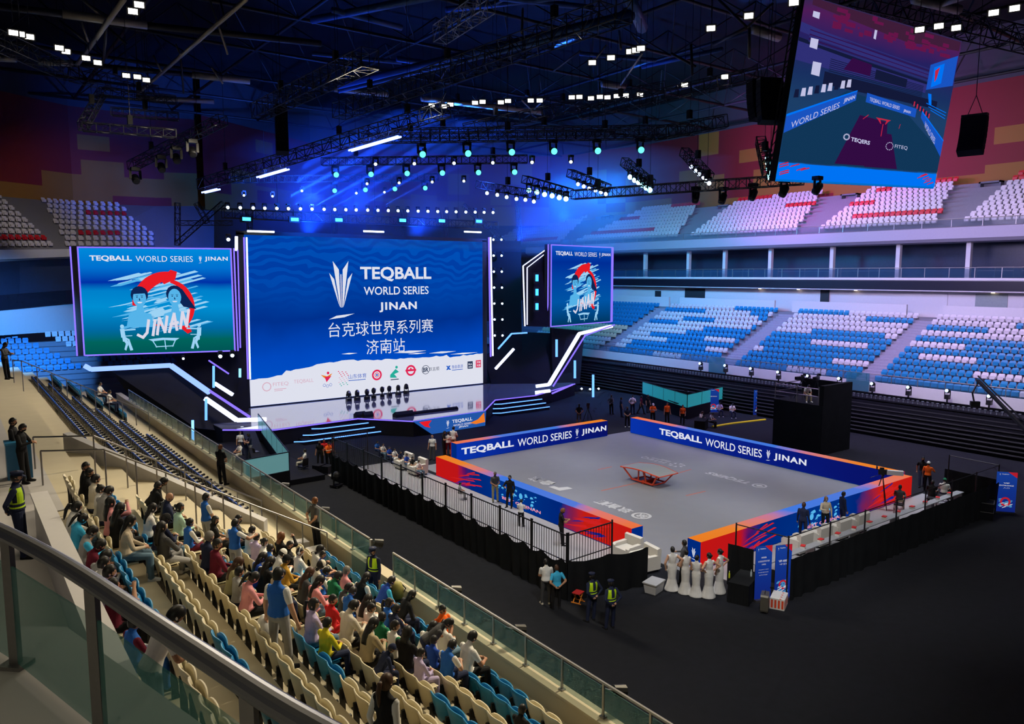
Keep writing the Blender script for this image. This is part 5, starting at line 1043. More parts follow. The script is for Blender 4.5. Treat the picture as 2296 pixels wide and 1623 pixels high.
fp(1298, 952, 1.72, 'back', 150, 'man in black T-shirt and shorts behind the stage side board', top='black', pants='dgrey', shin='skin')
fp(1370, 929, 1.74, 'back', 100, 'person in dark clothes alone near the blue floor tube', top='dgrey', arm='dgrey', pants='black')
for px, py, h, pose, fc, lab, k in ((1392, 935, 1.72, 'stand', 60, 'man in dark blue in the group left of the teal booth', dict(top='navy', pants='navy')), (1418, 929, 1.72, 'back', 120, 'man in white shirt in the group left of the teal booth', dict(top='white', pants='navy')), (1437, 928, 1.66, 'walk', 60, 'person in dark red at the corner of the teal booth', dict(top='maroon', pants='black')), (1452, 925, 1.6, 'stand', 0, 'person in black hidden behind the white cap at the teal booth', dict(top='black', pants='black')),
    (1406, 957, 1.66, 'front', -40, 'photographer in dark T-shirt and white shoes at the court entrance', dict(top='navy', pants='black', shoe='white')), (1463, 950, 1.72, 'look', -30, 'man in orange shirt and white cap at the left of the orange trio', dict(top='orange', pants='black', cap='white')), (1495, 949, 1.74, 'stand', -20, 'man in orange shirt in the middle of the orange trio', dict(top='orange', pants='black')), (1530, 951, 1.6, 'standf', -50, 'woman in orange shirt at the right of the orange trio', dict(top='orange', pants='black', hair='ponytail'))): fp(px, py, h, pose, fc, lab, **k)
for px, py, lab, k in ((1569, 955, 'woman in cream at the small black table', dict(top='offwhite', hair='bob', hc='n')), (1592, 958, 'man in grey at the small black table', dict(top='grey'))): fp(px, py, 1.7, 'sitphone', 20, lab, pants='black', **k)
for px, py, lab, k in ((1612, 932, 'person in pale blue shirt sitting right of the teal booth', dict(top='lav')), (1640, 935, 'person in white shirt bent over a phone right of the teal booth', dict(top='white'))): fp(px, py, 1.7, 'sitphone', -30, lab, pants='navy', shoe='white', **k)
p = DP(1806, 906, 51.6); person('sitlean', (p.x, p.y, 3.35), -30, 'man in white and khaki sitting on the edge of the black camera tower', top='white', sleeve='white', pants='khaki', shoe='white')
fp(540, 1020, 1.6, 'stand', 0, 'person in white T-shirt standing at the rear of the left booth', top='white', pants='navy', z=.3); fp(562, 1030, 1.74, 'look', -100, 'man in dark T-shirt standing at the desk of the left booth', top='navy', pants='grey', z=.3); fp(538, 1036, 1.74, 'sitcross', -80, 'man in white T-shirt sitting with crossed legs in the left booth', top='white', pants='offwhite', z=.3)
fp(683, 1052, 1.72, 'sitcross', -110, 'man in white sitting on a chair on the dark floor by the walkway', top='white', pants='offwhite')
for n, (px, py, top, pose) in enumerate(((718, 1044, 'black', 'stand'), (728, 1040, 'red', 'talk'), (737, 1046, 'orange', 'look'), (747, 1042, 'red', 'stand'))): fp(px, py, 1.62, pose, -40 + 30 * n, ('person in black at the left of the red shirted crew', 'crew member in red shirt gesturing beside the walkway end', 'crew member in orange vest bent over equipment', 'crew member in red right beside the walkway fence')[n], top=top, pants='black')
# ================================================================== things on the floor
DRAPE = mat('black_drape', (.010, .011, .013), .9, var=.35, scale=2, spec=.1)
WLEA = mat('white_leather', (.66, .63, .58), .5, var=.04); TAN_ = mat('tan_wood', (.3, .18, .09), .5)
def drape(label, pts, z0, z1, scallop=0, pitch=2.2, amp=.05):
    pts = [Vector((p[0], p[1], 0)) for p in pts]; b = MB(); L = sum((q - p).length for p, q in zip(pts, pts[1:])); n = int(L / .12); vs = []; d = 0; rr = random.Random(int(L * 10))
    for p, q in zip(pts, pts[1:]):
        seg = (q - p).length; m = max(2, int(seg / .10)); nrm = (q - p).normalized().cross(Vector((0, 0, 1)))
        for i in range(m + 1):
            s = i / m; w_ = amp * math.sin(d * 9 + 2 * math.sin(d * 1.7)) + rr.uniform(-.01, .01); c = p.lerp(q, s); t = ((d + seg * s) % pitch) / pitch
            zt = z1 - scallop * 4 * t * (1 - t); vs += [c + nrm * w_ * 1.2 + Vector((0, 0, z0)), c + nrm * w_ * .8 + Vector((0, 0, (z0 + zt) / 2)), c + nrm * w_ * .3 + Vector((0, 0, zt))]; d += seg / m
    k = len(vs) // 3; b.add(vs + [v + Vector((.012, .012, 0)) for v in vs], [(i * 3 + j, i * 3 + 3 + j, i * 3 + 4 + j, i * 3 + 1 + j) for i in range(k - 1) for j in (0, 1)] + [(3 * k + i * 3 + 1 + j, 3 * k + i * 3 + 4 + j, 3 * k + i * 3 + 3 + j, 3 * k + i * 3 + j) for i in range(k - 1) for j in (0, 1)])
    return tag(b.build('drape', DRAPE, None, True), label, 'drape')
drape('long black drape hung along the fence of the left walkway', [(23.2, -1.0), (23.2, 19.9)], .0, 1.55, .22, 2.3)
drape('short black drape closing the near end of the left walkway', [(23.15, 19.98), (19.75, 20.7)], .0, 1.52, .12, 3.4)
drape('long black drape along the outside of the sofa area', [(16.62, 24.72), (-1.2, 24.75)], .0, 1.55, .02)
drape('black drape at the near end of the sofa area beside the banners', [(17.2, 22.4), (17.0, 23.4)], .0, 1.6)
drape('black drape across the far end of the sofa area', [(-1.3, 24.7), (-1.5, 21.9)], .0, 1.55)
# walkway and VIP floors
b = MB(); b.span((18.05, -2.5, .0), (23.1, 19.85, .028)); tag(b.build('walkway_carpet', mat('walkway_grey', (.33, .33, .36), .6, var=.06)), 'grey walkway floor between the fence and the red board', 'floor covering')
b = MB(); b.span((17.0, 20.95, .0), (-1.2, 22.8, .028)); tag(b.build('sofa_area_carpet', mat('walkway_grey', (.33, .33, .36))), 'grey floor strip under the white sofas', 'floor covering')
# fence with bars
def fence(p, q, label, rear=False):
    p, q = Vector(p), Vector(q); t = thing('barrier_fence', label, 'fence', p, 0, 'black bar fence panels of the left walkway'); d = q - p; L = d.length; u = d / L
    for s in (0, 1): b = MB(); b.beam(u * L * s, u * L * s + Vector((0, 0, 2.52)), .05); b.build('post', BLACK, t)
    b = MB(); b.beam((0, 0, 2.42), d + Vector((0, 0, 2.42)), .04); b.beam((0, 0, 1.45), d + Vector((0, 0, 1.45)), .03); b.build('rail', BLACK, t); b = MB(); n = int(L / .14)
    for k in range(1, n): b.beam(u * L * k / n + Vector((0, 0, 1.0)), u * L * k / n + Vector((0, 0, 2.42)), .016)
    b.build('bars', BLACK, t)
ys = [-1.0 + 2.09 * k for k in range(11)]
for k in range(10): fence((23.12, ys[k] + .03, 0), (23.12, ys[k + 1] - .03, 0), 'black bar fence panel along the left walkway, %s from the stage' % nth(k))
fence((23.05, 19.88, 0), (20.75, 19.75, 0), 'black bar fence panel turning the near corner of the left walkway')
fence((22.9, -1.2, 0), (20.6, -1.6, 0), 'black bar fence panel closing the stage end of the left walkway')
t = thing('pipe_rail', 'thin black pipe rail standing above the drape of the sofa area', 'railing', (16.7, 24.7, 0)); P_ = [(17.0, 22.6), (16.7, 24.65), (14.0, 24.65), (11.5, 24.65), (9.0, 24.65), (6.5, 24.65), (4.0, 24.65), (1.5, 24.65), (-1.0, 24.65), (-1.2, 22.2)]
for x, y in P_: b = MB(); b.tube([(x, y, 0), (x, y, 2.42)], .03, 6); pb(b, 'post', BLACK, t)
b = MB()
for (a, c), (e, f) in zip(P_, P_[1:]): b.tube([(a, c, 2.36), (e, f, 2.36)], .022, 6)
pb(b, 'rail', BLACK, t)
# armchairs
def armchair(x, y, rz, label):
    t = thing('armchair', label, 'armchair', (x, y, .03), rz, 'white leather armchairs')
    b = MB(); b.box((0, .05, .26), (.62, .75, .34)); b.box((0, .08, .46), (.60, .70, .10)); b.build('seat', WLEA, t)
    b = MB(); b.prism([(-.46, -.30, .1), (-.46, -.46, .1), (-.46, -.50, .88), (-.46, -.44, .94), (-.46, -.30, .90)], (.92, 0, 0)); b.build('backrest', WLEA, t)
    for s in (-1, 1): b = MB(); b.prism([(s * .40 - .09, -.40, .1), (s * .40 - .09, -.40, .62), (s * .40 - .09, -.34, .66), (s * .40 - .09, .34, .64), (s * .40 - .09, .42, .58), (s * .40 - .09, .42, .1)], (.18, 0, 0)); b.build('armrest', WLEA, t)
    b = MB()
    for a in (-.36, .36):
        for c in (-.38, .34): b.box((a, c, .05), (.06, .06, .1))
    b.build('feet', BLACK, t)
armchair(18.45, 18.3, R(-90), 'white leather armchair at the near end of the red board, farther of two'); armchair(18.75, 19.55, R(-100), 'white leather armchair at the near end of the left walkway, nearest the hostesses')
for k, px in enumerate((1745, 1793, 1838, 1880)):
    p = G(px, 1224 - 14.5 * k, 0); armchair(p.x, 22.0, R(180), 'white leather armchair seen from behind, %s from the VIP banners' % nth(k))
armchair(18.75, -.5, R(-90), 'white leather armchair at the far end of the red board, behind another'); armchair(18.75, 1.2, R(-90), 'white leather armchair touching the far end of the red board')
# long low table with name cards
t = thing('long_table', 'long low white table running behind the armchairs', 'table', (8, 23.0, 0)); b = MB(); b.span((16.2, 22.85, .66), (-.8, 23.2, .70)); pb(b, 'tabletop', mat('table_dull', (.30, .31, .34), .6), t)
for x in (16, 12.6, 9.2, 5.8, 2.4, -.6): b = MB(); b.box((x, 23.0, .33), (.06, .4, .66)); pb(b, 'leg', STEELD, t)
RW = [mat('card_white', (.75, .74, .72), .6), mat('card_red', (.6, .03, .03), .6)]
b = MB(); b.box((0, 0, .05), (.24, .17, .10)); b.mi(1); b.box((0, 0, .11), (.25, .18, .03)); gm = b.mesh('gift_box', RW)
for k in range(13):
    o = link('gift_box', gm, None, (15.7 - 1.28 * k, 23.0, .70), .2 * (k % 3)); tag(o, 'small red and white box on the long low table, %s from the banners' % nth(k), 'box', 'boxes on the long low table')
for k, x in enumerate((13.4, 10.0, 8.6, 6.3)):
    o = link('gift_box', gm, None, (x, 21.15, .03), .3); tag(o, 'small red and white box on the floor before the armchairs, %s from the banners' % nth(k), 'box', 'boxes before the armchairs')
# banners
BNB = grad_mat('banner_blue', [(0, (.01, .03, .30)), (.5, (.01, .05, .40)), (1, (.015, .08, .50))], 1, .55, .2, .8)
def banner(base, u, w_, h, label, lines, art=True):
    base, u = Vector(base), Vector(u).normalized(); t = thing('roll_up_banner', label, 'banner', base); F = Face(base + Vector((0, 0, .08)), u, (0, 0, 1))
    panel('print', F, -w_ / 2, 0, w_ / 2, h, BNB, t, .02); b = MB(); b.box((0, 0, .04), (w_, .25, .08), math.atan2(u.y, u.x)); b.build('foot', STEELD, t)
    b = MB(); b.mi(1); F.poly(b, [(w_ * .05, h), (w_ / 2, h), (w_ / 2, h * .86)], .006); b.mi(0); trophy(F, b, -w_ * .34, h * .91, h * .05, .008); F.text(b, 'TEQBALL', -w_ * .08, h * .945, w_ * .36, h * .022, .02, .008)
    for s, x, y, ww, hh, bd in lines: F.text(b, s, x * w_, y * h, ww * w_, hh * h, bd, .008)
    if art:
        rr = random.Random(len(label)); b.mi(2)
        for k in range(26): x, y = rr.uniform(-.3, .3) * w_, h * rr.uniform(.1, .32); s = rr.uniform(.03, .09); F.poly(b, [(x - s, y - s * .5), (x + s, y), (x + s * .6, y + .05), (x - s, y + .02)], .008)
        b.mi(1); F.ring(b, .0, h * .25, w_ * .26, w_ * .1, .010, 14); b.mi(0)
        for k in range(10): x, y = rr.uniform(-.3, .3) * w_, h * rr.uniform(.08, .2); F.poly(b, [(x - .08, y), (x + .05, y + .04), (x + .08, y + .08), (x - .04, y + .05)], .012)
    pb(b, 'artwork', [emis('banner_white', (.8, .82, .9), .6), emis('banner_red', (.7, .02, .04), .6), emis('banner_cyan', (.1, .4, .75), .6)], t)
banner((17.42, 24.15, 0), (-.94, .35, 0), .68, 1.98, 'blue banner with small text rows, left of the VIP banner', [('INVITATION', 0, .78, .3, .03, .03), ('台克球世界系列赛', 0, .71, .7, .035, 0), ('济南站', 0, .65, .26, .03, 0), ('WELCOME TO JINAN', 0, .55, .6, .016, 0), ('PLAYERS AND GUESTS', 0, .5, .6, .016, 0), ('ENTRY BY TICKET', 0, .45, .5, .016, 0)], False)
banner((16.76, 24.52, 0), (-.94, .35, 0), .68, 1.98, 'blue banner reading VIP AREA at the corner of the sofa area', [('VIP AREA', 0, .70, .62, .04, .03), ('VIP 区域', 0, .64, .5, .035, 0)])
p = G(2252, 1150, 0); banner(p, (-.6, .8, 0), .9, 2.0, 'blue banner at the far right end of the sofa area', [('VIP', 0, .72, .3, .03, .03), ('ENTRANCE', 0, .66, .7, .03, .02), ('入口', 0, .6, .3, .03, 0)])
p = G(1702, 932, 0); banner(p, (-.8, .6, 0), 1.0, 2.1, 'blue banner standing left of the black camera tower', [('JINAN', 0, .68, .6, .04, .02)])
p = G(1599, 926, 0); banner(p, (-.8, .6, 0), .9, 2.0, 'blue banner half hidden at the right end of the teal booth', [('JINAN', 0, .68, .6, .04, .02)])
# table, chairs, luggage by the VIP banner
p = G(1668, 1338, 0); t = thing('draped_table', 'black draped table beside the white gowned hostesses', 'table', (p.x, p.y, 0), R(20)); b = MB(); b.box((0, 0, .73), (1.5, .75, .03)); b.build('tabletop', DRAPE, t)
b = MB(); pts = [(-.75, -.375), (.75, -.375), (.75, .375), (-.75, .375), (-.75, -.375)]
for (a, c), (e, f) in zip(pts, pts[1:]):
    m = 14
    for k in range(m): s0, s1 = k / m, (k + 1) / m; w0, w1 = .02 * (k % 2), .02 * ((k + 1) % 2); q0 = (a + (e - a) * s0, c + (f - c) * s0); q1 = (a + (e - a) * s1, c + (f - c) * s1); b.quad((q0[0] * (1.02 + w0), q0[1] * (1.03 + w0), .005), (q1[0] * (1.02 + w1), q1[1] * (1.03 + w1), .005), (q1[0], q1[1], .72), (q0[0], q0[1], .72))
b.build('table_skirt', DRAPE, t); tb = p
def bottle(x, y, z, m, label, h=.22):
    b = MB(); b.lathe([(.032, 0), (.033, .02), (.033, h * .62), (.014, h * .85), (.014, h * .96)], 10); o = b.build('bottle', m, None, True, (x, y, z)); tag(o, label, 'bottle'); b = MB(); b.lathe([(.017, h * .95), (.017, h * 1.02)], 8); b.build('cap', PAINT, o); return o
bottle(tb.x + .5, tb.y - .3, .745, mat('yellow_bottle', (.55, .6, .02), .4), 'yellow-green bottle on the left of the black draped table', .26); bottle(tb.x - .25, tb.y + .1, .745, mat('clear_bottle', (.5, .6, .7), .2), 'clear water bottle in the middle of the black draped table', .26)
def chair(x, y, rz, label, m=BLACK, group=None):
    t = thing('chair', label, 'chair', (x, y, 0), rz, group); b = MB(); b.box((0, 0, .45), (.44, .44, .06)); b.build('seat', m, t); b = MB(); b.prism([(-.21, -.22, .5), (-.21, -.26, .92), (-.15, -.27, .97), (.15, -.27, .97), (.21, -.26, .92), (.21, -.22, .5)], (0, .04, 0)); b.build('backrest', m, t)
    for a in (-.2, .2):
        for c in (-.2, .2): b = MB(); b.tube([(a, c, .43), (a * 1.1, c * 1.1, 0)], .014, 6); b.build('leg', STEELD, t)
p = G(1697, 1325, 0); chair(p.x, p.y + .1, R(-60), 'dark padded chair behind the black draped table, left of two'); p = G(1722, 1338, 0); chair(p.x, p.y, R(-60), 'dark padded chair behind the black draped table, next to the VIP banner')
for px, py, lab in ((680, 1062, 'dark folding chair under the man in white by the walkway'), (2015, 1150, 'chair under the cameraman in grey'), (1570, 958, 'chair under the woman at the small black table'), (2088, 1136, 'chair under the man in black at the far end of the sofa area'), (2115, 1131, 'chair under the person with green cap')):
    p = G(px, py, 0); chair(p.x, p.y, R(200), lab)
p = G(1714, 1370, 0); t = thing('suitcase', 'grey-brown hard suitcase standing before the VIP banner', 'suitcase', (p.x, p.y, 0), R(30)); SC_ = mat('suitcase_shell', (.13, .12, .10), .35, .3)
b = MB(); b.prism([(-.24, -.13, .06), (.24, -.13, .06), (.26, -.13, .12), (.26, -.13, .60), (.22, -.13, .66), (-.22, -.13, .66), (-.26, -.13, .60), (-.26, -.13, .12)], (0, .26, 0)); b.build('shell', SC_, t)
b = MB(); [b.box((x, s * .133, .36), (.02, .012, .56)) for x in (-.16, -.08, 0, .08, .16) for s in (-1, 1)]; b.build('ribs', STEELD, t); b = MB(); b.tube([(-.1, 0, .64), (-.1, 0, .74), (.1, 0, .74), (.1, 0, .64)], .012, 6); b.build('handle', BLACK, t)
for a in (-.2, .2): 
    for c in (-.09, .09): b = MB(); b.ball((a, c, .03), .03, 8); b.build('wheel', BLACK, t)
p = G(1746, 1358, 0); t = thing('snack_box', 'white carton with orange-red stripes at the foot of the VIP banner', 'box', (p.x, p.y, 0), R(25)); b = MB(); b.box((0, 0, .2), (.75, .5, .4)); b.build('carton', RW[0], t); b = MB()
for k in range(4): x = -.3 + .2 * k; b.prism([(x, -.253, .05), (x + .1, -.253, .05), (x + .12, -.253, .33), (x + .02, -.253, .33)], (0, .002, 0)); b.prism([(x, .253, .05), (x + .1, .253, .05), (x + .12, .253, .33), (x + .02, .253, .33)], (0, -.002, 0)); b.box((.376, -.18 + .12 * k, .2), (.003, .07, .3)); b.box((-.376, -.18 + .12 * k, .2), (.003, .07, .3)); b.box((x + .05, .1, .401), (.06, .06, .003))
b.build('stripes', mat('carton_red', (.75, .07, .02), .6), t)
p = Vector((20.0, 21.25, 0)); t = thing('storage_bin', 'pale grey plastic storage bin on the floor beside the armchairs', 'bin', (p.x, p.y, 0), R(15)); t.scale = (.82,) * 3; GP = mat('bin_grey', (.5, .5, .52), .5, var=.05)
b = MB(); b.add([(-.36, -.26, 0), (.36, -.26, 0), (.36, .26, 0), (-.36, .26, 0), (-.42, -.32, .46), (.42, -.32, .46), (.42, .32, .46), (-.42, .32, .46)], ((3, 2, 1, 0), (0, 1, 5, 4), (1, 2, 6, 5), (2, 3, 7, 6), (3, 0, 4, 7))); b.build('tub', GP, t); b = MB(); b.box((0, 0, .485), (.92, .70, .05)); b.build('lid', GP, t)
p = G(1296, 1350, 0); t = thing('folding_stool', 'small red folding stool beside the officers', 'stool', (p.x, p.y, 0), R(20)); b = MB(); b.box((0, 0, .38), (.36, .32, .03)); b.build('seat', RW[1], t); OG = mat('stool_orange', (.75, .25, .03), .5)
for s in (-1, 1): b = MB(); b.beam((-.15, s * .12, .02), (.15, s * .12, .37), .03); b.beam((.15, s * .12, .02), (-.15, s * .12, .37), .03); b.build('leg', OG, t)
b = MB(); b.beam((-.15, -.2, .02), (-.15, .2, .02), .03); b.beam((.15, -.2, .02), (.15, .2, .02), .03); b.build('foot', OG, t)
p = G(2208, 1160, 0)
for k, (z, w_, lab) in enumerate(((0, .95, 'lower'), (.42, .8, 'upper'))):
    t = thing('flight_case', '%s of two black flight cases stacked by the right end banner' % lab, 'case', (p.x, p.y, z), R(20)); b = MB(); b.box((0, 0, .2), (w_, .7, .39)); b.build('body', STD, t); b = MB()
    for s in (-1, 1): b.box((0, s * .35, .39), (w_, .03, .03)); b.box((s * w_ / 2, 0, .39), (.03, .7, .03))
    b.build('edge_trim', STEEL, t)
# booths with frosted glass
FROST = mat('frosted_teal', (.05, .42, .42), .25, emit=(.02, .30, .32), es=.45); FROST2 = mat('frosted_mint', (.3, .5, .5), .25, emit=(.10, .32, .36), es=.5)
def booth(label, pts, z0, z1, desk, m, group=None):
    pts = [Vector(q) for q in pts]; c = sum(pts, Vector()) / len(pts); t = thing('control_booth', label, 'booth', (c.x, c.y, 0))
    for p, q in zip(pts, pts[1:]):
        n = max(1, round((q - p).length / 2.2)); d = (q - p); nr = d.normalized().cross(Vector((0, 0, 1)))
        b = MB(); b.beam(p + Vector((0, 0, z0 / 2)), q + Vector((0, 0, z0 / 2)), .06, z0 - .02); pb(b, 'skirt', STD, t)
        for k in range(n): a, e = p + d * (k / n), p + d * ((k + 1) / n); b = MB(); b.beam(a.lerp(e, .01) + Vector((0, 0, (z0 + z1) / 2)), a.lerp(e, .99) + Vector((0, 0, (z0 + z1) / 2)), .03, z1 - z0 - .04); pb(b, 'glass_panel', m, t)
        b = MB(); b.beam(p + Vector((0, 0, z1)), q + Vector((0, 0, z1)), .05)
        for k in range(n + 1): e = p + d * (k / n); b.beam(e + Vector((0, 0, z0)), e + Vector((0, 0, z1)), .04)
        pb(b, 'frame', BLACK, t)
    b = MB(); a, e = Vector(desk[0]), Vector(desk[1]); b.beam(a, e, .8, .06); [b.beam(q + Vector((0, 0, -.03)), Vector((q.x, q.y, .0)), .06) for q in (a, e, a.lerp(e, .5))]; pb(b, 'desk', STD, t); return t
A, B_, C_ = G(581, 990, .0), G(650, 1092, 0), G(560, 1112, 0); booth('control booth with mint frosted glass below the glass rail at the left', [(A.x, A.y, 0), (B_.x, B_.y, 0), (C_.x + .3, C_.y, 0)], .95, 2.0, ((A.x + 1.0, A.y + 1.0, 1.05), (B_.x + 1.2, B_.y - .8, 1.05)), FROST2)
b = MB(); b.span((A.x + .3, A.y + .2, 0), (A.x + 5.5, B_.y - .3, .3)); tag(b.build('booth_riser', STD), 'black riser floor inside the mint glass booth', 'riser')
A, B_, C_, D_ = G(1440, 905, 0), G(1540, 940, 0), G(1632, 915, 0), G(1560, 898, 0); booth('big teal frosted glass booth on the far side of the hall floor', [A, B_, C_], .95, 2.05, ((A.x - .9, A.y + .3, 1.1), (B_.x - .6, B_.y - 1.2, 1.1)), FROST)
for k, (px, py, d) in enumerate(((574, 1012, 0), (1478, 880, 1), (1500, 884, 1), (1540, 878, 1))): 
    z = 1.12 if d == 0 else 1.16; p = G(px, py, z); b = MB(); b.mi(1); b.box((0, 0, .015), (.36, .26, .03)); b.mi(0); b.prism([(-.17, -.13, .03), (.17, -.13, .03), (.17, -.2, .26), (-.17, -.2, .26)], (0, .01, 0)); o = b.build('laptop', [mat('laptop_lid', (.03, .03, .035), .4), STEELD], None, False, (p.x, p.y, z - .02), R(100)); tag(o, ('dark open laptop on the desk of the mint booth', 'open laptop at the left of the teal booth desk', 'open laptop in the middle of the teal booth desk', 'open laptop at the right of the teal booth desk')[k], 'laptop')
p = G(1572, 962, 0); t = thing('draped_table', 'small black draped table behind the far board', 'table', (p.x, p.y, 0), R(30)); b = MB(); b.box((0, 0, .38), (1.5, .8, .75)); b.build('cover', DRAPE, t)
b = MB(); q = [G(1597, 957, .02), G(1640, 950, .02), G(1716, 941, .02)]; b.tube(q, .10, 6); tag(b.build('cable_cover', mat('yellow_cable_cover', (.75, .62, .02), .5, var=.1)), 'yellow cable cover lying on the dark floor left of the camera tower', 'cable cover')
# camera tower
A = Vector((-4.7, 9.0, 0)); t = thing('camera_tower', 'tall black draped camera tower on the far side of the court', 'tower', (-6.3, 11, 0)); b = MB(); b.span((-4.75, 9.1, 0), (-8.2, 12.75, 3.3)); b.span((-4.8, 12.45, 3.3), (-8.2, 12.75, 4.6)); b.span((-8.0, 9.1, 3.3), (-8.2, 12.4, 4.5)); pb(b, 'draped_body', DRAPE, t)
b = MB(); [b.tube([(-4.8, 9.15, z), (-4.8, 12.4, z)], .03, 6) for z in (3.85, 4.35)]; [b.tube([(-4.8, 9.15, z), (-8.1, 9.15, z)], .03, 6) for z in (3.85, 4.35)]; [b.tube([(-4.8, y, 3.3), (-4.8, y, 4.5)], .03, 6) for y in (9.15, 10.8, 12.4)]; pb(b, 'guard_rail', STEELD, t)
def camera(x, y, z, rz, label, h=1.45, tele=False):
    t = thing('broadcast_camera', label, 'camera', (x, y, z), rz)
    b = MB(); b.box((0, 0, h), (.16, .42, .24)); b.box((0, -.05, h + .17), (.06, .2, .1)); b.build('camera_body', BLACK, t); b = MB(); b.box((0, .55 if tele else .38, h), (.22, .75 if tele else .3, .22)); b.build('lens', PAINT if tele else STD, t)
    b = MB(); b.box((.0, -.28, h + .2), (.24, .05, .16)); b.build('viewfinder', BLACK, t)
    for k in range(3): a = 2.1 * k + .5; b = MB(); b.tube([(0, 0, h - .15), (.45 * math.cos(a), .45 * math.sin(a), 0)], .025, 6); b.build('tripod_leg', BLACK, t)
    b = MB(); b.ball((0, 0, h - .15), .09, 8); b.tube([(.05, -.1, h - .12), (.2, -.6, h - .3)], .012, 5); b.build('pan_head', BLACK, t)
camera(-6.2, 10.2, 3.3, R(-100), 'camera on tripod at the left of the black tower platform'); camera(-6.0, 11.5, 3.3, R(-80), 'camera on tripod at the right of the black tower platform', 1.6)
p = G(1975, 1140, 0); camera(p.x, p.y, 0, R(35), 'camera with long white lens on a tripod at the right corner of the court', 1.9, True)
p = G(1318, 946, 0); camera(p.x, p.y, 0, R(140), 'small camera rig on a stand behind the stage side board', 1.3)
# jib crane
t = thing('camera_crane', 'long black camera crane arm reaching in from the right edge', 'crane', (2, 30, 0)); e = DP(2192, 852, 46); f_ = DP(2420, 1090, 38); b = MB(); b.beam(e, f_, .16); b.beam(e + Vector((0, 0, .25)), f_ + Vector((0, 0, .5)), .06); pb(b, 'arm', BLACK, t)
b = MB(); b.tube([e, e - Vector((0, 0, .25)), DP(2180, 880, 46), DP(2184, 900, 46)], .05, 6); b.box(DP(2186, 905, 46), (.3, .5, .3), .6); pb(b, 'remote_head', BLACK, t); b = MB(); b.tube([f_, Vector((f_.x, f_.y, 0))], .12, 8); pb(b, 'pedestal', BLACK, t)
# dolly lights near the walkway
for k, (px, py, lab) in enumerate(((755, 1092, 'black moving light on a wheeled dolly by the walkway drape'), (735, 1062, 'black equipment case on wheels beside the red crew'), (715, 1060, 'second black equipment case on wheels beside the seated man'))):
    p = G(px, py, 0); t = thing('equipment_dolly' if k else 'dolly_light', lab, 'equipment', (p.x, p.y, 0), R(30)); b = MB(); b.box((0, 0, .3 if k else .12), (.6, .5, .4 if k else .08)); b.build('base', STD, t)
    if not k: b = MB(); b.beam((-.25, 0, .1), (-.25, 0, .7), .07); b.beam((.25, 0, .1), (.25, 0, .7), .07); b.beam((-.25, 0, .14), (.25, 0, .14), .07); b.build('yoke', BLACK, t); b = MB(); b.ball((0, 0, .62), .22, 10, (1, 1, 1.3)); b.build('head', BLACK, t)
    for a in (-.24, .24):
        for c in (-.2, .2): b = MB(); b.ball((a, c, .05), .05, 6); b.build('wheel', STEELD, t)
# stage: floor lights, monitors, props
LENS = emis('lens_white', (.55, .75, 1), 6)
for k, (px, py) in enumerate(((782, 893), (801, 891), (823, 889), (838, 886), (857, 883), (873, 881), (893, 879), (911, 876))):
    p = G(px, py + 6, 1.2); t = thing('floor_light', 'black moving light on the stage floor before the white band, %s from the left' % nth(k), 'stage light', (p.x, p.y, 1.2), .3 * k, 'moving lights on the stage floor'); b = MB(); b.box((0, 0, .12), (.42, .36, .24)); b.build('base', BLACK, t); b = MB(); b.beam((-.2, 0, .24), (-.2, 0, .6), .06); b.beam((.2, 0, .24), (.2, 0, .6), .06); b.build('yoke', BLACK, t); b = MB(); b.ball((0, 0, .62), .2, 10, (1, 1, 1.4)); b.build('head', BLACK, t); b = MB(); b.ball((0, .12, .75), .1, 8); b.build('lens', PAINT, t)
for k, (px, py, w_, lab) in enumerate(((812, 936, .75, 'black wedge monitor at the stage edge, left of a pair'), (829, 936, .75, 'black wedge monitor at the stage edge, right of a pair'), (910, 935, 1.5, 'long black road case lying on the stage edge'), (960, 926, 2.6, 'flat black frame pieces stacked on the stage floor'), (1010, 920, 1.6, 'black cable heap cover on the right of the stage floor'))):
    p = G(px, py, 1.2); b = MB(); h = .42 if k < 3 else .2; b.prism([(-w_ / 2, -.3, 0), (w_ / 2, -.3, 0), (w_ / 2, .3, 0), (-w_ / 2, .3, 0)], (0, 0, h * .5)); b.prism([(-w_ / 2, -.3, h * .5), (-w_ / 2, .25, h * .5), (-w_ / 2, -.1, h)], (w_, 0, 0)); tag(b.build('stage_monitor' if k < 2 else 'stage_case', STD, None, False, (p.x, p.y - .4, 1.2), R(180)), lab, 'stage gear')
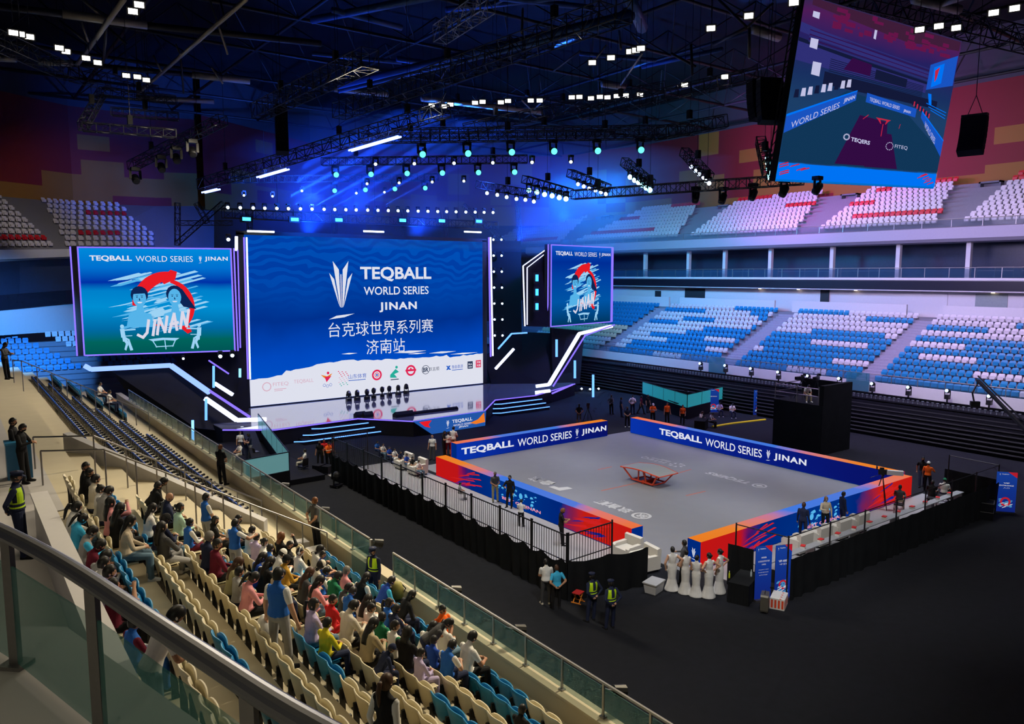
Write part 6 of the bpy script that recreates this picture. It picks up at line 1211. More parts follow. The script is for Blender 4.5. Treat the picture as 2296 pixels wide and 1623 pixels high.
# blue cabinet and bits on the stand
p = G(45, 1070, 6.1); t = thing('blue_cabinet', 'blue rounded cabinet on the walkway at the left edge', 'cabinet', (p.x, p.y, 6.1)); b = MB(); b.prism([(-.3, -.25, 0), (.3, -.25, 0), (.3, .25, 0), (-.3, .25, 0)], (0, 0, 1.0)); b.build('body', mat('cabinet_blue', (.02, .14, .30), .35), t); b = MB(); b.box((0, 0, 1.02), (.64, .54, .06)); b.build('lid', mat('cabinet_lid', (.03, .2, .4), .3), t)
for k, (px, py) in enumerate(((672, 1236), (708, 1252), (725, 1270))): p = G(px, py, 2.88); b = MB(); b.box((0, 0, .17), (.5, .45, .34)); tag(b.build('step_block', CONC2, None, False, (p.x, p.y, 2.88)), 'grey step block on the front walkway, %s from the handrail' % nth(k), 'step')
def pack(x, y, z, m, label, s=1.0):
    t = thing('backpack', label, 'bag', (x, y, z)); b = MB(); b.lathe([(.12 * s, 0), (.17 * s, .05 * s), (.18 * s, .28 * s), (.13 * s, .42 * s), (.03 * s, .46 * s)], 10); b.build('bag_body', m, t, True); b = MB(); b.box((.15 * s, 0, .16 * s), (.09 * s, .2 * s, .2 * s)); b.build('front_pocket', m, t); b = MB(); b.tube([(-.12 * s, .07 * s, .1 * s), (-.22 * s, .07 * s, .25 * s), (-.1 * s, .07 * s, .4 * s)], .015, 5); b.build('strap', BLACK, t)
p = G(740, 1283, 2.88); pack(p.x, p.y, 2.88, mat('bag_green', (.35, .40, .18), .7), 'pale green bag lying on the front walkway', .9); p = G(770, 1298, 2.88); pack(p.x, p.y, 2.88, mat('bag_teal', (.02, .16, .2), .7), 'dark teal bag on the front walkway', .9)
p = G(890, 1345, 2.88); p.y += .9; chair(31.65, p.y, R(90), 'folding chair by the parapet carrying a khaki bag'); bpy.data.objects[[o.name for o in SC.objects if o.name.startswith('chair')][-1]]; pack(31.62, p.y, 3.36, mat('bag_khaki', (.22, .2, .05), .7), 'khaki backpack on the folding chair by the parapet', 1.0)
for o in SC.objects:
    if o.get('label') == 'folding chair by the parapet carrying a khaki bag': o.location.z = 2.88
p = Vector((b_.location.x, b_.location.y, b_.location.z)); b = MB(); b.lathe([(.05, .0), (.15, .03), (.17, .16), (.12, .28), (.03, .40)], 12); tag(b.build('plastic_bag', mat('bag_white', (.6, .6, .6), .4), None, True, (p.x + .12, p.y - .42, p.z + .42)), 'white plastic bag held by the big man', 'bag')
# ================================================================== railings
def glass_run(label, x, ys, z0, z1, gm, post=True, name='glass_railing', pm=STEEL, tilt=0, pr=.022):
    t = thing(name, label, 'railing', (x, ys[0], z0))
    b = MB(); b.tube([(x, ys[0], z1), (x, ys[-1], z1)], .03, 8); pb(b, 'handrail', STEEL, t)
    for a, e in zip(ys, ys[1:]): b = MB(); b.span((x - .006, a + .04, z0 + .04), (x + .006, e - .04, z1 - .08)); pb(b, 'glass_panel', gm, t)
    if post:
        for y in ys: b = MB(); b.box((x, y, (z0 + z1) / 2), (.03, .05, z1 - z0)); b.box((x, y, z0 + .015), (.1, .12, .03)); pb(b, 'post', pm, t)
    return t
glass_run('glass railing with steel handrail on the near parapet, stage side of the gate', 31.07, [-16 + 1.21 * k for k in range(31)], 3.41, 4.1, GLASS)
glass_run('glass railing with steel handrail on the near parapet, camera side of the gate', 31.07, [21.75 + 1.21 * k for k in range(13)], 3.41, 4.1, GLASS)
t = thing('parapet_gate', 'steel gate post and open glass leaf at the gap in the near railing', 'gate', (31.1, 20.4, 2.88)); b = MB(); b.box((31.1, 20.45, 3.5), (.06, .08, 1.25)); pb(b, 'post', STEEL, t); b = MB(); b.span((31.15, 20.4, 3.0), (31.7, 20.42, 3.95)); pb(b, 'glass_leaf', GLASS, t)
glass_run('glass railing along the front of the far tribune', -15.2, [-30 + 1.9 * k for k in range(30)], 3.72, 4.35, glass('far_glass', (.15, .35, .5), .06))
glass_run('glass railing along the far balcony', -27.25, [-36 + 2.0 * k for k in range(31)], 11.5, 12.35, GLASSB)
glass_run('glass railing at the front of the far upper tier', -27.1, [-50 + 2.4 * k for k in range(32)], 15.7, 16.35, glass('upper_glass', (.3, .4, .5), .05))
for k, (ya, yb) in enumerate(((-19, -14.5), (-13.8, -11), (-8, -1.8), (-1.0, 4.6), (11.2, 14), (14.6, 17.0), (19, 23))):
    t = thing('box_railing', 'thin metal rail in front of the balcony boxes, %s from the stage' % nth(k), 'railing', (-29.5, ya, 11.5)); b = MB(); [b.tube([(-29.5, ya, z), (-29.5, yb, z)], .025, 6) for z in (12.4, 12.1)]; pb(b, 'rail', STEELD, t); b = MB(); [b.tube([(-29.5, y, 11.5), (-29.5, y, 12.4)], .025, 6) for y in (ya, (ya + yb) / 2, yb)]; pb(b, 'posts', STEELD, t)
def handrail(label, pts, posts, zf, m=STEELD, r=.025):
    t = thing('handrail', label, 'handrail', pts[0]); b = MB(); b.tube(pts, r, 8); pb(b, 'rail', m, t)
    for p, z in posts: b = MB(); b.tube([p, (p[0], p[1], z)], r * .9, 6); pb(b, 'post', m, t)
def stairs_z(x): return 2.88 + .4 * max(0, min(8, math.ceil((x - 32.19) / .8)))
def rail_from(label, px0, z0, px1, z1, land=None, n=6):
    a, e = G(*px0, z0), G(*px1, z1); pts = ([G(*land, z0)] if land else []) + [a, e]; posts = [(tuple(a.lerp(e, k / n)), max(2.88, stairs_z(a.lerp(e, k / n).x) - .02)) for k in range(n + 1)]
    if land: posts.append((tuple(pts[0]), 6.08))
    handrail(label, pts, posts, 0)
rail_from('steel handrail of the stairs between the seat blocks, farther of two', (209, 977), 7.05, (586, 1123), 3.85, (74, 980))
rail_from('steel handrail of the stairs between the seat blocks, nearer of two', (234, 1008), 7.05, (733, 1194), 3.85, (91, 1011), 8)
rail_from('steel handrail beyond the pull-out seats at the left', (48, 809), 7.3, (333, 925), 3.95, (28, 807), 9)
# thick rail in the foreground
t = thing('foreground_railing', 'thick steel handrail with glass panels crossing the lower left corner', 'railing', (40.4, 33.7, 8.9)); ZR = 9.91
hp = [(-160, 1120), (0, 1190), (100, 1240), (200, 1300), (350, 1402), (500, 1500), (620, 1580), (760, 1660), (900, 1730)]
pts = [G(*q, ZR) for q in hp]
b = MB(); sm = []
for i in range(len(pts) - 1):
    for s in range(4): sm.append(pts[i].lerp(pts[i + 1], s / 4))
for _ in range(3): sm = [sm[0]] + [(sm[i - 1] + sm[i] * 2 + sm[i + 1]) / 4 for i in range(1, len(sm) - 1)] + [sm[-1]]
b.tube(sm, .057, 16); pb(b, 'handrail', mat('rail_steel', (.17, .17, .19), .36, .7, var=.05), t)
pp = [G(*q, ZR) for q in ((-120, 1140), (14, 1197), (204, 1303), (556, 1536))]
for i, p in enumerate(pp): b = MB(); b.box((p.x, p.y, (8.9 + ZR) / 2), (.05, .07, ZR - 8.9), .8); b.box((p.x, p.y, 8.915), (.16, .18, .03), .8); pb(b, 'post', STEELD, t)
for p, q in zip(pp, pp[1:]):
    d = (q - p); b = MB(); b.beam(p + d * .04 - Vector((0, 0, .60)), p + d * .96 - Vector((0, 0, .60)), .015, .74); pb(b, 'glass_panel', glass('clear_green_glass', (.08, .28, .26), .08), t)
# lamps clipped outside the near railing
for k, y in enumerate((12.2, 16.0, 20.0, 24.3, 27.0, 30.2, 33)):
    t = thing('rail_lamp', 'small black spotlight clipped outside the near railing, %s from the stage' % nth(k), 'spotlight', (30.85, y, 3.75), 0, 'spotlights on the near railing'); b = MB(); b.tube([(-.05, 0, .1), (-.3, .05, .02)], [.10, .13], 10); b.build('head', BLACK, t); b = MB(); b.beam((-.1, 0, .05), (.2, 0, .2), .05); b.build('bracket', STEEL, t)
# far tribune front: pull-out bleacher stack, fascia lamps, signs, doors
t = thing('bleacher_stack', 'long black stack of closed pull-out bleachers under the far tribune', 'bleacher', (-14, 0, 0)); b = MB(); b.span((-13.6, -24, 0), (-15.05, 40, 2.75)); pb(b, 'body', STD, t); b = MB()
for k in range(9): z = .25 + .29 * k; b.span((-13.45 - .02 * k, -24, z), (-13.6, 40, z + .07)); 
pb(b, 'step_edges', mat('bleacher_edge', (.05, .05, .055), .5), t); b = MB()
for k in range(160): y = -14 + .335 * k; b.box((-13.75, y, 2.86), (.05, .05, .22)); b.box((-13.75, y, 2.98), (.10, .16, .04))
o = pb(b, 'folded_brackets', mat('bracket_grey', (.25, .28, .33), .4, .5), t); o['kind'] = 'stuff'
LB = emis('lamp_blue_white', (.35, .6, 1), 8)
s_ = 2.87
for k, (X, Y) in enumerate(((217, 905), (377, 918), (543, 938), (718, 960), (908, 985), (1110, 1002), (1322, 1035), (1555, 1058), (1805, 1080), (2075, 1115))):
    p = OX(1496 + X / s_, 500 + Y / s_, -14.6); t = thing('fascia_lamp', 'small moving light on the far parapet, %s from the stage' % nth(k), 'stage light', (p.x, p.y, p.z), 0, 'moving lights on the far parapet'); b = MB(); b.box((0, 0, -.42), (.3, .3, .3)); b.beam((0, -.18, -.3), (0, -.18, .05), .05); b.beam((0, .18, -.3), (0, .18, .05), .05); b.beam((0, 0, -.5), (0, 0, 2.98 - p.z), .08); b.build('base', BLACK, t); b = MB(); b.ball((0, 0, 0), .17, 10, (1.3, 1, 1)); b.build('head', BLACK, t); b = MB(); b.ball((.16, 0, .03), .11, 8); b.build('lens', LB, t)
for k, (y0, y1, m) in enumerate(((-19.3, -16.4, DARK), (5.9, 9.6, PAINT), (11.8, 14.2, mat('door_green', (.25, .3, .3), .5)))): b = MB(); b.span((-28.15, y0, 8.1), (-28.25, y1, 10.2)); o = b.build('door_%d' % (k + 1), m); o['kind'] = 'structure'
for k, (px, py) in enumerate(((1475, 668), (1849, 669))): p = OX(px, py, -28.1); b = MB(); b.box((0, 0, 0), (.08, .9, 1.7)); tag(b.build('wall_sign', DARK, None, False, p), ('dark wall sign at the head of the stairs behind the right screen', 'dark wall sign in the middle of the concourse wall')[k], 'sign')
for k, y in enumerate((-9.0, -4.5, 1.5, 13.2)): 
    b = MB(); b.lathe([(.14, 0), (.14, .06)], 12); tag(b.build('ceiling_downlight', emis('downlight', (1, .8, .6), 3), None, False, (-27.9, y, 10.28)), 'small warm downlight over the concourse, %s from the stage' % nth(k), 'lamp')
# stairs between the far blocks
for k, y in enumerate((-20.2, -4.0, 9.25)):
    b = MB()
    for i in range(24): b.span((-15.5 - .425 * i, y - .85, 3.3 + .2 * max(0, i - 1)), (-15.9 - .425 * i, y + .85, 3.3 + .2 * i + .02))
    b.k = 0; o = struct('floor_far_stairs', b, mat('stair_grey', (.30, .28, .36), .8))
for k, y in enumerate((-4.0, 9.3)): b = MB(); b.span((-15.0, y - .9, 2.98), (-15.05, y + .9, 4.4)); tag(b.build('stair_gate', glass('gate_glass', (.05, .3, .4), .3)), ('blue glass stair gate in the middle of the far parapet', 'blue glass stair gate nearest the camera tower')[k], 'gate')
# upper tier: stair mouths
for k, y in enumerate((-39.5, -19.3, -3.5, 9.7)):
    b = MB(); b.span((-34.5, y - .9, 17.6), (-38, y - .75, 20.0)); b.span((-34.5, y + .75, 17.6), (-38, y + .9, 20.0)); b.span((-34.5, y - .9, 19.85), (-38, y + .9, 20.0)); o = struct('wall_upper_vomitory', b, mat('vomitory_grey', (.14, .14, .18), .8))
# ================================================================== roof steel, trusses and lamps
ROOFZ = 33.5
RSTEEL = mat('roof_steel', (.028, .028, .032), .5, .3, var=.15); RLIT = mat('roof_steel_lit', (.38, .35, .28), .45, .2, var=.1); RBLUE = mat('roof_blue_steel', (.03, .09, .28), .5, .2)  # the pale tone carries lamp light on the dark roof tubes
def beamz(name, p, q, r, m): b = MB(); b.tube([p, q], r, 8); o = b.build(name, m, None, True); o['kind'] = 'structure'; return o
# space frame of the roof: bottom chords, top chords and webs, line by line
gx = [-34 + 9 * k for k in range(10)]; gy = [-48 + 9 * k for k in range(11)]
zb = lambda x, y: 29.0; zt_ = 32.8
for x in gx:
    b = MB(); b.tube([(x, gy[0], zb(x, 0)), (x, gy[-1], zb(x, 0))], .13, 6); 
    for y in gy[:-1]: b.tube([(x, y, zb(x, y)), (x + 4.5, y + 4.5, zt_)], .06, 5); b.tube([(x, y + 9, zb(x, y)), (x + 4.5, y + 4.5, zt_)], .06, 5); b.tube([(x + 9, y, zb(x, y)), (x + 4.5, y + 4.5, zt_)], .06, 5)
    struct('ceiling_beam', b, RSTEEL, True)
for y in gy:
    b = MB(); b.tube([(gx[0], y, 29.0), (gx[-1], y, 29.0)], .13, 6); struct('ceiling_beam', b, RSTEEL, True)
# roof tubes one can follow; light on them painted as pale stretches
for p, q, r, z0, z1, m in (((-60, 8), (140, 31), .2, 26, 26, RSTEEL), ((140, 31), (330, 57), .24, 26, 26, RLIT), ((330, 57), (720, 98), .2, 26, 26, RSTEEL), ((-20, 131), (36, 133), .2, 26, 26, RLIT), ((87, 139), (165, 142), .22, 26, 26, RLIT), ((165, 142), (430, 168), .18, 26, 26, RSTEEL), ((430, 168), (560, 182), .24, 26, 26, RLIT), ((305, 218), (480, 228), .2, 26, 26, RLIT), ((750, 200), (870, 212), .2, 26, 26, RLIT), ((945, 221), (1215, 252), .22, 25, 25, RLIT), ((1350, 188), (1400, 196), .25, 26, 26, RLIT), ((1690, 66), (1745, 84), .3, 27, 27, RLIT), ((2050, -2), (2150, 22), .3, 28, 28, RLIT), ((2095, 14), (2200, -20), .2, 28, 28, RLIT),
    ((278, -2), (173, 145), .14, 25.6, 25.6, RLIT), ((552, -2), (310, 209), .12, 25.6, 25.6, RLIT), ((240, 44), (232, 140), .08, 26, 25, RSTEEL), ((180, -5), (236, 44), .08, 27, 26, RLIT), ((85, -2), (116, 29), .07, 27, 26, RSTEEL), ((133, 45), (196, 96), .07, 26, 25, RSTEEL), ((183, 50), (198, 95), .06, 26, 25, RLIT), ((242, 62), (285, 100), .07, 26, 25, RSTEEL), ((470, -2), (511, 122), .06, 27, 24, RLIT), ((493, -2), (508, 60), .05, 28, 26, RSTEEL), ((404, 120), (412, 208), .07, 26, 24, RSTEEL), ((344, 125), (362, 160), .06, 26, 25, RLIT), ((395, 100), (404, 122), .06, 26, 25, RLIT), ((475, 152), (500, 188), .07, 26, 25, RLIT),
    ((1600, 100), (1675, 62), .10, 26, 26, RSTEEL), ((1675, 62), (1612, 0), .08, 26, 28, RSTEEL), ((1675, 62), (1732, 8), .08, 26, 28, RLIT), ((1680, 64), (1680, 130), .09, 26, 24, RLIT), ((1505, 120), (1560, 150), .09, 26, 25, RSTEEL), ((1550, 100), (1552, 170), .08, 26, 24, RSTEEL), ((1392, 190), (1440, 120), .06, 26, 25, RLIT), ((1388, 70), (1392, 110), .08, 28, 26, RLIT), ((1360, 100), (1330, 140), .05, 26, 25, RLIT), ((1415, 75), (1440, 110), .05, 26, 25, RLIT), ((1240, 160), (1300, 115), .06, 26, 25, RSTEEL), ((990, 175), (1010, 140), .05, 26, 25, RSTEEL), ((1060, 215), (1075, 235), .05, 25, 24, RLIT), ((1000, 205), (988, 230), .05, 25, 24, RLIT), ((1190, 245), (1170, 225), .05, 25, 24, RLIT), ((1198, 245), (1222, 222), .05, 25, 24, RLIT), ((1172, 20), (1170, 75), .08, 28, 26, RLIT)):
    beamz('ceiling_tube', G(*p, z0), G(*q, z1), r, m)
for p, q, r, z in (((760, 193), (1418, 33), .30, 25.5), ((760, 205), (1412, 46), .14, 24.8), ((700, 45), (990, -12), .25, 28), ((745, 22), (900, 62), .2, 28), ((1440, 62), (1410, -10), .35, 26), ((890, 132), (1010, 150), .2, 27), ((700, 120), (900, 140), .16, 27), ((1000, 22), (1290, -10), .2, 29), ((1120, -5), (1330, 18), .2, 29), ((1440, 150), (1620, 110), .16, 27), ((1300, 120), (1470, 135), .16, 27)):
    beamz('ceiling_tube', G(*p, z), G(*q, z), r, RBLUE)
# catwalks with railings
def truss(label, p, q, w_=.5, h=.5, m=TRUSS, r=.03, step=.6, hoist=2, cat='truss', name='lighting_truss', group=None):
    p, q = Vector(p), Vector(q); c = (p + q) / 2; t = thing(name, label, cat, c, 0, group); d = q - p; L = d.length; u = d / L; s = u.cross(Vector((0, 0, 1))).normalized() * w_ / 2; v = s.cross(u).normalized() * h / 2
    if v.z < 0: v = -v
    cs = [s + v, s - v, -s - v, -s + v]; b = MB()
    for k in cs: b.tube([p + k - c, q + k - c], r, 5)
    n = max(2, int(L / step))
    for i in range(n + 1):
        a = p + u * (L * i / n) - c
        for j in range(4): b.beam(a + cs[j], a + cs[(j + 1) % 4], r * 1.1)
        if i < n:
            e = p + u * (L * (i + 1) / n) - c
            for j in range(4): k, l = cs[j], cs[(j + 1) % 4]; b.beam((a if i % 2 else e) + k, (e if i % 2 else a) + l, r * .9)
    b.build('lattice', m, t)
    for i in range(hoist): a = p.lerp(q, (i + .5) / hoist); b = MB(); b.tube([a - c + v, Vector((a.x, a.y, ROOFZ)) - c], .015, 4); b.build('hoist_cable', TRUSS, t); b = MB(); b.box(a - c + v * 1.6 + Vector((0, 0, .2)), (.25, .25, .5)); b.build('hoist_motor', BLACK, t)
    return t
TLIT = mat('truss_lit_tone', (.35, .36, .38), .45, .3)  # pale colour paints the lit look of the catwalk truss
def gz(px, z): return G(px[0], px[1], z)
truss('lit pale catwalk truss high up in the middle of the roof', gz((986, 78), 25), gz((1094, 5), 25), .8, .9, TLIT, .03, .8, 1)
truss('catwalk with lamps along the upper left of the roof', gz((-40, 75), 24), gz((160, 165), 24), 1.0, .8, TRUSS, .03, .9, 1); truss('catwalk with lamps running on towards the blue corner', gz((165, 165), 24), gz((345, 208), 24), 1.0, .8, TRUSS, .03, .9, 1)
truss('dark catwalk crossing the roof above the left truss', gz((580, 250), 22), gz((830, 130), 22), .9, .9, TRUSS, .03, .9, 2); truss('long dark catwalk climbing to the upper middle of the roof', gz((760, 250), 22), gz((1400, 20), 22), .9, .9, TRUSS, .03, .9, 3)
truss('catwalk carrying the floodlights in the middle of the roof', DP(950, 246, 62), DP(1260, 228, 62), .9, .8, TRUSS, .03, .9, 2)
truss('grated catwalk right of the roof floodlights', DP(1040, 290, 55), DP(1490, 195, 55), .7, .7, TRUSS, .03, .8, 3); truss('second grated catwalk reaching the right roof floodlights', DP(1300, 255, 52), DP(1700, 165, 48), .7, .7, TRUSS, .03, .8, 2); truss('thick catwalk behind the top of the hanging screen', DP(1900, 0, 50), DP(2320, 95, 50), 1.3, 1.2, TRUSS, .05, .9, 2)
truss('short catwalk end left of the hanging screen', DP(1470, 300, 45), DP(1628, 272, 45), .7, .7, TRUSS, .03, .7, 1)
# long truss with light tubes, parallel to the side of the court
a, e = DP(452, 414, 56), DP(1000, 246, 44); t = truss('long truss with blue light tubes hanging over the left of the stage', a, e, .8, .7, TRUSS, .035, .8, 4)
TUBE = emis('truss_tube', (.14, .22, 1), 9)
for k, (p, q) in enumerate((((456, 432), (490, 424)), ((579, 398), (645, 379)), ((785, 338), (896, 306)))):
    d0 = 56 - 12 * (p[0] - 452) / 548; d1 = 56 - 12 * (q[0] - 452) / 548; P, Q = DP(*p, d0), DP(*q, d1); b = MB(); s = Vector((.12, .05, 0)); b.beam(P + s, Q + s, .09); b.beam(P - s, Q - s, .09); b.mi(1); b.beam(P + (Q - P) * .1, P + (Q - P) * .1 + Vector((0, 0, .6)), .05); b.beam(P + (Q - P) * .9, P + (Q - P) * .9 + Vector((0, 0, .6)), .05); c = (P + Q) / 2; b.v = [tuple(Vector(v) - c) for v in b.v]
    tag(b.build('tube_light', [TUBE, BLACK], None, False, c), ('short blue light tube pair at the low end of the long truss', 'blue light tube pair in the middle of the long truss', 'longest bright blue light tube pair near the high end of the long truss')[k], 'light tube')
t2 = truss('dark truss with hanging lamps in front of the blue corner wall', DP(295, 372, 52), DP(500, 268, 46), .6, .55, TRUSS, .03, .7, 2)
for k, (a, e) in enumerate((((185, 284), (395, 300)), ((225, 205), (395, 225)), ((185, 284), (228, 208)), ((250, 250), (400, 262)))): truss('dark truss of the square frame hung at the left, %s' % ('front side', 'rear side', 'left side', 'middle bar')[k], DP(*a, 42 if k in (0, 2) else 46), DP(*e, 44 if k == 0 else 47), .45, .45, TRUSS, .028, .6, 1)
# lamps
TEALL = emis('lens_teal', (.10, .80, .62), 2.2); CYANL = emis('lens_cyan', (.30, .9, 1), 7); WHT = emis('lens_bluewhite', (.55, .72, 1), 8)
hb, hy, hh = MB(), MB(), MB(); hb.box((0, 0, -.06), (.36, .3, .16)); hy.beam((-.2, 0, -.1), (-.2, 0, -.5), .05, .1); hy.beam((.2, 0, -.1), (.2, 0, -.5), .05, .1); hh.lathe([(.10, -.28), (.16, -.2), (.17, .1), (.15, .2)], 10)
HBM, HYM = hb.mesh('base', BLACK), hy.mesh('yoke', BLACK); HHM = hh.mesh('head', BLACK, True); LM = {}
def lens_mesh(m, r):
    k = (m.name, r)
    if k not in LM: b = MB(); b.lathe([(.001, .235), (r, .22), (r, .20)], 12); LM[k] = b.mesh('lens', m)
    return LM[k]
def mover(px, py, dep, m, label, group, aim=None, s=1.0, r=.13):
    c = DP(px, py, dep); t = thing('moving_head_light', label, 'stage light', c + Vector((0, 0, .5 * s)), 0, group); t.scale = (s,) * 3
    link('base', HBM, t); link('yoke', HYM, t); h = link('head', HHM, t); h.location = (0, 0, -.5); d = ((Vector(aim) if aim is not None else CAM) - c).normalized(); h.rotation_euler = d.to_track_quat('Z', 'Y').to_euler(); l = link('lens', lens_mesh(m, r), h); return t
CT = Vector((20, 20, 0))
def aimer(c): return CAM.lerp(Vector((30, 15, 0)), .35)
ROWS = [('front', 48.0, [(945, 345), (1047, 343), (1145, 340), (1240, 338), (1338, 337), (1435, 335)], [(842, 368), (929, 367), (1018, 366), (1105, 365), (1193, 364), (1280, 363)]), ('middle', 57.6, [(752, 391), (830, 390), (911, 388), (990, 387), (1071, 386), (1152, 385)], [(823, 412), (895, 410), (969, 408), (1040, 406)]), ('rear', 67.8, [(749, 427), (818, 425), (884, 423), (952, 421)], [(677, 428), (799, 433), (862, 431), (611, 440), (547, 438)])]
for nm, dep, tl, wl in ROWS:
    x0, x1 = min(p[0] for p in tl + wl) - 30, max(p[0] for p in tl + wl) + 30; y = tl[0][1] - 34 * 48 / dep; y1 = tl[-1][1] - 34 * 48 / dep
    truss('%s of the three trusses with turquoise lamps over the stage' % nm, DP(x0, y, dep), DP(x1, y1, dep), .55, .55, TRUSS, .03, .6, 3)
    for k, (px, py) in enumerate(tl): mover(px, py, dep, TEALL, 'turquoise moving light on the %s lamp truss, %s from the left' % (nm, nth(k)), 'turquoise lamps over the stage', CAM + Vector((-14, 6, -6)), 1.25, .16)
    for k, (px, py) in enumerate(wl): mover(px, py, dep - .3, WHT, 'small white moving light under the %s lamp truss, %s from the left' % (nm, nth(sorted(wl).index((px, py)))), 'white lamps over the stage', CAM, .8, .12)
truss('dark truss just above the front row of turquoise lamps', DP(880, 300, 50), DP(1560, 292, 50), .6, .6, TRUSS, .03, .6, 3)
truss('long dark truss crossing low behind the hanging screen', DP(1285, 437, 50), DP(1800, 402, 42), .6, .55, TRUSS, .03, .6, 4)
SH = [('first', (1072, 414), (1205, 437), 54, WHT, [(1092, 433), (1115, 437), (1136, 442), (1158, 446), (1178, 448), (1197, 452)]), ('second', (1176, 402), (1278, 432), 53, CYANL, [(1186, 427), (1204, 431), (1221, 436), (1238, 439), (1254, 443), (1269, 446)]), ('third', (1278, 388), (1362, 422), 52, WHT, [(1296, 413), (1309, 418), (1321, 423), (1335, 427), (1347, 431), (1358, 435)]), ('fourth', (1400, 362), (1460, 412), 50, CYANL, [(1413, 397), (1423, 404), (1432, 409), (1441, 415), (1449, 421), (1457, 426)]), ('fifth', (1534, 340), (1590, 398), 48, WHT, [(1550, 374), (1560, 383), (1568, 391), (1577, 398), (1583, 405), (1590, 411)]), ('sixth', (1705, 315), (1722, 390), 44, CYANL, [(1722, 354), (1723, 366), (1724, 378), (1726, 390), (1728, 398)])]
for nm, a, e, d, m, ls in SH:
    truss('short slanted truss of round lamps, %s from the stage' % nm, DP(*a, d), DP(*e, d - 3), .5, .5, TRUSS, .03, .5, 1)
    for k, (px, py) in enumerate(ls): mover(px, py, d - 3 * (k + .5) / len(ls) - .3, m, 'round lamp on the %s short slanted truss, %s from its high end' % (nm, nth(k)), 'lamps of the short slanted trusses', CAM, .95 if m is CYANL else .7, .17)
for k, (px, py, d) in enumerate(((1560, 438, 46), (1620, 440, 45), (1688, 432, 44), (1757, 424, 42), (1832, 418, 41))): mover(px, py + 6, d, BLACK, 'dark unlit lamp hanging under the low truss, %s from the left' % nth(k), 'unlit lamps under the low truss', (10, 10, 0), 1.3)
for k, (px, py, d) in enumerate(((304, 396, 51), (362, 370, 50), (396, 350, 49), (432, 335, 48))): mover(px, py + 6, d, BLACK, 'dark unlit lamp under the truss before the blue corner wall, %s from the left' % nth(k), 'unlit lamps before the blue corner wall', (30, 10, 0), 1.5)
# truss above the centre screen with beam lights and blinders
S0, S1 = OY(500, 478, -21.3), OY(1112, 487, -21.3); S1.z = S0.z
truss('long truss above the centre screen with a row of beam lights', S0, S1, .7, .7, TRUSS, .035, .8, 3)
bx = [510, 538, 567, 593, 620, 646, 673, 699, 726, 750, 775, 798, 824, 847, 870, 892, 914, 937, 959, 981, 1001, 1022, 1044, 1065, 1085, 1105]; BEAML = emis('lens_beam', (.6, .78, 1), 12)
for k, px in enumerate(bx): p = OY(px, 466 + 11 * (px - 510) / 595, -20.9); mover(px, 466 + 11 * (px - 510) / 595, (p - CAM).dot(FW), BEAML, 'white beam light above the centre screen, %s from the left' % nth(k), 'beam lights above the centre screen', CAM + Vector((-10, 0, 10)), .8, .15)
BLIND = emis('blinder_cyan', (.03, .36, 1), 6)
for k, (px, py) in enumerate(((553, 491), (661, 492), (760, 493), (903, 494), (991, 495), (1074, 496))):
    p = OY(px, py, -20.7); b = MB(); b.mi(1); b.box((0, -.12, 0), (.9, .2, .5)); b.beam((0, -.1, .2), (0, -.3, .8), .06); b.mi(0); b.box((0, 0, 0), (.62, .05, .26)); tag(b.build('blinder_light', [BLIND, BLACK], None, False, p), 'glaring cyan blinder above the centre screen, %s from the left' % nth(k), 'stage light', 'cyan blinders above the centre screen')
# scaffold behind and above the centre screen
for k, (a, e) in enumerate((((398, 455), (398, 550)), ((398, 545), (500, 455)), ((440, 455), (465, 500)), ((398, 500), (520, 500)), ((1040, 460), (1130, 545)), ((1160, 440), (1165, 545)), ((905, 470), (905, 530)), ((1000, 470), (1000, 530)), ((560, 470), (560, 530)), ((750, 470), (750, 530)))): truss('thin scaffold tower or brace behind the screens, %s from the left' % nth([398, 398.5, 440, 399, 1040, 1160, 905, 1000, 560, 750].index([398, 398.5, 440, 399, 1040, 1160, 905, 1000, 560, 750][k])), OY(*a, -22.5), OY(*e, -22.5), .35, .35, TRUSS, .025, .7, 0, 'scaffold', 'scaffold_truss')
# lattice wall of small beams right of the centre screen
for k in range(7):
    for j, x in enumerate((1107 + .5 * k, 1125 + .4 * k)): y = 537 + 35.8 * k; mover(x, y, 74.6, BEAML, 'small beam in the %s column of the lattice wall, %s from the top' % (('left', 'right')[j], nth(k)), 'small beams of the lattice wall', CAM + Vector((20, 0, -8)), .7, .14)
for k, (x, y, d) in enumerate(((512, 537, 58), (494, 799, 57.5), (521, 797, 58), (411, 804, 56.5))): mover(x, y, d, BEAML, ('white lamp at the top right of the left screen', 'left one of two white lamps under the left screen', 'right one of two white lamps under the left screen', 'tiny white lamp under the left screen')[k], 'lamps around the left screen', CAM, .8 if k < 3 else .5, .16)
for k, (x, y, d) in enumerate(((1285, 874, 72), (1303, 873, 72), (1322, 874, 72), (1341, 873, 72))): p = G(x, y + 4, 0); b = MB(); b.box((0, 0, .12), (.3, .3, .24)); b.mi(1); b.ball((.05, .12, .27), .1, 8); tag(b.build('floor_light', [BLACK, BEAML], None, False, p), 'small floor light by the blue upright tube right of the stage, %s from the left' % nth(k), 'stage light', 'floor lights right of the stage')
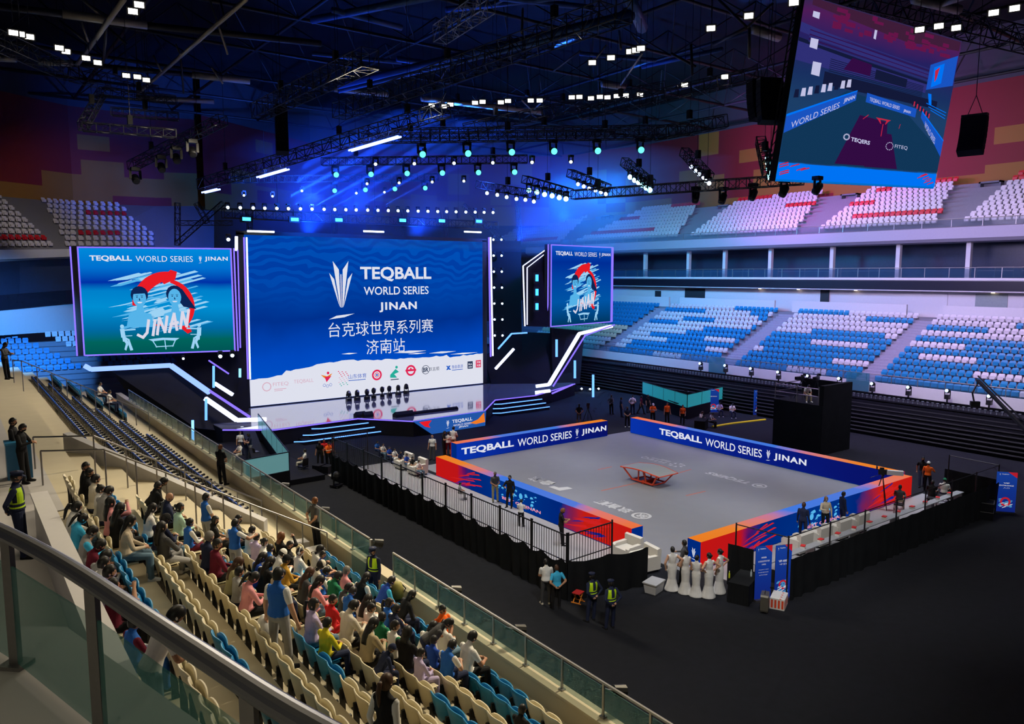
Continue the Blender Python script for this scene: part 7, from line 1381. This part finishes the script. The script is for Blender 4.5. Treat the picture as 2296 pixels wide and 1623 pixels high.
# roof floodlights
FLOOD = emis('flood_white', (1, .95, .85), 7)
fl = [(30, 73), (45, 76), (66, 82), (133, 107), (148, 115), (193, 130), (219, 140), (283, 169), (308, 172), (328, 179), (298, 25), (312, 10), (968, 236), (995, 238), (1010, 234), (1065, 230), (1082, 228), (1123, 229), (1139, 226), (1190, 225), (1210, 225), (1282, 218), (1299, 217), (1325, 220), (1345, 217), (1362, 218), (1383, 215), (1403, 214), (1435, 212), (1328, 140), (1370, 129), (1413, 115), (1426, 112), (1437, 108), (1535, 190), (1625, 172), (1594, 63), (1679, 35), (1780, 5), (2228, 28), (2275, 18), (2062, 66), (2105, 58), (2144, 62)]
bm_, lm_ = MB(), MB(); bm_.box((0, 0, .05), (.55, .36, .22)); bm_.beam((-.22, 0, .1), (-.22, 0, .6), .05); bm_.beam((.22, 0, .1), (.22, 0, .6), .05); lm_.box((0, 0, -.075), (.40, .24, .03)); FM1 = bm_.mesh('housing', BLACK); FM2 = lm_.mesh('lens', FLOOD)
fo = sorted(fl)
for (px, py) in fl:
    d = 1719 * 12.5 / (615 - py); d = min(max(d, 26), 60); c = DP(px, py, d); t = thing('floodlight', 'white roof floodlight, %s from the left edge of the picture' % nth(fo.index((px, py))), 'floodlight', c, 0, 'roof floodlights'); q = (CAM - c); q.z *= 1.6; t.rotation_euler = q.normalized().to_track_quat('-Z', 'Y').to_euler(); link('housing', FM1, t); link('lens', FM2, t)
    b = MB(); b.tube([(0, 0, .5), (0, 0, 4)], .02, 4); h = b.build('hanger', TRUSS, t); h.matrix_local = t.rotation_euler.to_matrix().inverted().to_4x4()
# line arrays
def line_array(label, px, py0, py1, dep, n, w_, yaw, curve=.05):
    c = DP(px, py0, dep); H = (py1 - py0) * dep / FPX; t = thing('line_array', label, 'loudspeaker', c, R(yaw)); h = H / n; y = 0; a = 0
    for k in range(n):
        b = MB(); M_ = rotx(-a).to_4x4(); b.box((0, -y, -h * (k + .5)), (w_, .55, h * .94), 0, M_); b.mi(1); b.box((0, -y + .285, -h * (k + .5)), (w_ * .92, .02, h * .8), 0, M_); b.build('cabinet', [STD, mat('speaker_grille', (.007, .008, .011), .8, spec=.1)], t); a += curve; y += math.sin(a) * h
    b = MB(); b.box((0, 0, .08), (w_, .5, .12)); b.tube([(-w_ * .3, 0, .1), (0, 0, 1.2)], .02, 4); b.tube([(w_ * .3, 0, .1), (0, 0, 1.2)], .02, 4); b.tube([(0, 0, 1.2), (0, 0, ROOFZ - c.z)], .02, 4); b.build('rigging', BLACK, t)
line_array('big black line array loudspeaker left of the hanging screen', 1726, 182, 276, 40, 7, 1.25, 150); line_array('second black line array close behind the first by the hanging screen', 1700, 186, 270, 43, 7, 1.2, 165); line_array('black line array loudspeaker right of the hanging screen', 2186, 262, 345, 44, 7, 1.3, 100, .09); line_array('dark slim line array hanging above the left truss', 630, 240, 345, 50, 9, .8, 160)
# hanging screen over the court: its plane comes from its four corners
import numpy as np
rBL, rBR, rTL, rTR = (ray(*q) / FPX for q in ((1738, 406), (2093, 423), (1806, -12), (2157, 92)))
sol = np.linalg.solve(np.array([[rBR[i], rTL[i], -rTR[i]] for i in range(3)]), np.array([rBL[i] * 40 for i in range(3)])); cBL, cBR, cTL = rBL * 40, rBR * float(sol[0]), rTL * float(sol[1])
o0 = CAM + cBL; U_, V_ = cBR - cBL, cTL - cBL
print('hanging', [round(float(k), 2) for k in sol], U_.length, V_.length, U_, V_, U_.normalized().dot(V_.normalized()))
class QF(Face):
    def __init__(s, o, u, v): s.o = Vector(o); s.u, s.v = u, v; s.n = u.cross(v).normalized(); s.k = 1
    def p(s, x, y, e=0): return s.o + s.u * x + s.v * y + s.n * e
Q = QF(o0, U_, V_)
if Q.n.dot(CAM - o0) < 0: Q.n = -Q.n
t = thing('hanging_screen', 'big tilted video screen hung over the court showing the hall, upper right', 'screen', o0)
HM = grad_mat('hanging_picture', [(0, (.0, .16, .62)), (.09, (.0, .18, .66)), (.11, (.01, .05, .16)), (.45, (.012, .05, .14)), (.6, (.01, .03, .12)), (.8, (.02, .015, .12)), (.93, (.08, .012, .10)), (1, (.03, .02, .08))], 1, .95, .06, .5)
me = bpy.data.meshes.new('screen_panel'); a = [Q.p(0, 0), Q.p(1, 0), Q.p(1, 1), Q.p(0, 1)]; c = [q - Q.n * .4 for q in a]; me.from_pydata([tuple(q) for q in a + c], [], [(0, 1, 2, 3), (7, 6, 5, 4), (4, 5, 1, 0), (5, 6, 2, 1), (6, 7, 3, 2), (7, 4, 0, 3)]); u = me.uv_layers.new(name='uv')
for p in me.polygons:
    for li in p.loop_indices: u.data[li].uv = ((0, 0), (1, 0), (1, 1), (0, 1))[me.loops[li].vertex_index % 4]
me.materials.append(HM); me.materials.append(BLACK)
for p in list(me.polygons)[1:]: p.material_index = 1
o = link('screen_panel', me, t); o.matrix_parent_inverse = t.matrix_basis.inverted()
# the picture it shows, laid out in screen fractions
Pm = [emis('pic_court', (.006, .04, .105), .9), emis('pic_blue', (.01, .09, .55), .95), emis('pic_violet', (.035, .035, .22), .8), emis('pic_dark', (.008, .012, .05), .8), emis('pic_white', (.55, .55, .80), .95), emis('pic_red', (.6, .02, .06), .9), emis('pic_magenta', (.14, .008, .07), .9), emis('pic_purple', (.035, .004, .06), .9), emis('pic_sky', (.0, .17, .9), 1.0), emis('pic_tan', (.06, .015, .05), .8)]
b = MB(); mi = lambda k: b.mi(k)
def poly(k, pts, e=.02): b.mi(k); b.poly([Q.p(x, y, e) for x, y in pts])
poly(9, [(.04, .995), (.99, .99), (.99, .93), (.6, .90), (.04, .96)], .02); rr = random.Random(9)
for k in range(46): x, y = rr.uniform(.15, .95), rr.uniform(.86, .99); w_, h = rr.uniform(.02, .07), rr.uniform(.015, .03); poly(6, [(x, y), (x + w_, y), (x + w_, y + h), (x, y + h)] if y + h < .995 and x + w_ < .99 else [(.3, .9), (.31, .9), (.31, .91), (.3, .91)], .022)
poly(2, [(.0, .86), (.35, .80), (1, .73), (1, .70), (.35, .755), (0, .81)]); poly(3, [(0, .78), (.35, .735), (.85, .685), (.85, .67), (.35, .715), (0, .76)], .021); poly(2, [(.0, .76), (.35, .715), (.8, .675), (.8, .62), (.25, .64), (0, .66)], .02)
for k in range(7): y = .84 - .012 * k; poly(7 if k % 2 else 2, [(.05, y + .005), (.9, y - .075), (.9, y - .079), (.05, y)], .023)
for k in range(8): y = .735 - .011 * k; poly(3, [(.18, y - .03), (.78, y - .075 + .002 * k), (.78, y - .079 + .002 * k), (.18, y - .034)], .024)
poly(7, [(.30, .735), (.42, .72), (.42, .655), (.26, .66)], .025); poly(3, [(.45, .70), (.66, .68), (.66, .63), (.45, .645)], .025)
for x, y, w_, h in ((.05, .90, .035, .03), (.06, .74, .04, .05), (.09, .60, .045, .07), (.40, .87, .015, .05)): poly(4, [(x, y), (x + w_, y - .004), (x + w_, y + h), (x, y + h)], .026)
poly(3, [(.16, .63), (.9, .58), (.9, .53), (.16, .56)], .025); poly(0, [(.0, .11), (1, .11), (1, .25), (.66, .50), (.30, .545), (.0, .30)], .03)
poly(7, [(.40, .42), (.58, .40), (.62, .12), (.30, .12)], .031); poly(7, [(.50, .33), (.62, .33), (.70, .115), (.48, .115)], .032); poly(1, [(.0, .36), (.36, .555), (.36, .50), (.0, .265)], .035); poly(8, [(.0, .368), (.36, .56), (.36, .553), (.0, .355)], .036); poly(1, [(.42, .555), (.76, .51), (.76, .455), (.42, .50)], .035); poly(1, [(.80, .50), (1.0, .33), (1.0, .22), (.80, .46)], .035); poly(8, [(.80, .505), (1, .335), (1, .325), (.80, .495)], .036)
poly(1, [(.80, .80), (.99, .90), (.99, .70), (.80, .64)], .028); poly(8, [(.83, .79), (.90, .83), (.90, .70), (.83, .66)], .030); poly(5, [(.84, .77), (.87, .80), (.86, .72), (.85, .70)], .031); poly(8, [(.82, .62), (.845, .62), (.86, .55), (.84, .55)], .03)
for k in range(3): poly(8, [(.82 + .02 * k, .56 - .02 * k), (.98, .52 - .02 * k), (.98, .515 - .02 * k), (.82 + .02 * k, .555 - .02 * k)], .033)
for k in range(9): x = .02 + .034 * k; y = .46 + .013 * k; poly(4 if k % 3 else 3, [(x, y), (x + .025, y + .005), (x + .022, y + .05), (x + .003, y + .045)], .034)
for k in range(12): x = .72 + .012 * k; y = .53 - .006 * k; poly(5 if k % 2 else 3, [(x, y), (x + .009, y), (x + .009, y + .03), (x, y + .03)], .034)
poly(5, [(.50, .42), (.60, .415), (.585, .405), (.57, .385), (.565, .385), (.57, .408), (.53, .41), (.54, .385), (.535, .385), (.515, .408)], .04); poly(5, [(.55, .385), (.555, .385), (.555, .31), (.55, .31)], .04); poly(5, [(.42, .40), (.45, .43), (.452, .425), (.422, .397)], .04); poly(5, [(.66, .37), (.665, .40), (.668, .40), (.663, .37)], .04)
poly(8, [(0, .012), (1, .012), (1, .10), (.0, .105)], .03)
for k in range(14): x = rr.uniform(.0, .16) if k % 2 else rr.uniform(.85, .95); y = rr.uniform(.02, .09); poly(5, [(x, y), (x + .05, y + .018), (x + .045, y + .024), (x + .005, y + .008)], .034)
pb(b, 'picture_shapes', Pm, t)
def qtext(b, s, x, y, w_, h, du, dv, bold=.01, e=.05): # text along a slanted line inside the picture
    vs, fs, W, H = text_mesh(s, bold, 1.0, 1.0); b.add([Q.p(x + v.x / W * w_, y + v.x / W * w_ * dv + v.y / H * h + v.x * du * 0, e) for v in vs], fs)
b = MB(); qtext(b, 'WORLD SERIES', .15, .385, .24, .035, 0, .62, .0); qtext(b, 'JINAN', .32, .50, .06, .03, 0, .55, .03); qtext(b, 'TEQBALL WORLD SERIES', .54, .507, .20, .026, 0, -.12, .01); qtext(b, 'JINAN', .695, .482, .05, .022, 0, -.12, .03); qtext(b, 'WORLD SERIES', .885, .37, .10, .04, 0, -1.05, .0); qtext(b, 'TEQERS', .43, .265, .12, .028, 0, -.1, .03); qtext(b, 'FITEQ', .70, .255, .09, .026, 0, -.05, .0)
for k in range(12): a_ = 2 * math.pi * k / 12; a2 = a_ + .4; b.poly([Q.p(.342 + r_ * .02 * math.cos(w_), .282 + r_ * .02 * math.sin(w_), .05) for r_, w_ in ((.6, a_), (1, a_), (1, a2), (.6, a2))]); b.poly([Q.p(.62 + r_ * .026 * math.cos(w_), .255 + r_ * .026 * math.sin(w_), .05) for r_, w_ in ((.75, a_), (1, a_), (1, a2))])
pb(b, 'picture_lettering', Pm[4], t)
b = MB()
for (x0, y0), (x1, y1) in (((-.03, -.01), (-.03, 1.0)), ((-.012, -.01), (-.012, 1.0))): b.tube([Q.p(x0, y0, -.2), Q.p(x1, y1, -.2)], .04, 6)
for k in range(16): b.beam(Q.p(-.03, k / 16, -.2), Q.p(-.012, (k + .6) / 16, -.2), .03)
for x in (.2, .8): q = Q.p(x, 1.0, -.2); b.tube([q, (q.x, q.y, ROOFZ)], .03, 5)
pb(b, 'frame_truss', TRUSS, t)
# ================================================================== thin haze around the stage, blue of the lamps also put into its colour
m = bpy.data.materials.new('haze'); m.use_nodes = True; nt = m.node_tree; nt.nodes.clear(); o_ = nt.nodes.new('ShaderNodeOutputMaterial'); v_ = nt.nodes.new('ShaderNodeVolumeScatter'); v_.inputs['Density'].default_value = .020; v_.inputs['Anisotropy'].default_value = .35; v_.inputs['Color'].default_value = (.30, .45, 1, 1); nt.links.new(v_.outputs[0], o_.inputs['Volume'])
b = MB(); b.span((-26, -42, 13.95), (18, -11, 24)); o = b.build('stage_haze', m); tag(o, 'thin haze with blue light tinted in, hanging over and around the stage', 'haze', None, 'stuff')
for k, px in enumerate((515, 560, 605, 650, 700, 745, 800, 850)):
    p = OY(px, 468, -20.9); spot('beam_lamp', p + Vector((0, 0, .1)), p + Vector((-14, 12, 9.5)) , 1300000, (.02, .14, 1), 4, .5, .06)
for p_, t_, w_ in (((16, -12, 17), (4, -40, 22), 30000), ((-4, -12, 17), (-12, -40, 20), 30000), ((6, -22, 15), (2, -16, 26), 12000), ((16, -22, 15), (14, -16, 26), 12000), ((-6, -22, 15), (-10, -16, 26), 12000)): spot('haze_fill', p_, t_, w_, (.01, .10, 1), 100, .9, .4)  # wide unseen spots added so the haze glows blue
# small glowing surfaces are not sampled as lamps
for m_ in bpy.data.materials:
    if m_.name.split('_')[0] in ('screen', 'logo', 'lens', 'banner', 'pic', 'stroke', 'sign', 'board', 'brush', 'downlight', 'lamp', 'frosted') or m_.name.startswith(('banner', 'board')): m_.cycles.emission_sampling = 'NONE'
